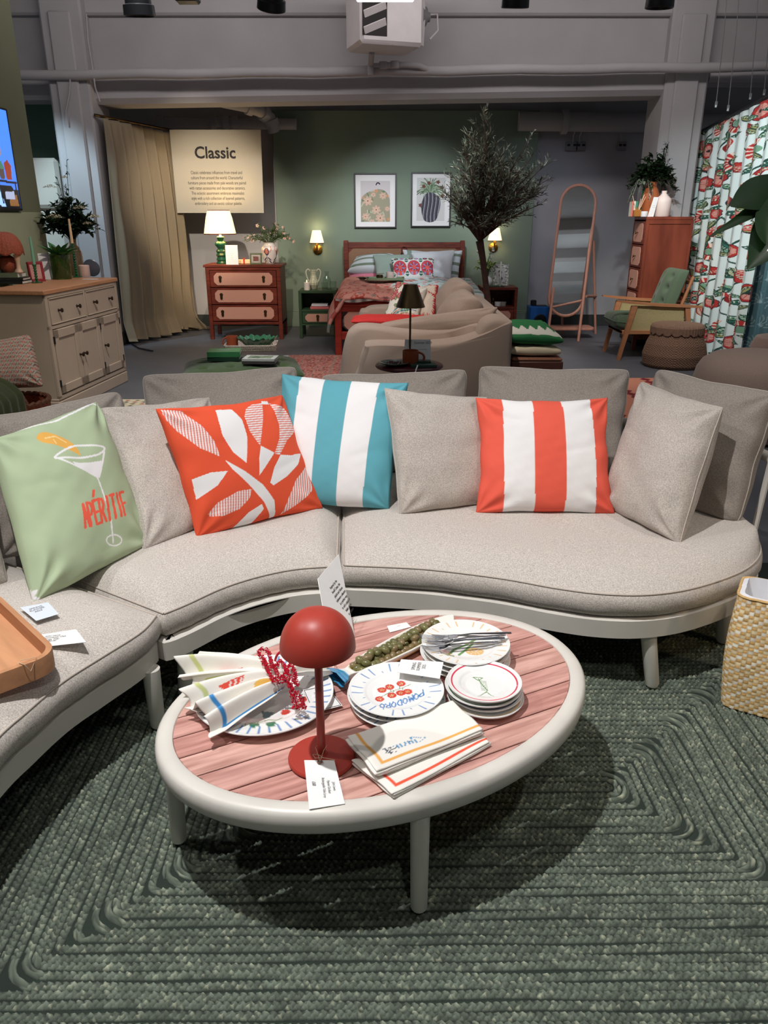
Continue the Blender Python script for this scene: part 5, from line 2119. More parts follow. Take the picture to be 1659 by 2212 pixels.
bx = stand(687, Y=y1_ + .16)[0]
book('book', 'pink book, lower of two on the green nightstand shelf', (bx, y1_ + .14, h1 * .56 + .0255), .22, .16, .03, (212, 110, 110))
book('book', 'white book lying on the pink one in the green nightstand', (bx, y1_ + .14, h1 * .56 + .057), .19, .15, .024, (222, 222, 226))
q = M(); q.lathe([(0, 0), (.024, 0), (.028, .03), (.026, .06), (.018, .075), (0, .075)], 16, cap0=False, cap1=False)
o = q.build('brass_jar', m_dgold); o.location = (stand(692, Y=y1_ + .3)[0], y1_ + .30, h1 * .56 + .0255); tag(o, 'small dark brass jar in the back of the green nightstand', 'jar')
# candle
cx_ = stand(659, Y=y1_ + .1)[0]
t = thing('candle', 'white candle in a glass cup on the green nightstand', 'candle', (cx_, y1_ + .1, h1))
q = M(); q.lathe([(0, 0), (.034, 0), (.036, .085), (.033, .085), (.031, .06), (0, .06)], 24, cap0=False, cap1=False); q.build('cup', PM('candle_white', (236, 226, 214), .4, noise=(20, .03)), t)
q = M(); q.lathe([(0, 0), (.006, .006), (.004, .02), (0, .032)], 10, (0, 0, .085), cap0=False, cap1=False); q.build('flame', PM('flame', (255, 240, 200), .5, emit=((255, 220, 150), 4)), t)
# gingham vase with two handles
t = thing('two_handled_vase', 'pale checked vase with two looped handles on the green nightstand', 'vase', (stand(674, Y=y1_ + .22)[0], y1_ + .22, h1))
nz_, na_ = 50, 72
zz = np.linspace(0, .215, nz_)
prf = np.interp(zz, [0, .01, .05, .08, .11, .16, .2, .215], [.03, .036, .058, .062, .045, .032, .036, .042])
an = np.linspace(0, 2 * PI, na_, endpoint=False)
A = np.zeros((na_, nz_, 3)); A[..., 0] = np.cos(an)[:, None] * prf; A[..., 1] = np.sin(an)[:, None] * prf; A[..., 2] = zz
g1 = np.sin(an * 12)[:, None] > 0; g2 = np.sin(zz * 2 * PI / .022) > 0
gc = np.zeros(A.shape) + np.array(lin((226, 222, 200)))
gc[(g1 & g2)] = np.array(lin((150, 158, 120))); gc[(g1 ^ g2)] = np.array(lin((190, 190, 160)))
grid('vase_body', A, VC('painted_ceramic', .25), t, gc, closeu=True)
for s in (-1, 1):
    q = M(); q.tube(smoothpoly([(s * .035, 0, .20), (s * .06, 0, .225), (s * .085, 0, .20), (s * .08, 0, .15), (s * .058, 0, .09)], 6, False), .007, 8); q.build('handle', PM('handle_cream', (214, 210, 188), .3), t)


def glassware(name, label, loc, prof, cat='glass', th=.002):
    q = M()
    pr_ = prof + [(max(r - th, .0005), z + (.004 if i == 0 else 0)) for i, (r, z) in list(enumerate(prof))[::-1]]
    q.lathe([(0, prof[0][1])] + pr_ + [(0, prof[0][1] + .004)], 28, cap0=False, cap1=False)
    o = q.build(name, m_glass)
    o.location = loc
    tag(o, label, cat)
    return o


glassware('tumbler', 'short glass tumbler between the checked vase and carafe', (stand(698, Y=y1_ + .12)[0], y1_ + .12, h1), [(.03, 0), (.036, .04), (.036, .085)])
glassware('carafe', 'clear glass carafe on the green nightstand', (stand(703, Y=y1_ + .24)[0], y1_ + .24, h1), [(.045, 0), (.047, .09), (.042, .12), (.020, .145), (.018, .17), (.026, .20)], 'carafe')
glassware('tumbler', 'glass tumbler nearest the bed on the green nightstand', (stand(717, Y=y1_ + .2)[0], y1_ + .2, h1), [(.03, 0), (.036, .04), (.036, .09)])

# right nightstand items
nx = lambda x, o_=.15: stand(x, Y=y2_ + o_)[0]
t = thing('flower_vase', 'round white vase with green hydrangea right of the bed', 'vase', (nx(1058, .2), y2_ + .2, h2))
q = M(); q.lathe([(0, 0), (.03, 0), (.055, .03), (.06, .06), (.045, .095), (.03, .105), (.034, .115), (.028, .112), (0, .10)], 28, cap0=False, cap1=False); q.build('vase_body', m_plate, t)
bouquet(t, (0, 0, .1), .14, .24, 16, m_lf, PM('hydrangea', (170, 196, 110), .6, noise=(60, .2)), .05, .02, .022, 60, 8, nleaf=5)
bouquet(t, (-.03, 0, .14), .16, .36, 8, m_lf, PM('white_petal', (226, 222, 214), .6, noise=(60, .1)), .03, .01, .02, 14, 18, nleaf=3)


# dove picture frame (white lattice frame with a grey print)
fr = photo_frame('photo_frame', 'white leaf patterned frame with grey print on the right nightstand', (nx(1087, .24), y2_ + .24, h2), .19, .25, PM('lattice_white', (214, 216, 208), .6, noise=(46, .6), col2=(120, 124, 116)), PM('print_paper', (206, 208, 206), .6), 0, bw=.045)
q = M(); q.T = Matrix.Rotation(-.18, 4, 'X')
q.tube(smoothpoly([(-.03, -.006, .16), (-.01, -.006, .175), (.01, -.006, .155), (-.015, -.006, .12), (.02, -.006, .085), (0, -.006, .07)], 6, False), .006, 6)
q.build('print', m_inkg, fr)
t = thing('candlestick', 'white dinner candle in a clear holder on the right nightstand', 'candlestick', (nx(1086, .08), y2_ + .08, h2))
q = M(); q.lathe([(0, 0), (.035, 0), (.036, .006), (.012, .012), (.016, .03), (.01, .05), (.016, .07), (.012, .10), (0, .10)], 20, cap0=False, cap1=False); q.build('holder', PM('frosted', (220, 226, 224), .2, trans=.5), t)
q = M(); q.lathe([(.010, .095), (.010, .27), (.004, .29), (0, .292)], 12); q.build('taper', PM('taper_white', (232, 232, 220), .5), t)
book('book', 'flat dark green book under the vase on the right nightstand', (nx(1076, .10), y2_ + .12, h2), .20, .15, .012, (60, 84, 62))
sz2 = h2 * .56 + .0255
for x, l in ((1083, 'white lidded jar on the right nightstand shelf'), (1095, 'glass jar beside the white jar on the right nightstand shelf')):
    q = M(); q.lathe([(0, 0), (.034, 0), (.036, .004), (.036, .035), (.038, .036), (.038, .05), (.0, .052)], 22, cap0=False, cap1=False)
    o = q.build('jar', m_plate if x < 1090 else PM('smoke_glass', (150, 150, 140), .2)); o.location = (nx(x, .10), y2_ + .10, sz2); tag(o, l, 'jar')
q = M(); q.lathe([(0, 0), (.016, 0), (.018, .03), (.006, .045), (.006, .06), (.012, .065), (.010, .09), (0, .095)], 16, cap0=False, cap1=False)
o = q.build('bottle', m_gold); o.location = (nx(1072, .16), y2_ + .16, sz2); tag(o, 'small brass topped bottle on the right nightstand shelf', 'bottle')


# ================================================================ WALL LAMPS AND PICTURES
def sconce(label, x, y, Y=10.27, sc=1.0):
    a = Q(x, y, Y - .12)
    t = thing('wall_lamp', label, 'lamp', (a.x, Y, a.z))
    q = M(); q.T = Matrix.Translation((0, 0, 0)) @ FX
    q.lathe([(0, 0), (.058, 0), (.058, .012), (.03, .022), (0, .024)], 24, cap0=False, cap1=False)
    q.build('backplate', m_gold, t)
    q = M(); q.tube([(0, -.02, 0), (0, -.07, -.012), (0, -.11, .0), (0, -.12, .05), (0, -.12, .11)], .010, 8); q.lathe([(0, .05), (.018, .055), (.014, .09), (0, .095)], 14, (0, -.12, 0), cap0=False, cap1=False)
    q.build('arm', m_gold, t)
    q = M(); q.lathe([(.088, .09), (.084, .11), (.052, .235)], 40, (0, -.12, 0), cap0=False, cap1=False)
    q.build('lamp_shade', PM('sconce_shade_lit', (250, 238, 214), .8, emit=((255, 222, 176), 1.1)), t)
    q = M(); q.lathe([(.0885, .085), (.091, .088), (.0885, .092)], 40, (0, -.12, 0), cap0=False, cap1=False)
    q.build('trim', PM('shade_trim', (120, 60, 50), .8), t)
    q = M(); q.lathe([(0, .11), (.018, .13), (.02, .15), (0, .175)], 14, (0, -.12, 0), cap0=False, cap1=False)
    q.build('bulb', PM('bulb_lit', (255, 240, 200), .5), t)
    point('sconce_glow', (a.x, Y - .12, a.z + .07), 1.1, (1, .76, .40), .02)
    point('sconce_glow', (a.x, Y - .12, a.z + .26), .6, (1, .80, .50), .02)


sconce('lit brass wall lamp with cream shade left of the bed', 685, 541)
sconce('lit brass wall lamp with cream shade right of the bed, behind the tree', 1068, 536)


def art(label, x0, x1, y0, y1, paint, Y=10.262):
    a, b = Q(x0, y1, Y), Q(x1, y0, Y)
    w_, h_ = b.x - a.x, b.z - a.z
    t = thing('framed_print', label, 'picture', ((a.x + b.x) / 2, Y, a.z))
    q = M(); f_ = .018
    q.box(-w_ / 2, w_ / 2, -.025, 0, 0, f_, .002); q.box(-w_ / 2, w_ / 2, -.025, 0, h_ - f_, h_, .002)
    q.box(-w_ / 2, -w_ / 2 + f_, -.025, 0, f_, h_ - f_, .002); q.box(w_ / 2 - f_, w_ / 2, -.025, 0, f_, h_ - f_, .002)
    q.build('frame', m_black, t)
    n, k = 150, 200
    u, v = np.meshgrid(np.linspace(0, 1, n), np.linspace(0, 1, k), indexing='ij')
    A = np.zeros((n, k, 3))
    A[..., 0] = (u - .5) * (w_ - 2 * f_ * .9); A[..., 1] = -.010; A[..., 2] = f_ * .9 + v * (h_ - 1.8 * f_)
    col = np.zeros(A.shape) + np.array(lin((232, 232, 234)))
    paint(u, v, col)
    grid('print', A, VC('art_paper', .10, coat=.4), t, col)
    return t


def flower(u, v, col, cx, cy, r, n, c, cc, ph=0, asp=1.35):
    x, y = (u - cx) * 1.0, (v - cy) * asp
    d = np.hypot(x, y); a = np.arctan2(y, x) + ph
    col[(d < r * (.45 + .55 * np.abs(np.cos(a * n / 2))))] = c
    col[(d < r * (.45 + .55 * np.abs(np.cos(a * n / 2)))) & (np.abs(np.cos(a * n / 2)) > .985) & (d > r * .3)] = c * .72
    col[d < r * .12] = cc


def art1(u, v, col):
    m_ = (u > .13) & (u < .87) & (v > .10) & (v < .88)
    col[m_] = np.array(lin((204, 200, 204)))
    body = inpoly(u, v, smoothpoly([(.13, .10), (.14, .5), (.22, .62), (.45, .71), (.65, .72), (.78, .66), (.86, .52), (.86, .3), (.85, .10)], 6)) & m_
    sub = np.zeros_like(col); sub[:] = np.array(lin((158, 156, 136)))
    r = random.Random(4)
    for i in range(26):
        cx, cy = r.uniform(.13, .87), r.uniform(.1, .70)
        an_ = r.uniform(0, 6.28)
        p = [(cx, cy), (cx + .09 * math.cos(an_), cy + .07 * math.sin(an_))]
        sub[nearline(u, v, p, .016)] = np.array(lin(r.choice([(176, 180, 158), (120, 134, 108), (190, 190, 172)])))
    for cx, cy, r_ in ((.31, .50, .13), (.69, .60, .10), (.52, .33, .12), (.62, .17, .13), (.25, .20, .10), (.80, .35, .07), (.45, .62, .07), (.40, .10, .08)):
        flower(u, v, sub, cx, cy, r_, 7, np.array(lin((216, 184, 166))), np.array(lin((60, 40, 40))), cx * 9)
    for cx, cy in ((.83, .15), (.17, .58), (.52, .69), (.82, .60)):
        flower(u, v, sub, cx, cy, .05, 5, np.array(lin((214, 160, 120))), np.array(lin((140, 60, 40))))
    col[body] = sub[body]
    col[nearline(u, v, [(.52, .81), (.54, .84), (.58, .845), (.61, .82)], .012)] = np.array(lin((40, 36, 60)))


def art2(u, v, col):
    m_ = (u > .12) & (u < .87) & (v > .10) & (v < .92)
    col[m_] = np.array(lin((206, 208, 208)))
    r = random.Random(9)
    for i in range(60):
        an_ = r.uniform(-.3, PI + .3)
        L_ = r.uniform(.16, .42)
        x1, y1 = .48 + L_ * math.cos(an_), .60 + L_ * .8 * math.sin(an_) + .05
        pts = smoothpoly([(.48, .6), ((.48 + x1) / 2, (.6 + y1) / 2 + .06), (x1, y1 - .04)], 5, False)
        c = np.array(lin(r.choice([(116, 140, 116), (92, 116, 92), (150, 168, 146)])))
        col[nearline(u, v, pts, .010) & m_] = c
    for cx, cy in ((.30, .76), (.44, .82), (.78, .74), (.22, .40), (.80, .58), (.68, .84)):
        flower(u, v, col, cx, cy, .055, 5, np.array(lin((110, 62, 58))), np.array(lin((190, 150, 120))))
    b = inpoly(u, v, smoothpoly([(.34, .10), (.24, .35), (.30, .55), (.42, .64), (.60, .62), (.74, .52), (.74, .34), (.62, .10)], 6))
    col[b] = np.array(lin((84, 84, 96)))
    x = (u - .49) / (.25 + .0 * v)
    st_ = np.sin(x * 16 + 1.5 * np.sin(v * 9)) > .55
    col[b & st_] = np.array(lin((146, 146, 156)))
    col[b & (np.sin(x * 16 + 2 + 1.5 * np.sin(v * 9)) > .9)] = np.array(lin((48, 48, 58)))


art('framed print of a pale floral vase, left of the pair above the bed', 766, 857, 374, 493, art1)
art('framed print of a dark vase with green leaves, right of the pair above the bed', 887, 976, 372, 491, art2)

# ================================================================ BED
bed = thing('bed', 'double bed with red brown frame and cane headboard against the green wall', 'bed', (.25, 9.1, 0))
HX = .72
q = M()
for s in (-1, 1):
    q.box(s * HX - .03, s * HX + .03, .93, .99, 0, 1.07, .006)
q.box(-HX, HX, .94, .98, .98, 1.05, .005); q.box(-HX, HX, .94, .98, .45, .55, .005); q.box(-.025, .025, .94, .98, .5, 1.0, .004)
q.build('headboard_frame', m_redwood, bed)
for s in (-1, 1):
    q = M(); q.T = Matrix.Translation((s * (HX / 2 + .005), .955, .765)) @ FX
    w2, h2_ = HX / 2 - .035, .225
    c_ = .07
    o_ = [(-w2, -h2_), (w2, -h2_), (w2, h2_ - (c_ if s > 0 else 0)), (w2 - (c_ if s > 0 else 0.001), h2_), (-w2 + (c_ if s < 0 else 0.001), h2_), (-w2, h2_ - (c_ if s < 0 else 0))]
    q.prism(o_, -.004, .004, .001)
    q.build('cane_panel', m_gcane, bed)
q = M(); q.box(-HX + .03, HX - .03, .952, .962, .93, .98, .001)
q.build('headboard_corner', m_redwood, bed)
q = M()
for s in (-1, 1):
    q.box(s * HX - .035, s * HX + .035, -1.07, -1.0, 0, .57, .006)
q.box(-HX, HX, -1.06, -1.01, .49, .55, .005); q.box(-HX, HX, -1.06, -1.01, .16, .24, .005); q.box(-HX + .03, HX - .03, -1.05, -1.03, .44, .50, .003)
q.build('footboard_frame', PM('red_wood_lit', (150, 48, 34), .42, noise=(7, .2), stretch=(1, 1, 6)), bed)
q = M(); q.T = Matrix.Translation((0, -1.04, .345)) @ FX; q.prism(octo(2 * HX - .12, .21, .06), -.004, .004, .001)
q.build('cane_panel', m_cane, bed)
q = M(); q.box(-HX - .01, -HX + .03, -1.0, .94, .2, .34, .004); q.box(HX - .03, HX + .01, -1.0, .94, .2, .34, .004); q.box(-HX, HX, -1, .94, .18, .22, .002)
q.build('side_rail', m_redwood, bed)
q = M(); q.box(-.68, .68, -.98, .92, .225, .52, .05)
tag(q.build('mattress', PM('mattress_white', (225, 225, 225), .9, noise=(30, .04))), 'white mattress under the patterned duvet', 'mattress').location = (.25, 9.1, 0)

PKD, CORAL = np.array(lin((226, 156, 140))), np.array(lin((206, 84, 70)))
DG = np.array(lin((66, 96, 84)))


def duvet_col(u, v, L=0, H=0):
    """pink trail on the left third, pale trail elsewhere"""
    col = np.zeros(u.shape + (3,)) + np.array(lin((206, 222, 222)))
    pk = (u < .42 + .04 * np.sin(v * 9)) 
    col[pk] = PKD
    edge = (u < .035)
    col[edge] = np.array(lin((120, 130, 124)))
    r = random.Random(3)
    for i in range(330):
        cx, cy = r.uniform(0, 1), r.uniform(0, 1)
        an = r.uniform(0, 6.28)
        p = smoothpoly([(cx, cy), (cx + .025 * math.cos(an), cy + .03 * math.sin(an)), (cx + .04 * math.cos(an + .6), cy + .05 * math.sin(an + .6))], 4, False)
        inpk = cx < .42
        col[nearline(u, v, p, .0042)] = (CORAL * .9 if inpk else (DG * 1.6 if i % 2 else CORAL * 1.1)) 
    for i in range(120):
        cx, cy = r.uniform(0, 1), r.uniform(0, 1)
        d = np.hypot((u - cx) * 1.0, (v - cy) * 1.0)
        a = np.arctan2(v - cy, u - cx)
        c = (np.array(lin((196, 96, 86))), np.array(lin((170, 140, 132))), np.array(lin((236, 190, 170))))[i % 3] if cx < .42 else (np.array(lin((226, 130, 120))), np.array(lin((120, 160, 150))), np.array(lin((150, 186, 200))))[i % 3]
        col[d < .017 * (1 + .25 * np.cos(a * 6))] = c
        col[d < .006] = col[d < .006] * .5
    return col


n, k = 200, 170
u, v = np.meshgrid(np.linspace(0, 1, n), np.linspace(0, 1, k), indexing='ij')
X = -.86 + u * 1.78
Yv = -1.10 + v * 1.42
def rollz(X, lo, hi, r):
    over = np.maximum(lo - X, X - hi)
    return over
zt_ = .595 + .07 * np.clip((Yv + 1.1) / 1.3, 0, 1) + .022 * vnoise(X * 1.6, Yv * 1.8, 4, 4) + .01 * vnoise(X, Yv, 5, 11)
ovL = np.clip(-.66 - X, 0, 1); ovR = np.clip(X - .70, 0, 1); ovF = np.clip(-.98 - Yv, 0, 1)
Xn = np.where(ovL > 0, -.66 - .17 * np.sin(np.clip(ovL / .2, 0, 1) * PI / 2) - .03 * vnoise(Yv, Yv * 0, 7, 9), np.where(ovR > 0, .74 + .07 * np.sin(np.clip(ovR / .2, 0, 1) * PI / 2), X))
drop = 1.5 * np.maximum(ovL, ovR * .7) + .55 * ovF
zn = zt_ - drop * np.clip(drop / .12, .2, 1)
Yn = Yv + 0
# left corner hangs lower towards the foot
A = np.stack([Xn, Yn, np.maximum(zn, .16)], -1)
dv = thing('duvet', 'duvet with pink floral trail at left and pale leaf pattern at right', 'duvet', (.25, 9.1, 0))
grid('cover', A, m_print, dv, duvet_col(u, v), solid=.03, ang=85)
q = M()
Xs = np.linspace(-.74, .60, 50)
q.open = True
V = []
for x in Xs:
    V += [(x, -1.095, .58 + .008 * math.sin(x * 20)), (x, -1.10, .545 + .01 * math.sin(x * 14))]
q.add(V, [(2 * i, 2 * i + 1, 2 * i + 3, 2 * i + 2) for i in range(len(Xs) - 1)])
cb3 = np.zeros((len(V), 3))
for i in range(len(V)):
    cb3[i] = lin((104, 96, 92)) if (i // 4) % 2 else lin((176, 160, 150))
q.build('checked_underside', m_print, dv, True, cb3)


def bedpillow(label, BLp, BRp, TRp, TLp, Yb, Yt, thick, m, **k):
    cs = [Q(*BLp, Yb), Q(*BRp, Yb), Q(*TRp, Yt), Q(*TLp, Yt)]
    return tag(pillow('bed_pillow', cs, thick, m, **k), label, 'pillow')


STR = stripes(np.array(lin((206, 218, 226))), np.array(lin((120, 138, 124))), (.12, .22, .42, .52, .72, .82))


def hstripes(U, W, back=False):
    return STR(W, U)


m_pinkc = PM('pink_cotton', (214, 128, 150), .9, noise=(40, .05))
m_sagec = PM('sage_cotton', (150, 170, 162), .9, noise=(200, .1))
m_whc = PM('white_cotton', (214, 220, 228), .9, noise=(60, .03))
bedpillow('pink pillow at the bottom of the left pile on the bed', (750, 607), (850, 609), (846, 588), (752, 588), 9.55, 9.75, .16, m_pinkc, n=36, seed=3)
bedpillow('green and white striped pillow lying on the pink one at the left', (748, 588), (860, 586), (856, 552), (768, 556), 9.55, 9.80, .20, m_print, n=60, seed=5, paint=hstripes)
bedpillow('pillow with striped edge leaning against the headboard centre', (876, 600), (960, 600), (970, 546), (868, 538), 9.82, 9.95, .14, m_print, n=60, seed=6, paint=lambda U, W, back=False: stripes(np.array(lin((206, 218, 226))), np.array(lin((130, 150, 140))), (.1, .2))(U, W))
bedpillow('green and white striped pillow at the right edge of the bed', (935, 604), (990, 603), (1000, 540), (940, 544), 9.72, 9.90, .14, m_print, n=60, seed=7, paint=hstripes)
bedpillow('large plain white pillow in front of the right striped pillow', (905, 604), (975, 604), (984, 540), (885, 546), 9.50, 9.72, .16, m_whc, n=40, seed=8)
bedpillow('sage green square pillow left of the medallion cushion', (812, 604), (888, 604), (886, 550), (804, 550), 9.38, 9.55, .14, m_sagec, n=40, seed=9)


def medal(U, W, back=False):
    col = np.zeros(U.shape + (3,)) + np.array(lin((226, 226, 224)))
    R_ = np.array(lin((196, 60, 84))); O_ = np.array(lin((228, 96, 84))); B_ = np.array(lin((140, 160, 210))); G_ = np.array(lin((50, 110, 96))); D_ = np.array(lin((50, 50, 66)))
    for i, c in enumerate((-.62, .03, .66)):
        x = (U - c) / .30; y = (W + .05) / .66
        d = np.hypot(x, y); a = np.arctan2(x, y)
        col[d < 1] = R_
        col[(d < .9) & (d > .78) & (np.sin(a * 16) > 0)] = O_
        col[(d < .72) & (np.cos(a * 7) > .55)] = B_
        col[(d < .62) & (d > .3) & (np.cos(a * 7) < -.6)] = D_
        col[(d < .7) & (np.cos(a * 7) < -.93)] = O_
        col[(d < .28)] = O_
        col[(y < -.45) & (d < 1.05) & (np.abs(x) < .6)] = O_
        col[(y < -.6) & (y > -.98) & (np.abs(np.abs(x) - .35) < .13)] = B_ * 1.1
    for c in (-.95, -.3, .35, .97):
        for wy in (-.6, .62):
            x = (U - c) / .09; y = (W - wy) / .2
            col[(np.hypot(x, y) < 1) & (np.abs(y) > .2)] = G_
    for c in (-.75, -.5, -.1, .15, .55, .8):
        x = (U - c) / .11; y = (W - .80) / .12
        col[(np.hypot(x, y) < 1)] = (G_, B_, G_, B_ * .9, D_, G_)[int((c + 1) * 3) % 6]
        col[(np.hypot(x, y) < .45)] = O_
    return col


bedpillow('white lumbar cushion with three red medallions at the front of the bed', (850, 604), (938, 604), (939, 557), (843, 558), 9.18, 9.32, .12, m_print, n=130, seed=10, paint=medal)

# breakfast tray things on the bed
zb = .685
def onbed(x, Y, z=zb):
    p = Q(x, 600, Y); return (p.x, Y, z)
t = thing('bed_tray', 'flat pale green tray on the bed with cup and pot', 'tray', onbed(832, 8.98))
q = M(); q.prism(rrect(.42, .22, .03), 0, .008, .001); q.build('tray_base', PM('sage_tray', (122, 140, 108), .5), t)
q = M()
rg = [[(x, y, .004) for x, y in rrect(.42, .22, .03)], [(x, y, .026) for x, y in rrect(.43, .23, .035)], [(x, y, .026) for x, y in rrect(.415, .215, .03)], [(x, y, .008) for x, y in rrect(.41, .21, .03)]]
q.rings(rg, True, False, False); q.build('tray_rim', PM('sage_tray', (122, 140, 108), .5), t)


def mug(name, label, loc, r, h, m, hx=1, cat='mug', rz=0):
    t = thing(name, label, cat, loc, rz)
    q = M(); q.lathe([(0, 0), (r * .9, 0), (r, h * .1), (r, h), (r * .93, h), (r * .92, h * .12), (0, h * .12)], 28, cap0=False, cap1=False); q.build('body', m, t)
    q = M(); q.tube([(hx * r * (.95 + .75 * math.sin(a)), 0, h * (.5 + .34 * math.cos(a))) for a in np.linspace(0, PI, 12)], r * .14, 8); q.build('handle', m, t)
    return t


mug('mug', 'blush and white mug on the bed beside the medallion cushion', onbed(843, 8.98, zb + .0085), .045, .075, PM('blush_glaze', (220, 200, 192), .3))
q = M(); q.lathe([(0, 0), (.03, 0), (.04, .02), (.035, .045), (0, .05)], 18, cap0=False, cap1=False); q.tube([(-.04, 0, .055), (.05, 0, .06)], .003, 6)
o = q.build('honey_pot', m_dgold); o.location = onbed(820, 9.0, zb + .0085); tag(o, 'small dark pot on the bed tray left of the mug', 'pot')
t = thing('leaf_dish', 'dark green leafy dish at the left of the bed', 'dish', onbed(783, 9.05, zb - .005)); lm = M(); lm.open = True
for i in range(16):
    a = i * 2.4; leafmesh(lm, (0, 0, .01), (math.cos(a), math.sin(a), .35), (0, 0, 1), .08, .04)
lm.build('leaf', m_dlf, t); q = M(); q.lathe([(0, 0), (.03, 0), (.05, .02), (0, .015)], 18, cap0=False, cap1=False); q.build('dish', m_gg, t)

# ================================================================ COUCH
couch = thing('couch', 'beige slipcovered couch seen from its arm side in front of the bed', 'sofa', (.27, 6.3, 0))
m_couch = fabric('couch_linen', (172, 152, 136), 300, .12, .3)


def slab(q, outl, y0, y1, r=.04):
    """outline in XZ extruded along Y with rounded edges"""
    n = len(outl)
    c = np.array(smoothpoly(outl, 5), float)
    ce = c.mean(0)
    rg = []
    for k_ in range(4):
        a = k_ / 3 * PI / 2
        f_ = r * (1 - math.sin(a))
        d = ce - c
        L_ = np.linalg.norm(d, axis=1, keepdims=True)
        rg.append([(p[0], y0 + r * (1 - math.cos(a)) if False else y0 + r - r * math.cos(a) * 1.0, p[1]) for p in c + d / L_ * f_])
    for k_ in range(3, -1, -1):
        a = k_ / 3 * PI / 2
        f_ = r * (1 - math.sin(a))
        d = ce - c
        L_ = np.linalg.norm(d, axis=1, keepdims=True)
        rg.append([(p[0], y1 - r + r * math.cos(a), p[1]) for p in c + d / L_ * f_])
    q.rings(rg)


# local frame: origin (.27, 6.3)
q = M(); slab(q, [(-.49, .01), (-.45, .35), (-.41, .49), (-.36, .53), (.0, .53), (.25, .555), (.45, .62), (.57, .675), (.60, .65), (.60, .4), (.61, .01)], -1.0, -.72, .03)
q.build('arm', m_couch, couch)
q = M(); slab(q, [(-.61, .02), (-.59, .30), (-.55, .52), (-.50, .60), (-.40, .625), (-.1, .60), (.2, .60), (.42, .64), (.5, .5), (.5, .02)], -.76, -.50, .06)
q.build('arm_cushion', m_couch, couch)
q = M(); slab(q, [(-.52, .01), (-.50, .50), (-.44, .57), (-.30, .60), (.3, .61), (.58, .68), (.60, .6), (.60, .01)], .72, .98, .05)
q.build('arm', m_couch, couch)
q = M(); q.box(-.50, .40, -.72, .74, .01, .34, .03); q.build('seat_base', m_couch, couch)
q = M(); q.box(-.53, .30, -.48, .72, .335, .47, .05); q.build('seat_cushion', m_couch, couch)
q = M()
q.T = Matrix.Rotation(0, 4, 'Z')
slab(q, [(.33, .02), (.36, .5), (.40, .65), (.48, .70), (.58, .685), (.61, .64), (.61, .3), (.61, .02)], -.97, .96, .04)
q.build('back', m_couch, couch)
for i, (y0, y1, zt) in enumerate(((-.55, .12, .79), (.10, .72, .84))):
    BL, BR = (.20, y0, .46), (.20, y1, .46)
    cs = [(.18, y1, .46), (.18, y0, .46), (.42, y0 + .02, zt), (.42, y1 - .02, zt)]
    pillow('back_cushion', cs, .30, m_couch, couch, n=40, seed=30 + i, bow=.03, wr=.006, power=.33)
pillow('arm_pillow', [(-.36, -.62, .53), (.45, -.70, .55), (.56, -.62, .745), (-.30, -.58, .62)], .20, m_couch, couch, n=44, seed=41, bow=.02, wr=.005)


def cpillow(label, pxs, Ys_, th_, m, **k):
    cs = [Q(*p, Y) for p, Y in zip(pxs, Ys_)]
    return tag(pillow('couch_cushion', cs, th_, m, **k), label, 'cushion')


def chintz(U, W, back=False):
    col = np.zeros(U.shape + (3,)) + np.array(lin((226, 220, 206)))
    G_ = np.array(lin((74, 130, 82))); P_ = np.array(lin((168, 58, 66)))
    r = random.Random(5)
    for i in range(26):
        cx, cy = r.uniform(-1, .4), r.uniform(-1, 1)
        an = r.uniform(0, 3.1)
        pts = smoothpoly([(cx, cy), (cx + .18 * math.cos(an), cy + .18 * math.sin(an)), (cx + .2 * math.cos(an + .8), cy + .34 * math.sin(an + .8))], 5, False)
        col[nearline(U, W, pts, .05)] = G_ if i % 2 else G_ * .5
        col[nearline(U, W, pts, .015)] = np.array(lin((190, 200, 150)))
    for i in range(9):
        cx, cy = r.uniform(-.9, .7), r.uniform(.0, .9)
        d = np.hypot(U - cx, W - cy); a = np.arctan2(W - cy, U - cx)
        col[d < .17 * (1 + .2 * np.cos(a * 7))] = P_
        col[(d < .12) & (np.cos(a * 7) > 0)] = np.array(lin((214, 150, 140)))
    for i in range(14):
        pts = smoothpoly([(-.6 + i * .02, -.95 + i * .05), (0, -.75 + i * .06), (.8, -.7 + i * .09)], 6, False)
        col[nearline(U, W, pts, .014)] = [np.array(lin(c)) for c in ((96, 170, 160), (220, 110, 90), (230, 226, 210), (70, 110, 150))][i % 4]
    return col


def redfringe(U, W, back=False):
    col = np.zeros(U.shape + (3,)) + np.array(lin((216, 200, 182)))
    e = np.maximum(np.abs(U), np.abs(W))
    a = np.arctan2(W, U)
    col[e > .70 + .10 * np.sin(a * 34) + .05 * np.sin(a * 13)] = np.array(lin((190, 40, 44)))
    return col


cpillow('flat red edged cushion lying along the couch arm', [(756, 696), (940, 700), (936, 686), (762, 684)], [5.85, 5.85, 6.05, 6.05], .07, PM('red_cord', (196, 44, 40), .8, noise=(60, .1)), n=36, seed=2, bow=.01)
cpillow('chintz cushion with green leaves and red flowers on the couch', [(822, 702), (898, 704), (925, 622), (856, 608)], [6.15, 6.1, 6.4, 6.4], .16, m_print, n=120, seed=12, paint=chintz, bow=.04)
cpillow('cream cushion with jagged red border on the couch', [(880, 702), (938, 704), (942, 640), (900, 622)], [6.25, 6.25, 6.5, 6.5], .18, m_print, n=110, seed=13, paint=redfringe, bow=.03)
cpillow('small cushion corner with red edge behind the jagged cushion', [(912, 650), (944, 650), (948, 616), (906, 624)], [6.75, 6.75, 6.85, 6.85], .12, m_print, n=70, seed=17, paint=redfringe)

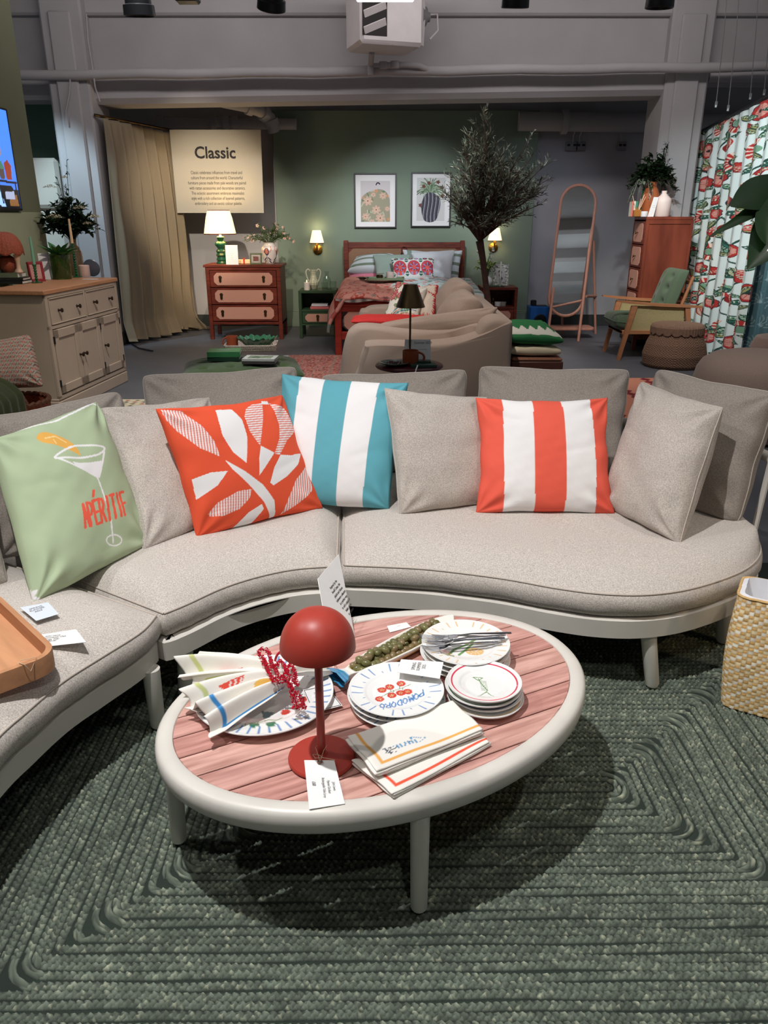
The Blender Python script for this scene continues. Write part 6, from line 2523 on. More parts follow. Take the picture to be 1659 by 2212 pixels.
# ================================================================ SIDE TABLE
sp_ = P(884, 786, .52)
st_ = thing('side_table', 'small round dark red pedestal table in front of the couch', 'side table', (sp_.x, sp_.y, 0))
m_dred = PM('oxblood_lacquer', (78, 26, 34), .32, noise=(12, .12))
q = M(); q.lathe([(0, .495), (.18, .495), (.198, .500), (.205, .508), (.203, .516), (.195, .52), (0, .521)], 56, cap0=False, cap1=False); q.build('table_top', m_dred, st_)
q = M(); q.lathe([(0, 0), (.14, 0), (.145, .012), (.05, .03), (.028, .06), (.022, .2), (.028, .34), (.022, .38), (.036, .44), (.05, .495), (0, .495)], 32, cap0=False, cap1=False); q.build('pedestal', m_dred, st_)
bl = thing('table_lamp', 'slim brass table lamp with cone shade on the small dark red table', 'lamp', (sp_.x + .005, sp_.y + .06, .521))
q = M(); q.lathe([(0, 0), (.045, 0), (.047, .008), (.012, .014), (.006, .02), (.006, .33), (.010, .335), (.010, .35), (.005, .36), (.005, .40), (0, .40)], 24, cap0=False, cap1=False); q.build('stem', m_dgold, bl)
q = M(); q.lathe([(.086, .325), (.087, .327), (.040, .452), (.038, .455), (0, .456), (0, .454), (.036, .452), (.084, .327), (.086, .325)], 40, cap0=False, cap1=False); q.build('lamp_shade', m_dgold, bl)
mug('mug', 'rust coloured mug on the small dark red table', (Q(887, 760, sp_.y - .03).x, sp_.y - .03, .521), .048, .085, PM('rust_glaze', (150, 72, 38), .45, noise=(30, .1)))
cx0 = Q(905, 760, sp_.y + .04).x
card('sign_card', 'white card lettered Summer 2025 behind the rust mug', [(cx0 - .09, sp_.y + .045, .535), (cx0 + .075, sp_.y + .045, .535), (cx0 + .07, sp_.y + .065, .655), (cx0 - .085, sp_.y + .065, .655)], '\nSummer 2025\n\n--------', .019, color=m_ink, margin=(.66, .95), thick=.002, shear=.2)
def dish_(name, label, loc, r, m):
    t = thing(name, label, 'dish', loc)
    q = M(); q.lathe([(0, 0), (r * .5, 0), (r * .95, .018), (r, .022), (r * .97, .024), (r * .5, .006), (0, .005)], 40, cap0=False, cap1=False); q.build('bowl', m, t)
    return t
t = dish_('plate_dish', 'green rimmed dish of dark sweets on the small red table', (Q(852, 770, sp_.y - .06).x, sp_.y - .07, .521), .088, PM('celadon', (84, 98, 84), .25, coat=.4))
q = M()
for i in range(26):
    a, r_ = rnd.uniform(0, 6.28), rnd.uniform(0, .045)
    q.lathe([(0, -.006), (.007, 0), (0, .006)], 6, (r_ * math.cos(a), r_ * math.sin(a), .014 + rnd.uniform(0, .008)), cap0=False, cap1=False)
o = q.build('sweets', PM('plum', (70, 36, 34), .5), t); o['kind'] = 'stuff'
book('book', 'dark green notebook on the small red table', (Q(914, 775, sp_.y - .08).x, sp_.y - .08, .521), .15, .11, .014, (36, 70, 60), .1)
book('book', 'thin olive notebook on the green one on the small red table', (Q(908, 768, sp_.y).x + .0, sp_.y - .03, .536), .12, .06, .010, (52, 74, 60), 0)
q = M(); bp = Q(899, 775, sp_.y - .15); q.tube([(bp.x + .01, sp_.y - .135, .5365), (bp.x, sp_.y - .19, .525), (bp.x - .01, sp_.y - .215, .50)], .004, 6, True, .3)
tag(rebase(q.build('bookmark_ribbon', m_white)), 'white ribbon hanging over the dark red table edge', 'ribbon')

# ================================================================ STOOL WITH CUSHIONS
a, b = P(1093, 778, .40), P(1222, 780, .40)
stl = thing('footstool', 'brown wooden stool with woven seat beside the couch', 'stool', (1.075, a.y + .22, 0))
m_brown = PM('brown_wood', (94, 56, 46), .5, noise=(8, .15), stretch=(1, 5, 5))
m_cork = PM('woven_seat', (148, 100, 78), .85, noise=(90, .25), bump=(200, .5, .003))
q = M(); q.box(-.17, .20, -.20, .24, .31, .385, .006); q.build('apron', m_brown, stl)
q = M(); q.box(-.165, .195, -.195, .235, .383, .41, .012); q.build('seat', m_cork, stl)
for x in (-.17, .16):
    for y in (-.20, .20):
        q = M(); q.box(x, x + .04, y, y + .04, 0, .312, .004); q.build('leg', m_brown, stl)


def ikat(U, W, back=False):
    col = np.zeros(U.shape + (3,)) + np.array(lin((214, 200, 170)))
    z = np.floor(np.abs(((U * 1.6) % 1) - .5) * 12) / 12
    col[(np.abs(W) < .62) & (np.abs(W) < .1 + z)] = np.array(lin((28, 96, 78)))
    return col


def zigzag(U, W, back=False):
    col = np.zeros(U.shape + (3,)) + np.array(lin((34, 108, 58)))
    if not back:
        s = np.floor(np.abs(((U * 3.2) % 1) - .5) * 8) / 8 * .8
        m_ = (W < -.52 + s + .0) & (W > -.86)
        col[m_] = np.array(lin((206, 204, 190)))
    return col


sx0, sy0 = 1.075, a.y + .22
tag(pillow('cushion', [(sx0 - .19, sy0 - .17, .45), (sx0 + .19, sy0 - .19, .45), (sx0 + .18, sy0 + .18, .455), (sx0 - .18, sy0 + .2, .455)], .075, m_print, n=80, seed=22, paint=ikat, power=.22), 'folded green and cream ikat cushion, lower of two on the stool', 'cushion')
tag(pillow('cushion', [(sx0 - .22, sy0 - .15, .535), (sx0 + .20, sy0 - .20, .525), (sx0 + .13, sy0 + .22, .60), (sx0 - .22, sy0 + .22, .60)], .13, m_print, n=110, seed=23, paint=zigzag, power=.36), 'green cushion with cream zigzag band on top of the stool pile', 'cushion')

# ================================================================ OTTOMAN
ott = thing('ottoman', 'moss green buttoned velvet ottoman holding books and a tray', 'ottoman', (-.98, 5.33, 0), R(12))
m_moss = PM('moss_velvet', (74, 94, 48), .8, noise=(14, .18), sheen=.5)
n, k = 70, 60
u, v = np.meshgrid(np.linspace(-1, 1, n), np.linspace(-1, 1, k), indexing='ij')
zz = .355 + .075 * ((1 - u ** 4) * (1 - v ** 4)) ** .5
for i in range(4):
    for j in range(3):
        bx_, by_ = -.66 + i * .44, -.6 + j * .6
        d = np.hypot((u - bx_) * 1.25, v - by_)
        zz -= .035 * np.exp(-(d / .09) ** 2)
zz -= .006 * np.abs(np.sin((u * 1.25 + v) * 6.0)) * (1 - u ** 4) * (1 - v ** 4)
A = np.stack([u * .40, v * .30, zz], -1)
grid('buttoned_top', A, m_moss, ott)
q = M(); q.box(-.40, .40, -.30, .30, .12, .36, .03); q.build('base', m_moss, ott)
for x in (-.34, .34):
    for y in (-.24, .24):
        q = M(); q.cyl((x, y, 0), (x, y, .13), .015, .022, 12); q.build('leg', m_brown, ott)
Zo = .435
tp = P(541, 757, Zo)
tr = thing('wicker_tray', 'white wicker tray with mug and leaf bowl on the green ottoman', 'tray', (tp.x, tp.y + .06, Zo), R(4))
m_wick = PM('white_wicker', (206, 186, 170), .8, noise=(150, .4), bump=(160, 1, .004))
q = M(); w_, h_ = .36, .25
q.rings([[(x, y, 0) for x, y in rrect(w_, h_, .03)], [(x, y, .045) for x, y in rrect(w_ + .02, h_ + .02, .035)], [(x, y, .047) for x, y in rrect(w_, h_, .03)], [(x, y, .006) for x, y in rrect(w_ - .02, h_ - .02, .025)]], True, True, True)
q.build('tray_body', m_wick, tr)
q = M()
for i in range(52):
    for r_ in range(3):
        s_ = -.175 + i * .007
        q.box(s_, s_ + .005, -h_ / 2 - .014 + (.003 if (i + r_) % 2 else 0), -h_ / 2 - .004, .006 + r_ * .013, .016 + r_ * .013, .001)
o = q.build('weave', m_wick, tr); o['kind'] = 'stuff'
mp_ = P(511, 747, Zo)
mug('mug', 'terracotta mug in the white wicker tray on the ottoman', (mp_.x, tp.y + .06, Zo + .008), .042, .088, PM('terracotta_glaze', (176, 84, 52), .4, noise=(20, .08)), -1)
lb = thing('leaf_bowl', 'glossy green leaf shaped bowl in the wicker tray', 'bowl', (Q(556, 745, tp.y + .06).x, tp.y + .06, Zo + .008))
na_ = 90
A = np.zeros((na_, 9, 3))
for i in range(na_):
    a = 2 * PI * i / na_
    for j, (r_, z_) in enumerate(((0.001, .012), (.05, .012), (.09, .03), (.125, .055), (.14, .072), (.137, .070), (.09, .022), (.05, .0), (.001, 0))):
        rr = r_ * (1 + (.10 * abs(math.sin(a * 4)) + .03 * math.sin(a * 20)) * (r_ / .14) ** 2)
        A[i, j] = (rr * math.cos(a), rr * .75 * math.sin(a), z_ + .006 * math.sin(a * 20) * (r_ / .14) ** 2 + .010 * abs(math.sin(a * 4)) * (r_ / .14))
grid('bowl_body', A, PM('leaf_glaze', (40, 98, 66), .15, noise=(60, .5), coat=.6, col2=(90, 150, 110)), lb, closeu=True)
b1p, b2p = P(484, 770, Zo + .02), P(562, 776, Zo + .02)
book('book', 'dark spined book beneath the bright green one on the ottoman', (b1p.x, b1p.y + .03, Zo - .004), .215, .17, .026, (30, 60, 44), R(3))
bg = book('book', 'bright green covered book at the left of the ottoman', (b1p.x, b1p.y + .03, Zo + .023), .22, .17, .036, (62, 130, 78), R(5))
q = M(); q.prism([(-.06, -.01), (.0, -.025), (.07, .0), (.02, .03), (-.04, .02)], .036, .0368, .0002); q.build('cover_print', PM('grey_print', (120, 130, 130), .6), bg)
book('book', 'grey edged book beneath the pictured book on the ottoman', (b2p.x, b2p.y + .02, Zo - .004), .22, .16, .018, (80, 74, 70), R(-3))
bw_ = book('book', 'white book with a garden picture on its cover on the ottoman', (b2p.x, b2p.y + .02, Zo + .015), .22, .16, .016, (218, 216, 206), R(-4))
q = M(); q.prism([(-.08, -.05), (.08, -.05), (.08, .05), (-.08, .05)], .016, .0165, .0002); q.build('cover_print', PM('garden_print', (150, 160, 130), .6, noise=(30, .6), col2=(90, 110, 90)), bw_)


# ================================================================ RUGS BEHIND
def rugc(name, label, x0, x1, y0, y1, fn, fr=True, z=.008, cell=90):
    t = thing(name, label, 'rug', ((x0 + x1) / 2, (y0 + y1) / 2, 0))
    nx_, ny_ = int((x1 - x0) * cell), int((y1 - y0) * cell)
    u, v = np.meshgrid(np.linspace(0, x1 - x0, nx_), np.linspace(0, y1 - y0, ny_), indexing='ij')
    A = np.stack([u - (x1 - x0) / 2, v - (y1 - y0) / 2, np.full_like(u, z) + .001 * nrs.uniform(0, 1, u.shape)], -1)
    grid('pile', A, VC('rug_pile', .95), t, fn(u, v), solid=None)
    q = M(); q.box(-(x1 - x0) / 2, (x1 - x0) / 2, -(y1 - y0) / 2, (y1 - y0) / 2, .0005, z - .001, .001); q.build('backing', PM('rug_backing2', (120, 100, 90), .95), t)
    if fr:
        q = M(); q.open = True
        for i in range(int((y1 - y0) / .02)):
            y = -(y1 - y0) / 2 + i * .02
            x = -(x1 - x0) / 2
            q.tube([(x, y, .006), (x - .03, y + .004, .006), (x - .06, y + rnd.uniform(-.01, .01), .004)], .003, 4)
        o = q.build('fringe', PM('fringe_pale', (190, 178, 170), .9), t); o['kind'] = 'stuff'
    return t


def redrug(u, v):
    i, j = np.floor(u / .16).astype(int), np.floor(v / .11).astype(int)
    h = ((i * 7349 + j * 9151) % 97) / 97.0
    col = np.array(lin((170, 62, 56))) * (1 - h)[..., None] + np.array(lin((196, 110, 96))) * h[..., None]
    fu, fv = (u / .16) % 1, (v / .11) % 1
    col[(fu < .08) | (fv < .1)] = np.array(lin((150, 120, 104)))
    d = np.abs(fu - .5) + np.abs(fv - .5)
    col[(d < .25) & (d > .12)] = np.array(lin((120, 52, 46)))
    nz = nrs.uniform(0, 1, u.shape)
    col[nz > .72] = np.array(lin((186, 150, 136)))
    col[nz < .12] = np.array(lin((80, 44, 42)))
    return col


def pinkrug(u, v):
    col = np.zeros(u.shape + (3,)) + np.array(lin((208, 136, 110)))
    z = np.floor(np.abs((v / .12) % 1 - .5) * 8) / 8
    x = np.abs((u / .30) % 1 - .5)
    col[(x < .3 * (z + .1))] = np.array(lin((130, 40, 44)))
    return col


def dotrug(u, v):
    col = np.zeros(u.shape + (3,)) + np.array(lin((206, 196, 168)))
    fu, fv = (u / .07) % 1, (v / .06) % 1
    col[(np.abs(fu - .5) + np.abs(fv - .5)) < .33] = np.array(lin((60, 46, 38)))
    col[(((u / .07).astype(int) + (v / .06).astype(int)) % 3 == 0) & ((np.abs(fu - .5) + np.abs(fv - .5)) < .33)] = np.array(lin((170, 70, 50)))
    return col


rugc('rug', 'worn red patterned rug under the couch, fringed on the left', -.98, 1.0, 5.25, 8.02, redrug)
rugc('rug', 'pink flat rug with dark red motifs behind the right back cushions', 1.55, 2.5, 5.3, 6.80, pinkrug, False)
rugc('rug', 'cream rug with dark spots behind the left back cushions', -2.1, -1.0, 3.6, 5.95, dotrug, False)

# ================================================================ TALLBOY
tb = thing('tallboy', 'tall red brown chest with narrow cane drawers beside the floral curtain', 'chest of drawers', (2.66, 8.535, 0), R(-90))
TX, TD, THt = .205, .48, 1.345     # half width (world Y), depth (world X)
m_tb = PM('cherry_wood', (134, 66, 46), .4, noise=(4, .14), stretch=(2, 2, .5), col2=(112, 52, 36))
q = M(); q.box(-TX, TX, 0, TD, THt - .03, THt, .004); q.build('top', m_tb, tb)
q = M()
q.box(TX - .02, TX, .0, TD, .12, THt - .03, .003)
q.box(-TX, -TX + .02, 0, TD, .12, THt - .03, .003); q.box(-TX, TX, TD - .02, TD, .12, THt - .03, .003); q.box(-TX, TX, .02, TD, .12, .15, .003)
q.build('carcass', m_tb, tb)
q = M()
for y0, y1, z0, z1 in ((.0, .03, .10, THt - .03), (TD - .03, TD, .10, THt - .03), (.03, TD - .03, THt - .07, THt - .03), (.03, TD - .03, .12, .17)):
    q.box(TX - .002, TX + .008, y0, y1, z0, z1, .002)
q.build('side_moulding', m_tb, tb)
for x in (-TX, TX - .04):
    for y in (0, TD - .04):
        q = M(); q.box(x, x + .04, y, y + .04, 0, .125, .003); q.build('leg', m_tb, tb)
nd = 5
for i in range(nd):
    z0 = .155 + i * (THt - .19) / nd
    cane_drawer(tb, -TX + .022, TX - .022, z0, z0 + (THt - .19) / nd - .008, -.004, m_redwood, m_cane, (0,), c=.025, mrg=.04, knob=True)

ZT = THt


def ontb(x, Y):
    p = Q(x, 467, Y); return (p.x, Y, ZT)


vt = thing('terracotta_vase', 'tall glazed terracotta vase of dark greenery on the tallboy', 'vase', ontb(1400, 8.56))
q = M(); q.lathe([(0, 0), (.075, 0), (.085, .02), (.092, .12), (.088, .21), (.07, .26), (.052, .29), (.05, .31), (.06, .33), (.055, .335), (.045, .31), (0, .30)], 36, cap0=False, cap1=False)
q.build('vase_body', PM('terracotta', (176, 98, 58), .28, noise=(6, .12), coat=.4), vt)
bouquet(vt, (0, 0, .30), .27, .36, 70, m_dlf, None, .055, .034, seed=31, nleaf=20, droop=.75, sq=.55)
bouquet(vt, (.08, 0, .30), .10, .62, 8, m_dlf, None, .035, .014, seed=32, nleaf=16, droop=.2)
bouquet(vt, (-.10, -.05, .30), .18, .10, 12, PM('grey_leaf', (110, 124, 104), .6, noise=(30, .2)), None, .03, .014, seed=33, nleaf=10, droop=1.6)
q = M(); q.lathe([(0, 0), (.07, 0), (.078, .01), (.080, .14), (.074, .17), (.035, .205), (.026, .215), (.026, .245), (.022, .245), (.02, .20), (0, .19)], 40, cap0=False, cap1=False)
o = q.build('bottle_vase', PM('blush_white', (232, 214, 206), .5, noise=(10, .02))); o.location = ontb(1429, 8.44); tag(o, 'matt blush white bottle vase on the tallboy', 'vase')
t = thing('reed_diffuser', 'amber reed diffuser bottle with sticks on the tallboy', 'diffuser', ontb(1375, 8.44))
q = M(); q.box(-.036, .036, -.036, .036, 0, .066, .006); q.cyl((0, 0, .066), (0, 0, .085), .012, .012, 14); q.build('bottle', PM('amber', (206, 140, 70), .15, trans=.4), t)
for dx, dz in ((-.06, .20), (.055, .20), (.075, .19), (.06, .21), (.03, .17)):
    q = M(); q.tube([(0, 0, .02), (dx, .01, dz)], .0035, 5); q.build('reed', PM('reed_wood', (222, 186, 160), .8), t)
px0 = ontb(1403, 8.38)
card('sign_card', 'slanting white price card leaning by the bottle vase', [(px0[0] - .02, 8.38, ZT), (px0[0] + .04, 8.38, ZT), (px0[0] + .075, 8.39, ZT + .185), (px0[0] + .025, 8.39, ZT + .185)], '----\n------', .018, margin=(.5, .55), thick=.002)
q = M(); q.lathe([(0, 0), (.032, 0), (.034, .004), (.034, .05), (.03, .052), (0, .05)], 24, cap0=False, cap1=False)
o = q.build('candle_jar', m_plate); o.location = ontb(1391, 8.37); tag(o, 'small white candle jar in front of the terracotta vase', 'candle')
t = thing('bobbin_candlestick', 'green bobbin glass candlestick behind the reed diffuser', 'candlestick', ontb(1384, 8.55))
q = M(); q.lathe([(0, 0), (.03, 0), (.03, .008)] + [(.010 + .006 * abs(math.sin(i * PI / 4)), .01 + i * .0055) for i in range(56)] + [(0, .32)], 16, cap0=False, cap1=False); q.build('stem', m_gg, t)
for i, (dx, c, l) in enumerate(((0, (214, 120, 104), 'coral topped white'), (.022, (222, 214, 206), 'plain white'), (.044, (60, 140, 110), 'green'))):
    t = book('book', l + ' upright booklet at the left of the tallboy top', tuple(Vector(ontb(1361, 8.50)) + Vector((dx, 0, 0))), .018, .10, .15, c)

# ================================================================ CHEVAL MIRROR
Yb_, Yt_ = 9.18, 9.48
m_pinkw = PM('pink_wood', (190, 136, 116), .5, noise=(6, .1), stretch=(6, 6, 1))
mir = thing('cheval_mirror', 'tall arched standing mirror in pale wood frame leaning before the grey wall', 'mirror', (Q(1225, 700, 9.2).x, 9.2, 0))
mo = Vector(mir.location)
corn = [Q(1184, 682, Yb_), Q(1252, 682, Yb_), Q(1296, 400, Yt_), Q(1212, 400, Yt_)]
BL, BR, TR, TL = corn
cenb, cent = (BL + BR) / 2, (TL + TR) / 2
up_ = (cent - cenb); H_ = up_.length; up_.normalize()
rt_ = Vector((1, -.10, 0)); rt_ = (rt_ - up_ * rt_.dot(up_)).normalized()
hw = (((TR - TL).length + (BR - BL).length) / 4)
nr_ = rt_.cross(up_)
T = Matrix((rt_, up_, nr_)).transposed().to_4x4(); T.translation = cenb - mo
out = [(hw * math.cos(a), hw + hw * math.sin(a)) for a in np.linspace(-PI, 0, 30)] + [(hw * math.cos(a), H_ - hw + hw * math.sin(a)) for a in np.linspace(0, PI, 30)]
q = M(); q.T = T
q.tube([(x * .97, y, 0) for x, y in out] + [(out[0][0] * .97, out[0][1], 0)], .017, 8, False)
q.build('frame', m_pinkw, mir)
q = M(); q.T = T; q.prism([(x * .94, (y - H_ / 2) * .985 + H_ / 2) for x, y in out], -.006, .002, .001)
q.build('mirror_glass', PM('mirror', (225, 228, 228), .015, 1.0), mir, False)
w0 = lambda x, y, Y: Q(x, y, Y) - mo
for pts in ([w0(1196, 618, 9.28), w0(1184, 708, 9.0)], [w0(1284, 440, 9.46), w0(1266, 600, 9.2), w0(1250, 726, 8.98)]):
    q = M(); pts[-1].z = 0.0; q.tube(pts, .016, 8); q.build('front_leg', m_pinkw, mir)
for pts in ([w0(1282, 520, 9.5), w0(1287, 714, 9.62)], [w0(1215, 560, 9.5), w0(1215, 714, 9.62)]):
    q = M(); pts[-1].z = 0.0; q.tube(pts, .015, 8); q.build('rear_leg', m_pinkw, mir)
q = M(); s0_ = Vector((Q(1234, 702, 9.3).x, 9.3, .10)) - mo; q.T = Matrix.Translation(s0_); q.prism(rrect(.50, .30, .06), 0, .03, .006); q.build('shelf', m_pinkw, mir)
q = M(); q.tube([w0(1190, 664, 9.2), w0(1262, 648, 9.2)], .012, 8); q.tube([w0(1266, 640, 9.3), w0(1287, 640, 9.58)], .016, 8); q.build('stretcher', m_pinkw, mir)

# blue heater box
t = thing('fan_heater', 'small blue floor heater with round black grille beside the green wall', 'heater', (Q(1162, 697, 10.0).x, 10.05, 0))
q = M(); q.box(-.125, .125, -.12, .12, .02, .29, .012); q.build('casing', PM('blue_enamel', (32, 96, 170), .4, noise=(10, .06)), t)
q = M(); q.T = Matrix.Translation((.01, -.122, .12)) @ FX; q.lathe([(0, 0), (.075, 0), (.08, .008), (.07, .012), (.03, .006), (0, .006)], 28, cap0=False, cap1=False); q.build('grille', m_black, t)
q = M(); q.box(-.10, -.03, -.03, .03, .29, .36, .01); q.box(-.04, .10, -.08, .06, .289, .296, .002); q.build('control', m_black, t)
q = M(); q.box(-.10, .10, -.1, .1, 0, .025, .004); q.build('foot', m_black, t)

# ================================================================ ARMCHAIR
ac_ = thing('armchair', 'wooden armchair with green cushions and cane sides facing left', 'armchair', (2.70, 8.03, 0))
m_oak = PM('honey_wood', (176, 118, 80), .45, noise=(5, .12), stretch=(1, 8, 8))
m_grnc = fabric('moss_cushion', (84, 100, 76), 300, .12, .3)
m_ccane = PM('straw_cane', (176, 158, 110), .8, noise=(240, .2), bump=(260, .6, .002))
for s in (-1, 1):
    y = s * .265
    q = M()
    q.add([(-.36 - .0, y - .02, 0), (-.33, y - .02, 0), (-.33, y + .02, 0), (-.36, y + .02, 0), (-.27, y - .02, .53), (-.215, y - .02, .53), (-.215, y + .02, .53), (-.27, y + .02, .53)], [(3, 2, 1, 0), (4, 5, 6, 7), (0, 1, 5, 4), (1, 2, 6, 5), (2, 3, 7, 6), (3, 0, 4, 7)])
    q.build('front_leg', m_oak, ac_, False)
    q = M()
    q.add([(.36, y - .02, 0), (.39, y - .02, 0), (.39, y + .02, 0), (.36, y + .02, 0), (.25, y - .02, .53), (.30, y - .02, .53), (.30, y + .02, .53), (.25, y + .02, .53)], [(3, 2, 1, 0), (4, 5, 6, 7), (0, 1, 5, 4), (1, 2, 6, 5), (2, 3, 7, 6), (3, 0, 4, 7)])
    q.build('rear_leg', m_oak, ac_, False)
    q = M()
    path = [(-.42, y, .575), (-.30, y, .56), (0, y, .535), (.25, y, .525), (.42, y, .515)]
    rg = []
    for i, p in enumerate(path):
        w_ = (.02, .035, .033, .03, .025)[i]; h_ = (.008, .014, .016, .016, .012)[i]
        rg.append([(p[0], p[1] - w_, p[2] - h_ * .6), (p[0], p[1] + w_, p[2] - h_ * .6), (p[0], p[1] + w_, p[2] + h_), (p[0], p[1] - w_, p[2] + h_)])
    q.rings(rg); q.build('armrest', m_oak, ac_, True, None, 30)
    q = M(); q.box(-.30, .30, y - .015, y + .015, .255, .295, .003); q.build('side_rail', m_oak, ac_)
    q = M(); q.add([(-.285, y, .295), (.275, y, .295), (.245, y, .52), (-.235, y, .53)], [(0, 1, 2, 3)]); o = q.build('cane_panel', m_ccane, ac_, False); md = o.modifiers.new('t', 'SOLIDIFY'); md.thickness = .006
q = M(); q.box(-.33, .30, -.245, .245, .255, .285, .004); q.box(-.33, -.30, -.25, .25, .25, .29, .004); q.build('seat_frame', m_oak, ac_)
pillow('seat_cushion', [(-.40, -.24, .37), (.20, -.24, .335), (.20, .24, .335), (-.40, .24, .37)], .19, m_grnc, ac_, n=40, seed=51, power=.2, bow=.02, wr=.004, mb=(m_grnc, .005))
# reclined back, tufted
n = 54
u, v = np.meshgrid(np.linspace(-1, 1, n), np.linspace(-1, 1, n), indexing='ij')
pr_ = (np.clip(1 - u ** 6, 0, 1) * np.clip(1 - v ** 6, 0, 1)) ** .5
dep = .11 * pr_ + .012 * np.cos(u * 5) * pr_
for bx_ in (-.45, .45):
    for by_ in (-.45, .1, .6):
        dep -= .045 * np.exp(-(np.hypot(u - bx_, (v - by_)) / .13) ** 2)
ex_, ez_ = np.array((.26, 0, .86)), None
exn = ex_ / np.linalg.norm(ex_)
nr2 = np.array((-exn[2], 0, exn[0]))
bb = np.array((.12, 0, .40))
Lh = .48
F_ = bb + exn * ((v[..., None] + 1) / 2 * Lh) + np.array((0, 1, 0)) * (u[..., None] * .24) + nr2 * dep[..., None]
B_ = bb + exn * ((v[..., None] + 1) / 2 * Lh) + np.array((0, 1, 0)) * (u[..., None] * .24) - nr2 * (.03 * pr_)[..., None]
grid('back_cushion', F_, m_grnc, ac_); grid('back_cushion_rear', B_, m_grnc, ac_)
for s in (-1, 1):
    q = M(); q.tube([(.20, s * .21, .26), (.20, s * .21, .40), (.32, s * .21, .80)], .016, 8); q.build('back_post', m_oak, ac_)
for z_ in (.5, .62, .74):
    q = M(); x_ = .20 + (z_ - .40) * .3 + .015; q.box(x_ - .006, x_ + .006, -.21, .21, z_ - .02, z_ + .02, .003); q.build('back_slat', m_oak, ac_)

# ================================================================ ROUND BASKET
bk = thing('lidded_basket', 'squat brown woven basket with scalloped lid by the armchair', 'basket', (2.79, 7.44, 0))
na_, nz_ = 240, 90
an = np.linspace(0, 2 * PI, na_, endpoint=False); zz = np.linspace(0, .36, nz_)
pr_ = np.interp(zz, [0, .03, .12, .22, .30, .36], [.255, .285, .295, .27, .235, .225])
wv = .0035 * np.sign(np.sin(an * 60)[:, None] * np.sin(zz * 2 * PI / .022)[None, :]) * np.abs(np.sin(zz * 2 * PI / .022))[None, :] ** .5
A = np.zeros((na_, nz_, 3)); rr = pr_[None, :] + wv
A[..., 0] = np.cos(an)[:, None] * rr; A[..., 1] = np.sin(an)[:, None] * rr * .95; A[..., 2] = zz
bc0 = np.array(lin((134, 104, 84)))
gc = np.zeros(A.shape) + bc0
gc *= (.70 + .45 * (wv > 0) + .15 * nrs.uniform(0, 1, wv.shape))[..., None]
grid('woven_body', A, VC('seagrass', .85), bk, gc, closeu=True)
an = np.linspace(0, 2 * PI, na_, endpoint=False)
A = np.zeros((na_, 24, 3)); lay = [(0.001, .408), (.08, .41), (.16, .408), (.215, .402), (.236, .392), (.243, .38)] + [(.246, .375 - i * .005) for i in range(18)]
for j, (r_, z_) in enumerate(lay):
    sc = np.abs(np.sin(an * 9)) ** .6
    zz_ = z_ if j < 8 else z_ * 1.0
    low = .375 - .045 - .028 * sc
    z_eff = np.where(j >= 6, .375 - (.375 - low) * (j - 6) / 17, z_)
    r2 = r_ + .002 * np.sin(an * 50) + (.0015 * math.sin(j * 2.1))
    A[:, j, 0] = np.cos(an) * r2; A[:, j, 1] = np.sin(an) * r2 * .95; A[:, j, 2] = z_eff
gc = np.zeros(A.shape) + bc0 * 1.12
gc *= nrs.uniform(.8, 1.15, A.shape[:2])[..., None]
gc[:, -2:] *= .5
grid('lid', A, VC('seagrass', .85), bk, gc, closeu=True)

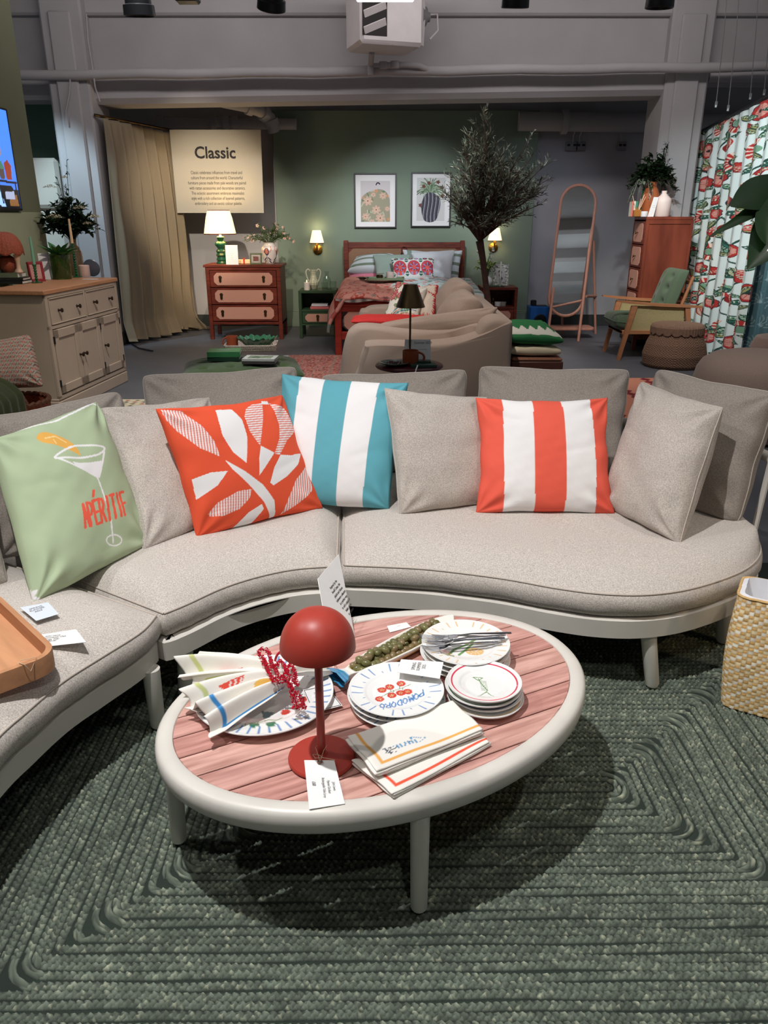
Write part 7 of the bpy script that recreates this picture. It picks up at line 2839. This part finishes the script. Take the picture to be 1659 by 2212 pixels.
# ================================================================ FLORAL CURTAIN
def floral(u, v, L, H):
    X, Z = u * .52, v * 1.40
    col = np.zeros(u.shape + (3,)) + np.array(lin((222, 232, 226)))
    r = random.Random(12)
    RD, PKc, DK, GN, LG, OL = [np.array(lin(c)) for c in ((186, 52, 48), (214, 150, 136), (58, 44, 48), (44, 92, 78), (120, 160, 130), (150, 148, 96))]
    pts = []
    for i in range(12):
        for j in range(16):
            pts.append((i * .13 + (.065 if j % 2 else 0) + r.uniform(-.02, .02) - .03, j * .105 + r.uniform(-.02, .02), (i * 3 + j * 5) % 7))
    # vines
    for i in range(12):
        for j in range(15):
            x, y = i * .17 + (.085 if j % 2 else 0), j * .15
            p = smoothpoly([(x, y), (x + .03, y + .06), (x + .085 * (1 if j % 2 == 0 else -1), y + .15)], 4, False)
            col[nearline(X, Z, p, .0035)] = GN * .6
    def leaf(x, y, a, L_, w_, c, dk):
        dx, dy = X - x, Z - y
        m_ = (np.abs(dx) < L_) & (np.abs(dy) < L_)
        s_ = dx * math.cos(a) + dy * math.sin(a); t_ = -dx * math.sin(a) + dy * math.cos(a)
        e = np.abs(t_) / (w_ * np.clip(np.sin(np.clip(s_ / L_, 0, 1) * PI), .001, 1))
        ins = m_ & (s_ > 0) & (s_ < L_) & (e < 1)
        col[ins] = c
        col[ins & (e > .62)] = dk
        col[ins & (np.abs(t_) < .0022)] = dk
        col[ins & (t_ > 0) & (np.sin(s_ * 700) > .3) & (e < .6)] = np.array(lin((200, 214, 190)))
    def scall(x, y, r_):
        d = np.hypot(X - x, Z - y); a = np.arctan2(Z - y, X - x)
        R_ = r_ * (1 + .10 * np.abs(np.sin(a * 4.5)))
        col[d < R_] = DK * 1.2
        col[d < R_ * .93] = RD * .95
        col[(d < R_ * .70)] = PKc * 1.05
        col[(d < R_ * .72) & (np.abs(np.sin(a * 5)) < .16)] = RD
        col[(d < R_ * .18)] = DK
    def fan_(x, y, r_, a0):
        d = np.hypot(X - x, Z - y); a = (np.arctan2(Z - y, X - x) - a0) % (2 * PI)
        ins = (d < r_) & (d > r_ * .45) & (a < 3.3)
        col[ins] = RD
        col[ins & (np.sin(a * 15) > .35) & (d > r_ * .5)] = np.array(lin((236, 214, 196)))
        col[(d < r_ * .48) & (d > r_ * .38) & (a < 3.3)] = DK
        col[(d < r_ * .36)] = LG
    def drop(x, y, r_, a0):
        leaf(x, y, a0, r_ * 2.2, r_ * .8, RD, RD * .5)
        leaf(x + .01, y + .01, a0 + .35, r_ * 1.6, r_ * .35, PKc, RD)
    for x, y, k_ in pts:
        a = r.uniform(0, 6.28)
        if k_ in (0, 4):
            scall(x, y, r.uniform(.036, .050))
        elif k_ in (1, 5):
            fan_(x, y, r.uniform(.045, .06), r.uniform(0, 2.5))
        elif k_ == 2:
            leaf(x, y, a, .10, .03, OL * 1.2, DK); leaf(x, y, a + .2, .07, .016, PKc, RD)
        else:
            drop(x, y, .035, a)
        for s_ in range(3):
            leaf(x + r.uniform(-.05, .05), y + r.uniform(-.06, .06), r.uniform(-.6, 3.6), r.uniform(.05, .08), r.uniform(.011, .018), (LG, OL * 1.1, GN * 1.3, LG)[s_], GN * .5)
    return np.minimum(col, .9)


fc_ = thing('floral_curtain', 'long white curtain with red flowers and green leaves at the right', 'curtain', (3.34, 8.15, 0))
curtain('curtain_panel', '', (.03, .98), (-.06, -1.02), 2.17, 2.31, .02, 9, .022, m_print, 620, 560, floral, .03, 21, .0, fc_, None)
q = M(); q.tube([(.03, 1.0, 2.185), (-.06, -1.05, 2.33)], .014, 10); q.build('curtain_rail', m_black, fc_)
q = M()
for i in range(26):
    f_ = i / 25
    q.lathe([(0, -.012), (.02, 0), (0, .012)], 8, (.03 - .09 * f_, .98 - 2.0 * f_, 2.185 + .14 * f_), cap0=False, cap1=False)
q.build('heading_tape', m_black, fc_)


def tealpat(u, v, L, H):
    X, Z = u * .55, v * 2.1
    col = np.zeros(u.shape + (3,)) + np.array(lin((96, 132, 138)))
    W_ = np.array(lin((170, 196, 198)))
    r = random.Random(6)
    for i in range(4):
        for j in range(12):
            x, y = i * .16 + (.08 if j % 2 else 0), j * .19
            for k_ in range(9):
                a = -.3 + k_ * .46
                p = smoothpoly([(x, y), (x + .05 * math.cos(a), y + .06 * math.sin(a)), (x + .07 * math.cos(a + .3), y + .10 * math.sin(a + .2))], 4, False)
                col[nearline(X, Z, p, .003)] = W_
    return col


tc2 = thing('teal_curtain', 'teal curtain with pale leaf pattern behind the floral curtain', 'curtain', (3.50, 7.12, 0))
curtain('curtain_panel', '', (-.10, .20), (.14, -.22), 2.2, 2.22, .02, 4, .04, m_print, 120, 260, tealpat, .0, 25, .0, tc2, None)
q = M(); q.tube([(-.12, .24, 2.22), (.16, -.25, 2.24)], .012, 8); q.build('curtain_rail', m_black, tc2)


def bluestr(u, v, L, H):
    col = np.zeros(u.shape + (3,)) + np.array(lin((60, 100, 140)))
    s = np.sin(u * 26 + 2 * np.sin(v * 5)) 
    col[s > .5] = np.array(lin((140, 180, 200)))
    col[s < -.6] = np.array(lin((36, 62, 100)))
    return col


bt = thing('blue_quilt', 'blue striped quilt hanging at the right edge behind the curtains', 'quilt', (3.95, 7.35, 0))
curtain('quilt_panel', '', (-.25, .1), (.35, -.1), 1.20, 1.22, .52, 5, .03, m_print, 120, 100, bluestr, .0, 26, .0, bt, None)
q = M(); q.box(-.3, .4, .05, .30, 0, .52, .01); q.box(-.3, .4, .05, .09, .5, 1.25, .01); q.build('display_stand', PM('navy_stand', (26, 34, 54), .6), bt)

# ================================================================ RIGHT EDGE CHAIRS AND PLANT
gx = Q(1640, 800, 4.7)
gc2 = thing('tub_chair', 'rounded taupe upholstered chair back at the right edge behind the sofa', 'chair', (gx.x + .10, 4.95, 0))
q = M()
prf2 = [(0.0, .02), (.33, .02), (.36, .08), (.375, .35), (.36, .43), (.33, .48), (.27, .52), (.18, .54), (.08, .55), (0, .552)]
q.lathe(prf2, 48, cap0=False, cap1=False)
q.build('tub_shell', fabric('taupe_boucle', (168, 146, 132), 260, .14, .4), gc2)
gx2 = Q(1668, 748, 6.2)
q = M(); q.lathe([(0, .02), (.24, .02), (.27, .1), (.27, .38), (.24, .45), (.16, .47), (0, .45)], 36, cap0=False, cap1=False)
o = q.build('pouffe', fabric('taupe_boucle', (132, 110, 98), 260, .14, .4)); o.location = (gx2.x + .12, 6.2, 0); tag(o, 'small taupe pouffe at the right edge beyond the tub chair', 'pouffe')

pl = thing('leafy_plant', 'broad leaved plant reaching in from the right edge before the floral curtain', 'plant', (2.2, 3.3, 0))
po = Vector(pl.location)
m_big = PM('big_leaf', (40, 76, 34), .4, noise=(8, .2), coat=.2)


def bigleaf(pts, widths, drop=.0):
    """blade along a centre line, folded along its rib"""
    q = M(); q.open = True
    c = [Vector(p) - po for p in pts]
    V = []
    cam_n = Vector((-.35, -.9, .35))
    n_ = len(c)
    for i in range(n_):
        t_ = (c[min(i + 1, n_ - 1)] - c[max(i - 1, 0)]).normalized()
        s_ = t_.cross(cam_n).normalized()
        w_ = widths[i]
        b_ = cam_n * (-.18 * w_)
        V += [c[i] - s_ * w_ + b_, c[i] - s_ * w_ * .5 + b_ * .3, c[i], c[i] + s_ * w_ * .5 + b_ * .3, c[i] + s_ * w_ + b_]
    F = []
    for i in range(n_ - 1):
        for j in range(4):
            F.append((5 * i + j, 5 * i + j + 1, 5 * i + 6 + j, 5 * i + 5 + j))
    q.add(V, F)
    o = q.build('leaf', m_big, pl, ang=80)
    o.modifiers.new('s', 'SUBSURF').render_levels = 2
    o.modifiers['s'].levels = 1


L1 = [Q(1740, 395, 3.1), Q(1690, 400, 3.05), Q(1640, 415, 3.0), Q(1605, 430, 2.98), Q(1578, 446, 2.96)]
bigleaf(L1, [.02, .06, .075, .045, .003])
L2 = [Q(1740, 420, 3.1), Q(1680, 428, 3.05), Q(1630, 452, 3.0), Q(1590, 478, 2.97), Q(1560, 494, 2.95), Q(1532, 512, 2.93)]
bigleaf(L2, [.02, .035, .028, .016, .010, .002])
L3 = [Q(1740, 420, 3.1), Q(1700, 460, 3.0), Q(1672, 500, 2.95), Q(1645, 545, 2.92), Q(1614, 582, 2.9)]
bigleaf(L3, [.02, .08, .085, .05, .003])
L4 = [Q(1740, 410, 3.1), Q(1700, 420, 3.0), Q(1662, 455, 2.95), Q(1652, 500, 2.92), Q(1655, 528, 2.9)]
bigleaf(L4, [.02, .05, .055, .035, .003])
q = M(); tpw = Q(1740, 410, 3.1) - po; q.tube([(0, 0, .3), (.02, 0, .8), (tpw.x + .1, tpw.y, tpw.z - .2), tpw], [.02, .017, .012, .008], 8); q.build('stem', m_brown, pl)
q = M(); q.lathe([(0, 0), (.14, 0), (.18, .3), (.185, .34), (.165, .34), (.16, .3), (0, .3)], 32, cap0=False, cap1=False); q.build('pot', PM('grey_pot', (120, 116, 110), .7, noise=(20, .1)), pl)

# ================================================================ OLIVE TREE
tre = thing('olive_tree', 'tall olive tree with slim trunk standing beside the bed', 'tree', (Q(1058, 700, 7.9).x, 7.9, 0))
to = Vector(tre.location)
m_bark = PM('bark', (74, 50, 40), .9, noise=(30, .25), bump=(40, .6, .006))
tq = lambda x, y, Y=7.9: Q(x, y, Y) - to
q = M(); q.tube([(0, 0, .22), tq(1055, 660), tq(1049, 610), tq(1043, 560), tq(1036, 520)], [.034, .032, .030, .030, .038], 12); q.build('trunk', m_bark, tre)
q = M(); q.lathe([(0, 0), (.14, 0), (.17, .22), (.175, .26), (.155, .26), (.15, .22), (0, .22)], 28, cap0=False, cap1=False); q.build('pot', m_wick, tre)
r = random.Random(77)
bq, lq, lq2 = M(), M(), M()
lq.open = lq2.open = True
tips = [(1042, 238), (1030, 275), (1060, 262), (1022, 300), (1050, 290), (1000, 320), (1070, 310), (990, 360), (1085, 330), (1010, 350), (1040, 330), (1100, 350), (1130, 335), (1182, 350), (1160, 360), (1142, 300), (1170, 408), (1150, 395), (1120, 410), (975, 400), (968, 425), (985, 440), (1135, 450), (1110, 470), (1090, 440), (1000, 470), (1065, 400), (1025, 420), (1085, 380), (1050, 370), (1015, 390), (1125, 380), (1100, 400), (1040, 450), (1075, 470), (1140, 425), (990, 410), (1005, 440), (1060, 340), (1095, 360), (1115, 375), (1025, 365)]
root = tq(1036, 520)
for i, (x, y) in enumerate(tips * 2):
    second = i >= len(tips)
    Y_ = 7.9 + r.uniform(-.42, .42)
    e = tq(x + (r.uniform(-14, 14) if second else 0), y + (r.uniform(0, 40) if second else 0), Y_)
    m1 = root.lerp(e, .35) + Vector((r.uniform(-.06, .06), r.uniform(-.06, .06), .06))
    m2 = root.lerp(e, .7) + Vector((r.uniform(-.05, .05), r.uniform(-.05, .05), .04))
    path = [root, m1, m2, e]
    bq.tube(path, [.016, .009, .005, .002], 5, False)
    for k_ in range(11):
        tt = r.uniform(.25, 1) ** .8
        j = min(2, int(tt * 3)); p = path[j].lerp(path[j + 1], tt * 3 - j)
        d = ((e - root).normalized() * .6 + Vector((r.uniform(-1, 1), r.uniform(-1, 1), r.uniform(-.4, .9)))).normalized()
        Lt = r.uniform(.06, .16)
        bq.tube([p, p + d * Lt], [.003, .0012], 3, False)
        for m_ in range(9):
            pp_ = p + d * Lt * (m_ / 8)
            dd_ = (d + Vector((r.uniform(-1, 1), r.uniform(-1, 1), r.uniform(-.6, .8))) * .8).normalized()
            leafmesh(lq if r.random() < .7 else lq2, pp_, dd_, (r.uniform(-1, 1), r.uniform(-1, 1), 1), r.uniform(.04, .068), r.uniform(.008, .012), segs=2)
bq.build('branch', m_bark, tre)
o = lq.build('foliage', PM('olive_leaf_dark', (84, 92, 74), .6, noise=(30, .25)), tre); o['kind'] = 'stuff'
o = lq2.build('foliage', PM('olive_leaf_pale', (150, 154, 134), .6, noise=(30, .2)), tre); o['kind'] = 'stuff'

# ================================================================ SIDEBOARD
sbd = thing('sideboard', 'taupe painted sideboard with oak top, two drawers and three doors', 'sideboard', (-2.31, 6.10, 0), R(84.8))
m_taupe = PM('taupe_paint', (186, 168, 150), .5, noise=(6, .04))
m_knob = PM('bronze_knob', (74, 58, 50), .3, .8)
LW_, DP, HT = .60, .44, .87
q = M(); q.box(-LW_ - .02, LW_ + .02, -.02, DP, HT - .03, HT, .004); q.build('worktop', m_wood, sbd)
q = M(); q.box(-LW_, LW_, .004, DP, .10, HT - .03, .004); q.build('carcass', m_taupe, sbd)
q = M(); q.box(-LW_ - .012, LW_ + .012, -.012, DP, 0.0, .09, .006); q.box(-LW_ - .005, LW_ + .005, -.006, DP, .09, .11, .005); q.build('plinth', m_taupe, sbd)
q = M()
for (x0, x1, z0, z1) in ((-LW_, LW_, HT - .055, HT - .03), (-LW_, LW_, .60, .625), (-LW_, -LW_ + .04, .11, HT - .03), (LW_ - .04, LW_, .11, HT - .03), (-.012, .012, .6, HT - .03), (-LW_, LW_, .10, .13)):
    q.box(x0, x1, -.012, .006, z0, z1, .002)
q.build('face_frame', m_taupe, sbd)
for x0, x1 in ((-.558, -.014), (.014, .558)):
    q = M(); q.box(x0, x1, -.010, .006, .629, HT - .058, .003)
    d = q.build('drawer', m_taupe, sbd)
    q = M()
    for (a0, a1, b0, b1) in ((x0, x1, .629, .637), (x0, x1, HT - .066, HT - .058), (x0, x0 + .008, .629, HT - .058), (x1 - .008, x1, .629, HT - .058)):
        q.box(a0, a1, -.017, -.009, b0, b1, .002)
    q.build('drawer_bead', m_taupe, d)
    for kx in (x0 + .13, x1 - .13):
        q = M(); q.T = Matrix.Translation((kx, -.010, .72)) @ FX; q.lathe([(0, 0), (.012, 0), (.007, .006), (.007, .018), (.016, .024), (.015, .032), (0, .036)], 16, cap0=False, cap1=False); q.build('knob', m_knob, d)
for i, (x0, x1) in enumerate(((-.556, -.185), (-.181, .186), (.200, .556))):
    q = M(); q.box(x0, x1, -.008, .006, .135, .596, .003)
    d = q.build('door', m_taupe, sbd)
    q = M(); f_ = .062
    for (a0, a1, b0, b1) in ((x0 + .003, x1 - .003, .138, .138 + f_), (x0 + .003, x1 - .003, .593 - f_, .593), (x0 + .003, x0 + f_, .138, .593), (x1 - f_, x1 - .003, .138, .593)):
        q.box(a0, a1, -.019, -.006, b0, b1, .004)
    q.build('door_moulding', m_taupe, d)
    kx = (x1 - .03, x0 + .03, x0 + .03)[i]
    q = M(); q.T = Matrix.Translation((kx, -.018, .37)) @ FX; q.lathe([(0, 0), (.012, 0), (.007, .006), (.007, .018), (.016, .024), (.015, .032), (0, .036)], 16, cap0=False, cap1=False); q.build('knob', m_knob, d)
    q = M()
    hx = (x0 - .004, x1 + .004 if i < 2 else x1 + .004, x1 + .004)[i]
    for z_ in (.19, .50):
        q.box(hx - .006, hx + .006, -.022, -.010, z_, z_ + .05, .001)
    q.build('hinge', m_black, d)
ZS = HT


def ons(x, y, z=ZS):
    p = P(x, y, z); return Vector((p.x, p.y, z))


# books and wicker lamp
b_ = ons(22, 613)
b_.y += .05
bz = ZS
book('book', 'black book at the bottom of the pile under the wicker lamp', tuple(b_), .23, .17, .024, (28, 28, 30), R(-2), titles='-- ---- ---', tcol=m_inkg)
book('book', 'second black book in the pile under the wicker lamp', (b_.x, b_.y, bz + .0245), .22, .16, .020, (34, 32, 34), R(3), titles='---- --', tcol=m_inkg)
book('book', 'pale green book on top of the pile under the wicker lamp', (b_.x - .02, b_.y, bz + .045), .20, .15, .034, (108, 120, 98), R(-1), titles='-- ------', tcol=m_inkg)
wl = thing('wicker_lamp', 'red brown wicker lamp with scalloped shade standing on books', 'lamp', (b_.x - .015, b_.y, bz + .0795))
m_wic = PM('red_wicker', (158, 80, 56), .7, noise=(120, .35), bump=(160, 1, .004))
q = M(); q.lathe([(0, 0), (.03, 0), (.055, .03), (.062, .065), (.052, .105), (.025, .125), (.012, .13), (.012, .17), (0, .17)], 32, cap0=False, cap1=False); q.build('base', m_wic, wl)
na_ = 120
an = np.linspace(0, 2 * PI, na_, endpoint=False)
A = np.zeros((na_, 24, 3))
for j in range(24):
    f_ = j / 23
    ph_ = f_ * PI / 2
    rr = .125 * np.sin(ph_) ** .8 * (1 + .0 * an) + .0018 * np.sin(an * 24) * (1 if j else 0)
    A[:, j, 0] = np.cos(an) * rr; A[:, j, 1] = np.sin(an) * rr
    A[:, j, 2] = .29 - .145 * (1 - math.cos(ph_)) - .022 * np.abs(np.sin(an * 4)) * f_ ** 5
grid('lamp_shade', A, m_wic, wl, closeu=True, solid=.003)
q = M(); q.lathe([(0, 0), (.028, 0), (.03, .006), (.016, .03), (.013, .07), (.02, .10), (.026, .13), (0, .13)], 20, cap0=False, cap1=False)
o = q.build('pink_vase', PM('pink_ceramic', (214, 176, 150), .4)); o.location = (b_.x + .075, b_.y - .03, bz + .0795); tag(o, 'small pink fluted vase beside the wicker lamp', 'vase')


def taper(name, label, p, hh, hc, bob, mc, tiltx=0):
    t = thing(name, label, 'candlestick', tuple(p))
    q = M()
    pr_ = [(0, 0), (.042, 0), (.044, .006), (.014, .014)]
    nb = int((hh - .03) / .02)
    for i in range(nb * 6):
        z_ = .018 + i * .02 / 6
        pr_.append(((.007 + bob * abs(math.sin(i * PI / 6))), z_))
    pr_ += [(.014, hh - .01), (.016, hh), (.010, hh + .001), (0, hh)]
    q.lathe(pr_, 20, cap0=False, cap1=False)
    q.build('holder', PM('green_glass', (20, 110, 66), .08, coat=.8, trans=.35), t)
    q = M(); q.tube([(0, 0, hh - .008), (tiltx * .5, 0, hh + hc * .6), (tiltx, 0, hh + hc)], [.0115, .0105, .008], 12); q.build('taper', mc, t)
    return t


m_gtap = PM('green_wax', (120, 180, 150), .5)
m_ctap = PM('cream_wax', (226, 190, 150), .5)
taper('candlestick', 'green glass candlestick with mint taper at the front of the sideboard', ons(80, 611), .135, .20, .006, m_gtap)
taper('candlestick', 'tall green bobbin candlestick with cream taper on the sideboard', ons(166, 599), .27, .19, .0075, m_ctap)
cp = ons(98, 604)
card('sign_card', 'tall narrow white card leaning between frame and glass vase', [cp + Vector((-.03, 0, 0)), cp + Vector((.045, .03, 0)), cp + Vector((.03, .06, .20)), cp + Vector((-.045, .03, .20))], '---\n\n----\n------\n----\n\n----\n-----', .013, thick=.002, margin=(.5, .78))
fp_ = ons(84, 609)
photo_frame('photo_frame', 'red scalloped photo frame behind the mint taper', (fp_.x - .02, fp_.y + .03, ZS), .12, .15, PM('red_scallop', (150, 30, 44), .4, noise=(70, .1)), PM('photo_pink', (206, 150, 140), .4, noise=(14, .2)), R(38), bw=.02)
gv = thing('glass_vase', 'olive green glass cylinder vase with strappy leaves on the sideboard', 'vase', tuple(ons(128, 604)))
gv.location[1] += .06
q = M(); q.lathe([(0, 0), (.076, 0), (.08, .01), (.080, .19), (.075, .19), (.073, .015), (0, .012)], 40, cap0=False, cap1=False); q.build('vase_body', PM('olive_glass', (88, 120, 50), .06, trans=.75, coat=.5), gv)
lm = M(); lm.open = True
for i in range(22):
    a = i * 2.4; e_ = .15 + .55 * rnd.random()
    leafmesh(lm, (0, 0, .15), (math.cos(a) * (1 - e_ * .4), math.sin(a) * (1 - e_ * .4), e_ + .25), (0, 0, 1), rnd.uniform(.14, .21), rnd.uniform(.045, .07), .25)
lm.build('foliage', PM('strap_leaf', (64, 120, 62), .35, noise=(20, .2), coat=.3), gv)['kind'] = 'stuff'
q = M(); q.lathe([(0, .01), (.06, .012), (.065, .10), (0, .12)], 24, cap0=False, cap1=False); q.build('moss', PM('moss', (58, 82, 30), .9, noise=(60, .3)), gv)
bv = thing('bouquet_vase', 'tall brown glass bottle with large white flowered bouquet on the sideboard', 'vase', tuple(ons(152, 598)))
bv.location[1] += .16
q = M(); q.lathe([(0, 0), (.06, 0), (.064, .01), (.064, .18), (.045, .23), (.028, .25), (.028, .29), (.034, .30), (.022, .30), (0, .28)], 32, cap0=False, cap1=False); q.build('bottle', PM('smoke_brown_glass', (140, 112, 84), .08, trans=.5, coat=.5), bv)
bouquet(bv, (0, 0, .27), .27, .40, 70, m_dlf, None, .065, .034, seed=61, nleaf=18, droop=.35, sq=.6)
bouquet(bv, (0, 0, .27), .12, .70, 7, m_dlf, None, .04, .016, seed=62, nleaf=14, droop=.1, sq=.6)
# umbels of white lace flower
um = M(); um.open = True
for (x, y, rr) in ((118, 472, .075), (108, 406, .05), (172, 452, .06), (205, 470, .05), (140, 385, .03), (190, 485, .04)):
    c = Q(x, y, bv.location[1] - .24 + (x > 160) * .05) - Vector(bv.location)
    for i in range(int(1600 * rr)):
        a, e_ = rnd.uniform(0, 6.28), math.sqrt(rnd.random())
        p = c + Vector((rr * e_ * math.cos(a), rr * .8 * e_ * math.sin(a), rr * .55 * (1 - e_ * e_) * rnd.uniform(.3, 1)))
        leafmesh(um, p, (rnd.uniform(-1, 1), rnd.uniform(-1, 1), rnd.uniform(0, 1)), (0, 0, 1), .012, .010, segs=2)
o = um.build('lace_flower', PM('lace_white', (206, 200, 168), .7, noise=(40, .15)), bv); o['kind'] = 'stuff'
q = M(); q.lathe([(0, 0), (.042, 0), (.044, .004), (.044, .09), (.040, .095), (.036, .09), (0, .088)], 32, cap0=False, cap1=False)
o = q.build('pillar_candle', PM('blush_wax', (216, 186, 176), .5, noise=(10, .02))); o.location = ons(184, 598); tag(o, 'blush pillar candle right of the bobbin candlestick', 'candle')
pp_ = ons(206, 597) + Vector((-.03, -.08, 0))
q = M(); q.T = Matrix.Translation(tuple(pp_ + Vector((0, .08, .065)))) @ Matrix.Rotation(R(-80), 4, 'X')
q.lathe([(0, 0), (.03, 0), (.068, .012), (.072, .018), (.066, .02), (.03, .008), (0, .006)], 40, cap0=False, cap1=False)
tag(rebase(q.build('glass_plate', PM('smoky_plate', (110, 116, 128), .15, trans=.5, coat=.5))), 'dark rimmed plate propped against the column end of the sideboard', 'plate')
q = M(); c1_ = ons(186, 603); q.box(-.02, .10, -.025, .025, .0005, .0025, .0005)
o = q.build('paper_slip', m_white); o.location = c1_ + Vector((0, -.015, 0)); tag(o, 'white paper slip lying before the pillar candle', 'paper')

# ================================================================ SCREEN
n, k = 110, 130
Y0, Y1, Z0, Z1 = 5.75, 6.60, 1.405, 2.105
u, v = np.meshgrid(np.linspace(0, 1, n), np.linspace(0, 1, k), indexing='ij')
# u along +Y from 5.75
col = np.zeros(u.shape + (3,)) + np.array(lin((70, 130, 250)))
col *= (.75 + .35 * v)[..., None]
DKb = np.array(lin((14, 16, 30)))
S1 = lambda pts, c: col.__setitem__(inpoly(u, v, pts), np.array(lin(c)))
S1([(0, 0), (1, 0), (1, .20), (.9, .20), (.86, .24), (.6, .24), (.3, .26), (0, .26)], (12, 14, 22))
S1([(.02, .03), (.58, .03), (.56, .19), (.02, .20)], (86, 56, 44))
S1([(.78, .03), (.97, .03), (.97, .14), (.80, .15)], (120, 84, 50))
S1([(.15, .26), (.62, .02), (.70, .02), (.62, .22), (.50, .45), (.42, .60), (.20, .60), (0, .5), (0, .26)], (150, 190, 245))
for i in range(7):
    S1([(.18 + i * .055, .26), (.20 + i * .055, .26), (.30 + i * .02, .5), (.29 + i * .02, .5)], (60, 90, 160))
S1([(.20, .58), (.42, .58), (.44, .76), (.36, .84), (.22, .82)], (190, 214, 250))
S1([(.28, .80), (.40, .80), (.42, .94), (.30, .96)], (120, 70, 56))
S1([(.62, .55), (.76, .53), (.78, .75), (.64, .78)], (130, 120, 130))
S1([(.80, .30), (.90, .30), (.92, .44), (.86, .50), (.78, .46)], (130, 50, 34))
S1([(.68, .30), (.76, .30), (.77, .40), (.67, .40)], (70, 60, 60))
S1([(.66, .40), (.78, .40), (.74, .48), (.68, .47)], (60, 110, 90))
for p in ([(.60, .28), (.98, .27)], [(.63, .28), (.66, .06)], [(.95, .27), (.97, .06)]):
    col[nearline(u, v, p, .012)] = DKb
S1([(.72, .10), (.90, .10), (.90, .18), (.72, .17)], (150, 160, 190))
tv = thing('wall_screen', 'lit blue display screen on the olive wall showing a person in a striped dress', 'screen', (-2.93, 6.0, 1.40))
A = np.stack([np.full_like(u, .033), Y0 - 6.0 + u * (Y1 - Y0), Z0 - 1.40 + v * (Z1 - Z0)], -1)
mtv = VC('screen_print', .3)
nt = mtv.node_tree
at = [n_ for n_ in nt.nodes if n_.bl_idname == 'ShaderNodeVertexColor'][0]
nt.links.new(at.outputs[0], nt.nodes['Principled BSDF'].inputs['Emission Color'])
nt.nodes['Principled BSDF'].inputs['Emission Strength'].default_value = .9
grid('screen', A, mtv, tv, col)
q = M(); q.box(.0, .030, -1.25 + .6, .62, -.01, .72, .004); q.build('casing', m_black, tv)
q = M(); q.box(.026, .036, .598, .615, -.005, .715, .002); q.box(.026, .036, -.26, .615, -.008, .006, .002); q.box(.026, .036, -.26, .615, .704, .716, .002); q.build('bezel', m_black, tv)

# ================================================================ FRIDGE
fr_ = thing('fridge', 'white rounded retro fridge behind the olive partition', 'fridge', (-3.78, 9.05, 0))
m_fr = PM('fridge_white', (222, 214, 200), .25, noise=(3, .02), coat=.5)
q = M(); q.box(-.30, .30, 0, .55, .03, 1.93, .09); q.build('body', m_fr, fr_)
q = M(); q.box(-.30, .30, -.09, -.01, 1.43, 1.93, .05); q.build('door', m_fr, fr_)
q = M(); q.box(-.30, .30, -.09, -.01, .06, 1.40, .05); q.build('door', m_fr, fr_)

# ================================================================ LEFT BASKET, CUSHION, THROW
lbk = thing('wicker_basket', 'brown wicker basket holding a floral cushion at the left', 'basket', (-2.17, 4.42, 0))
q = M()
pr3 = [(0, 0.01), (.15, .01), (.18, .05), (.20, .22), (.205, .33), (.212, .345), (.20, .35), (.19, .33), (.17, .05), (0, .03)]
q.lathe(pr3, 48, cap0=False, cap1=False); q.build('woven_body', m_wic, lbk)
q = M(); q.tube([(.20 * math.cos(a), .20 * math.sin(a), .345 + .006 * math.sin(a * 30)) for a in np.linspace(0, 2 * PI, 90)], .013, 6, False); q.build('rim', PM('brown_wicker', (120, 78, 58), .8, noise=(100, .3)), lbk)
q = M(); q.tube([(-.02, -.19, .33), (.0, -.21, .44), (.06, -.18, .47), (.12, -.14, .42), (.15, -.13, .34)], .011, 8); q.build('handle', PM('brown_wicker', (120, 78, 58), .8, noise=(100, .3)), lbk)


def sprig(U, W, back=False):
    col = np.zeros(U.shape + (3,)) + np.array(lin((206, 190, 172)))
    i = np.floor((U + 1) * 5); j = np.floor((W + 1) * 7)
    x = ((U + 1) * 5 + (j % 2) * .5) % 1 - .5; y = ((W + 1) * 7) % 1 - .5
    col[np.hypot(x, y * .8) < .28] = np.array(lin((206, 128, 116)))
    col[(np.hypot(x, y * .8) < .13)] = np.array(lin((226, 170, 150)))
    col[(np.abs(y + .35 * np.sin(x * 9)) < .12) & (np.abs(x) > .24)] = np.array(lin((96, 96, 80)))
    return col


cs = [Q(-45, 840, 4.42), Q(95, 836, 4.40), Q(66, 722, 4.55), Q(-50, 745, 4.55)]
tag(pillow('cushion', cs, .17, m_print, n=130, seed=71, paint=sprig, bow=.04, wr=.007), 'cream cushion with pink sprig print standing in the wicker basket', 'cushion')
th = thing('olive_throw', 'olive green throw draped over a low arm at the left edge', 'throw', (-2.05, 3.62, 0))
n, k = 70, 60
u, v = np.meshgrid(np.linspace(0, 1, n), np.linspace(0, 1, k), indexing='ij')
# cloth over a rounded hump running along Y
a_ = (u - .5) * PI * 1.0
rx, top_ = .22, .60
X = np.sin(a_) * rx * (1 + .10 * np.cos(v * 3))
Zc = np.where(np.abs(u - .5) < .25, top_ - .10 * (np.abs(u - .5) / .25) ** 2.2, top_ - .10 - (np.abs(u - .5) - .25) * 1.7)
X = np.where(np.abs(u - .5) < .25, np.sign(u - .5) * (np.abs(u - .5) / .25) ** .8 * .20, np.sign(u - .5) * (.20 + (np.abs(u - .5) - .25) * .12))
A = np.stack([X + .006 * np.sin(v * 40), -.25 + v * .5 + .01 * np.sin(u * 20), Zc + .004 * np.sin(v * 60) - .05 * (v < .08) * 0], -1)
grid('cloth', A, fabric('olive_knit', (70, 78, 46), 200, .2, .8), th, solid=.012)
q = M(); q.box(-.18, .18, -.24, .24, 0, .48, .05); q.build('chair_arm', m_couch, th)
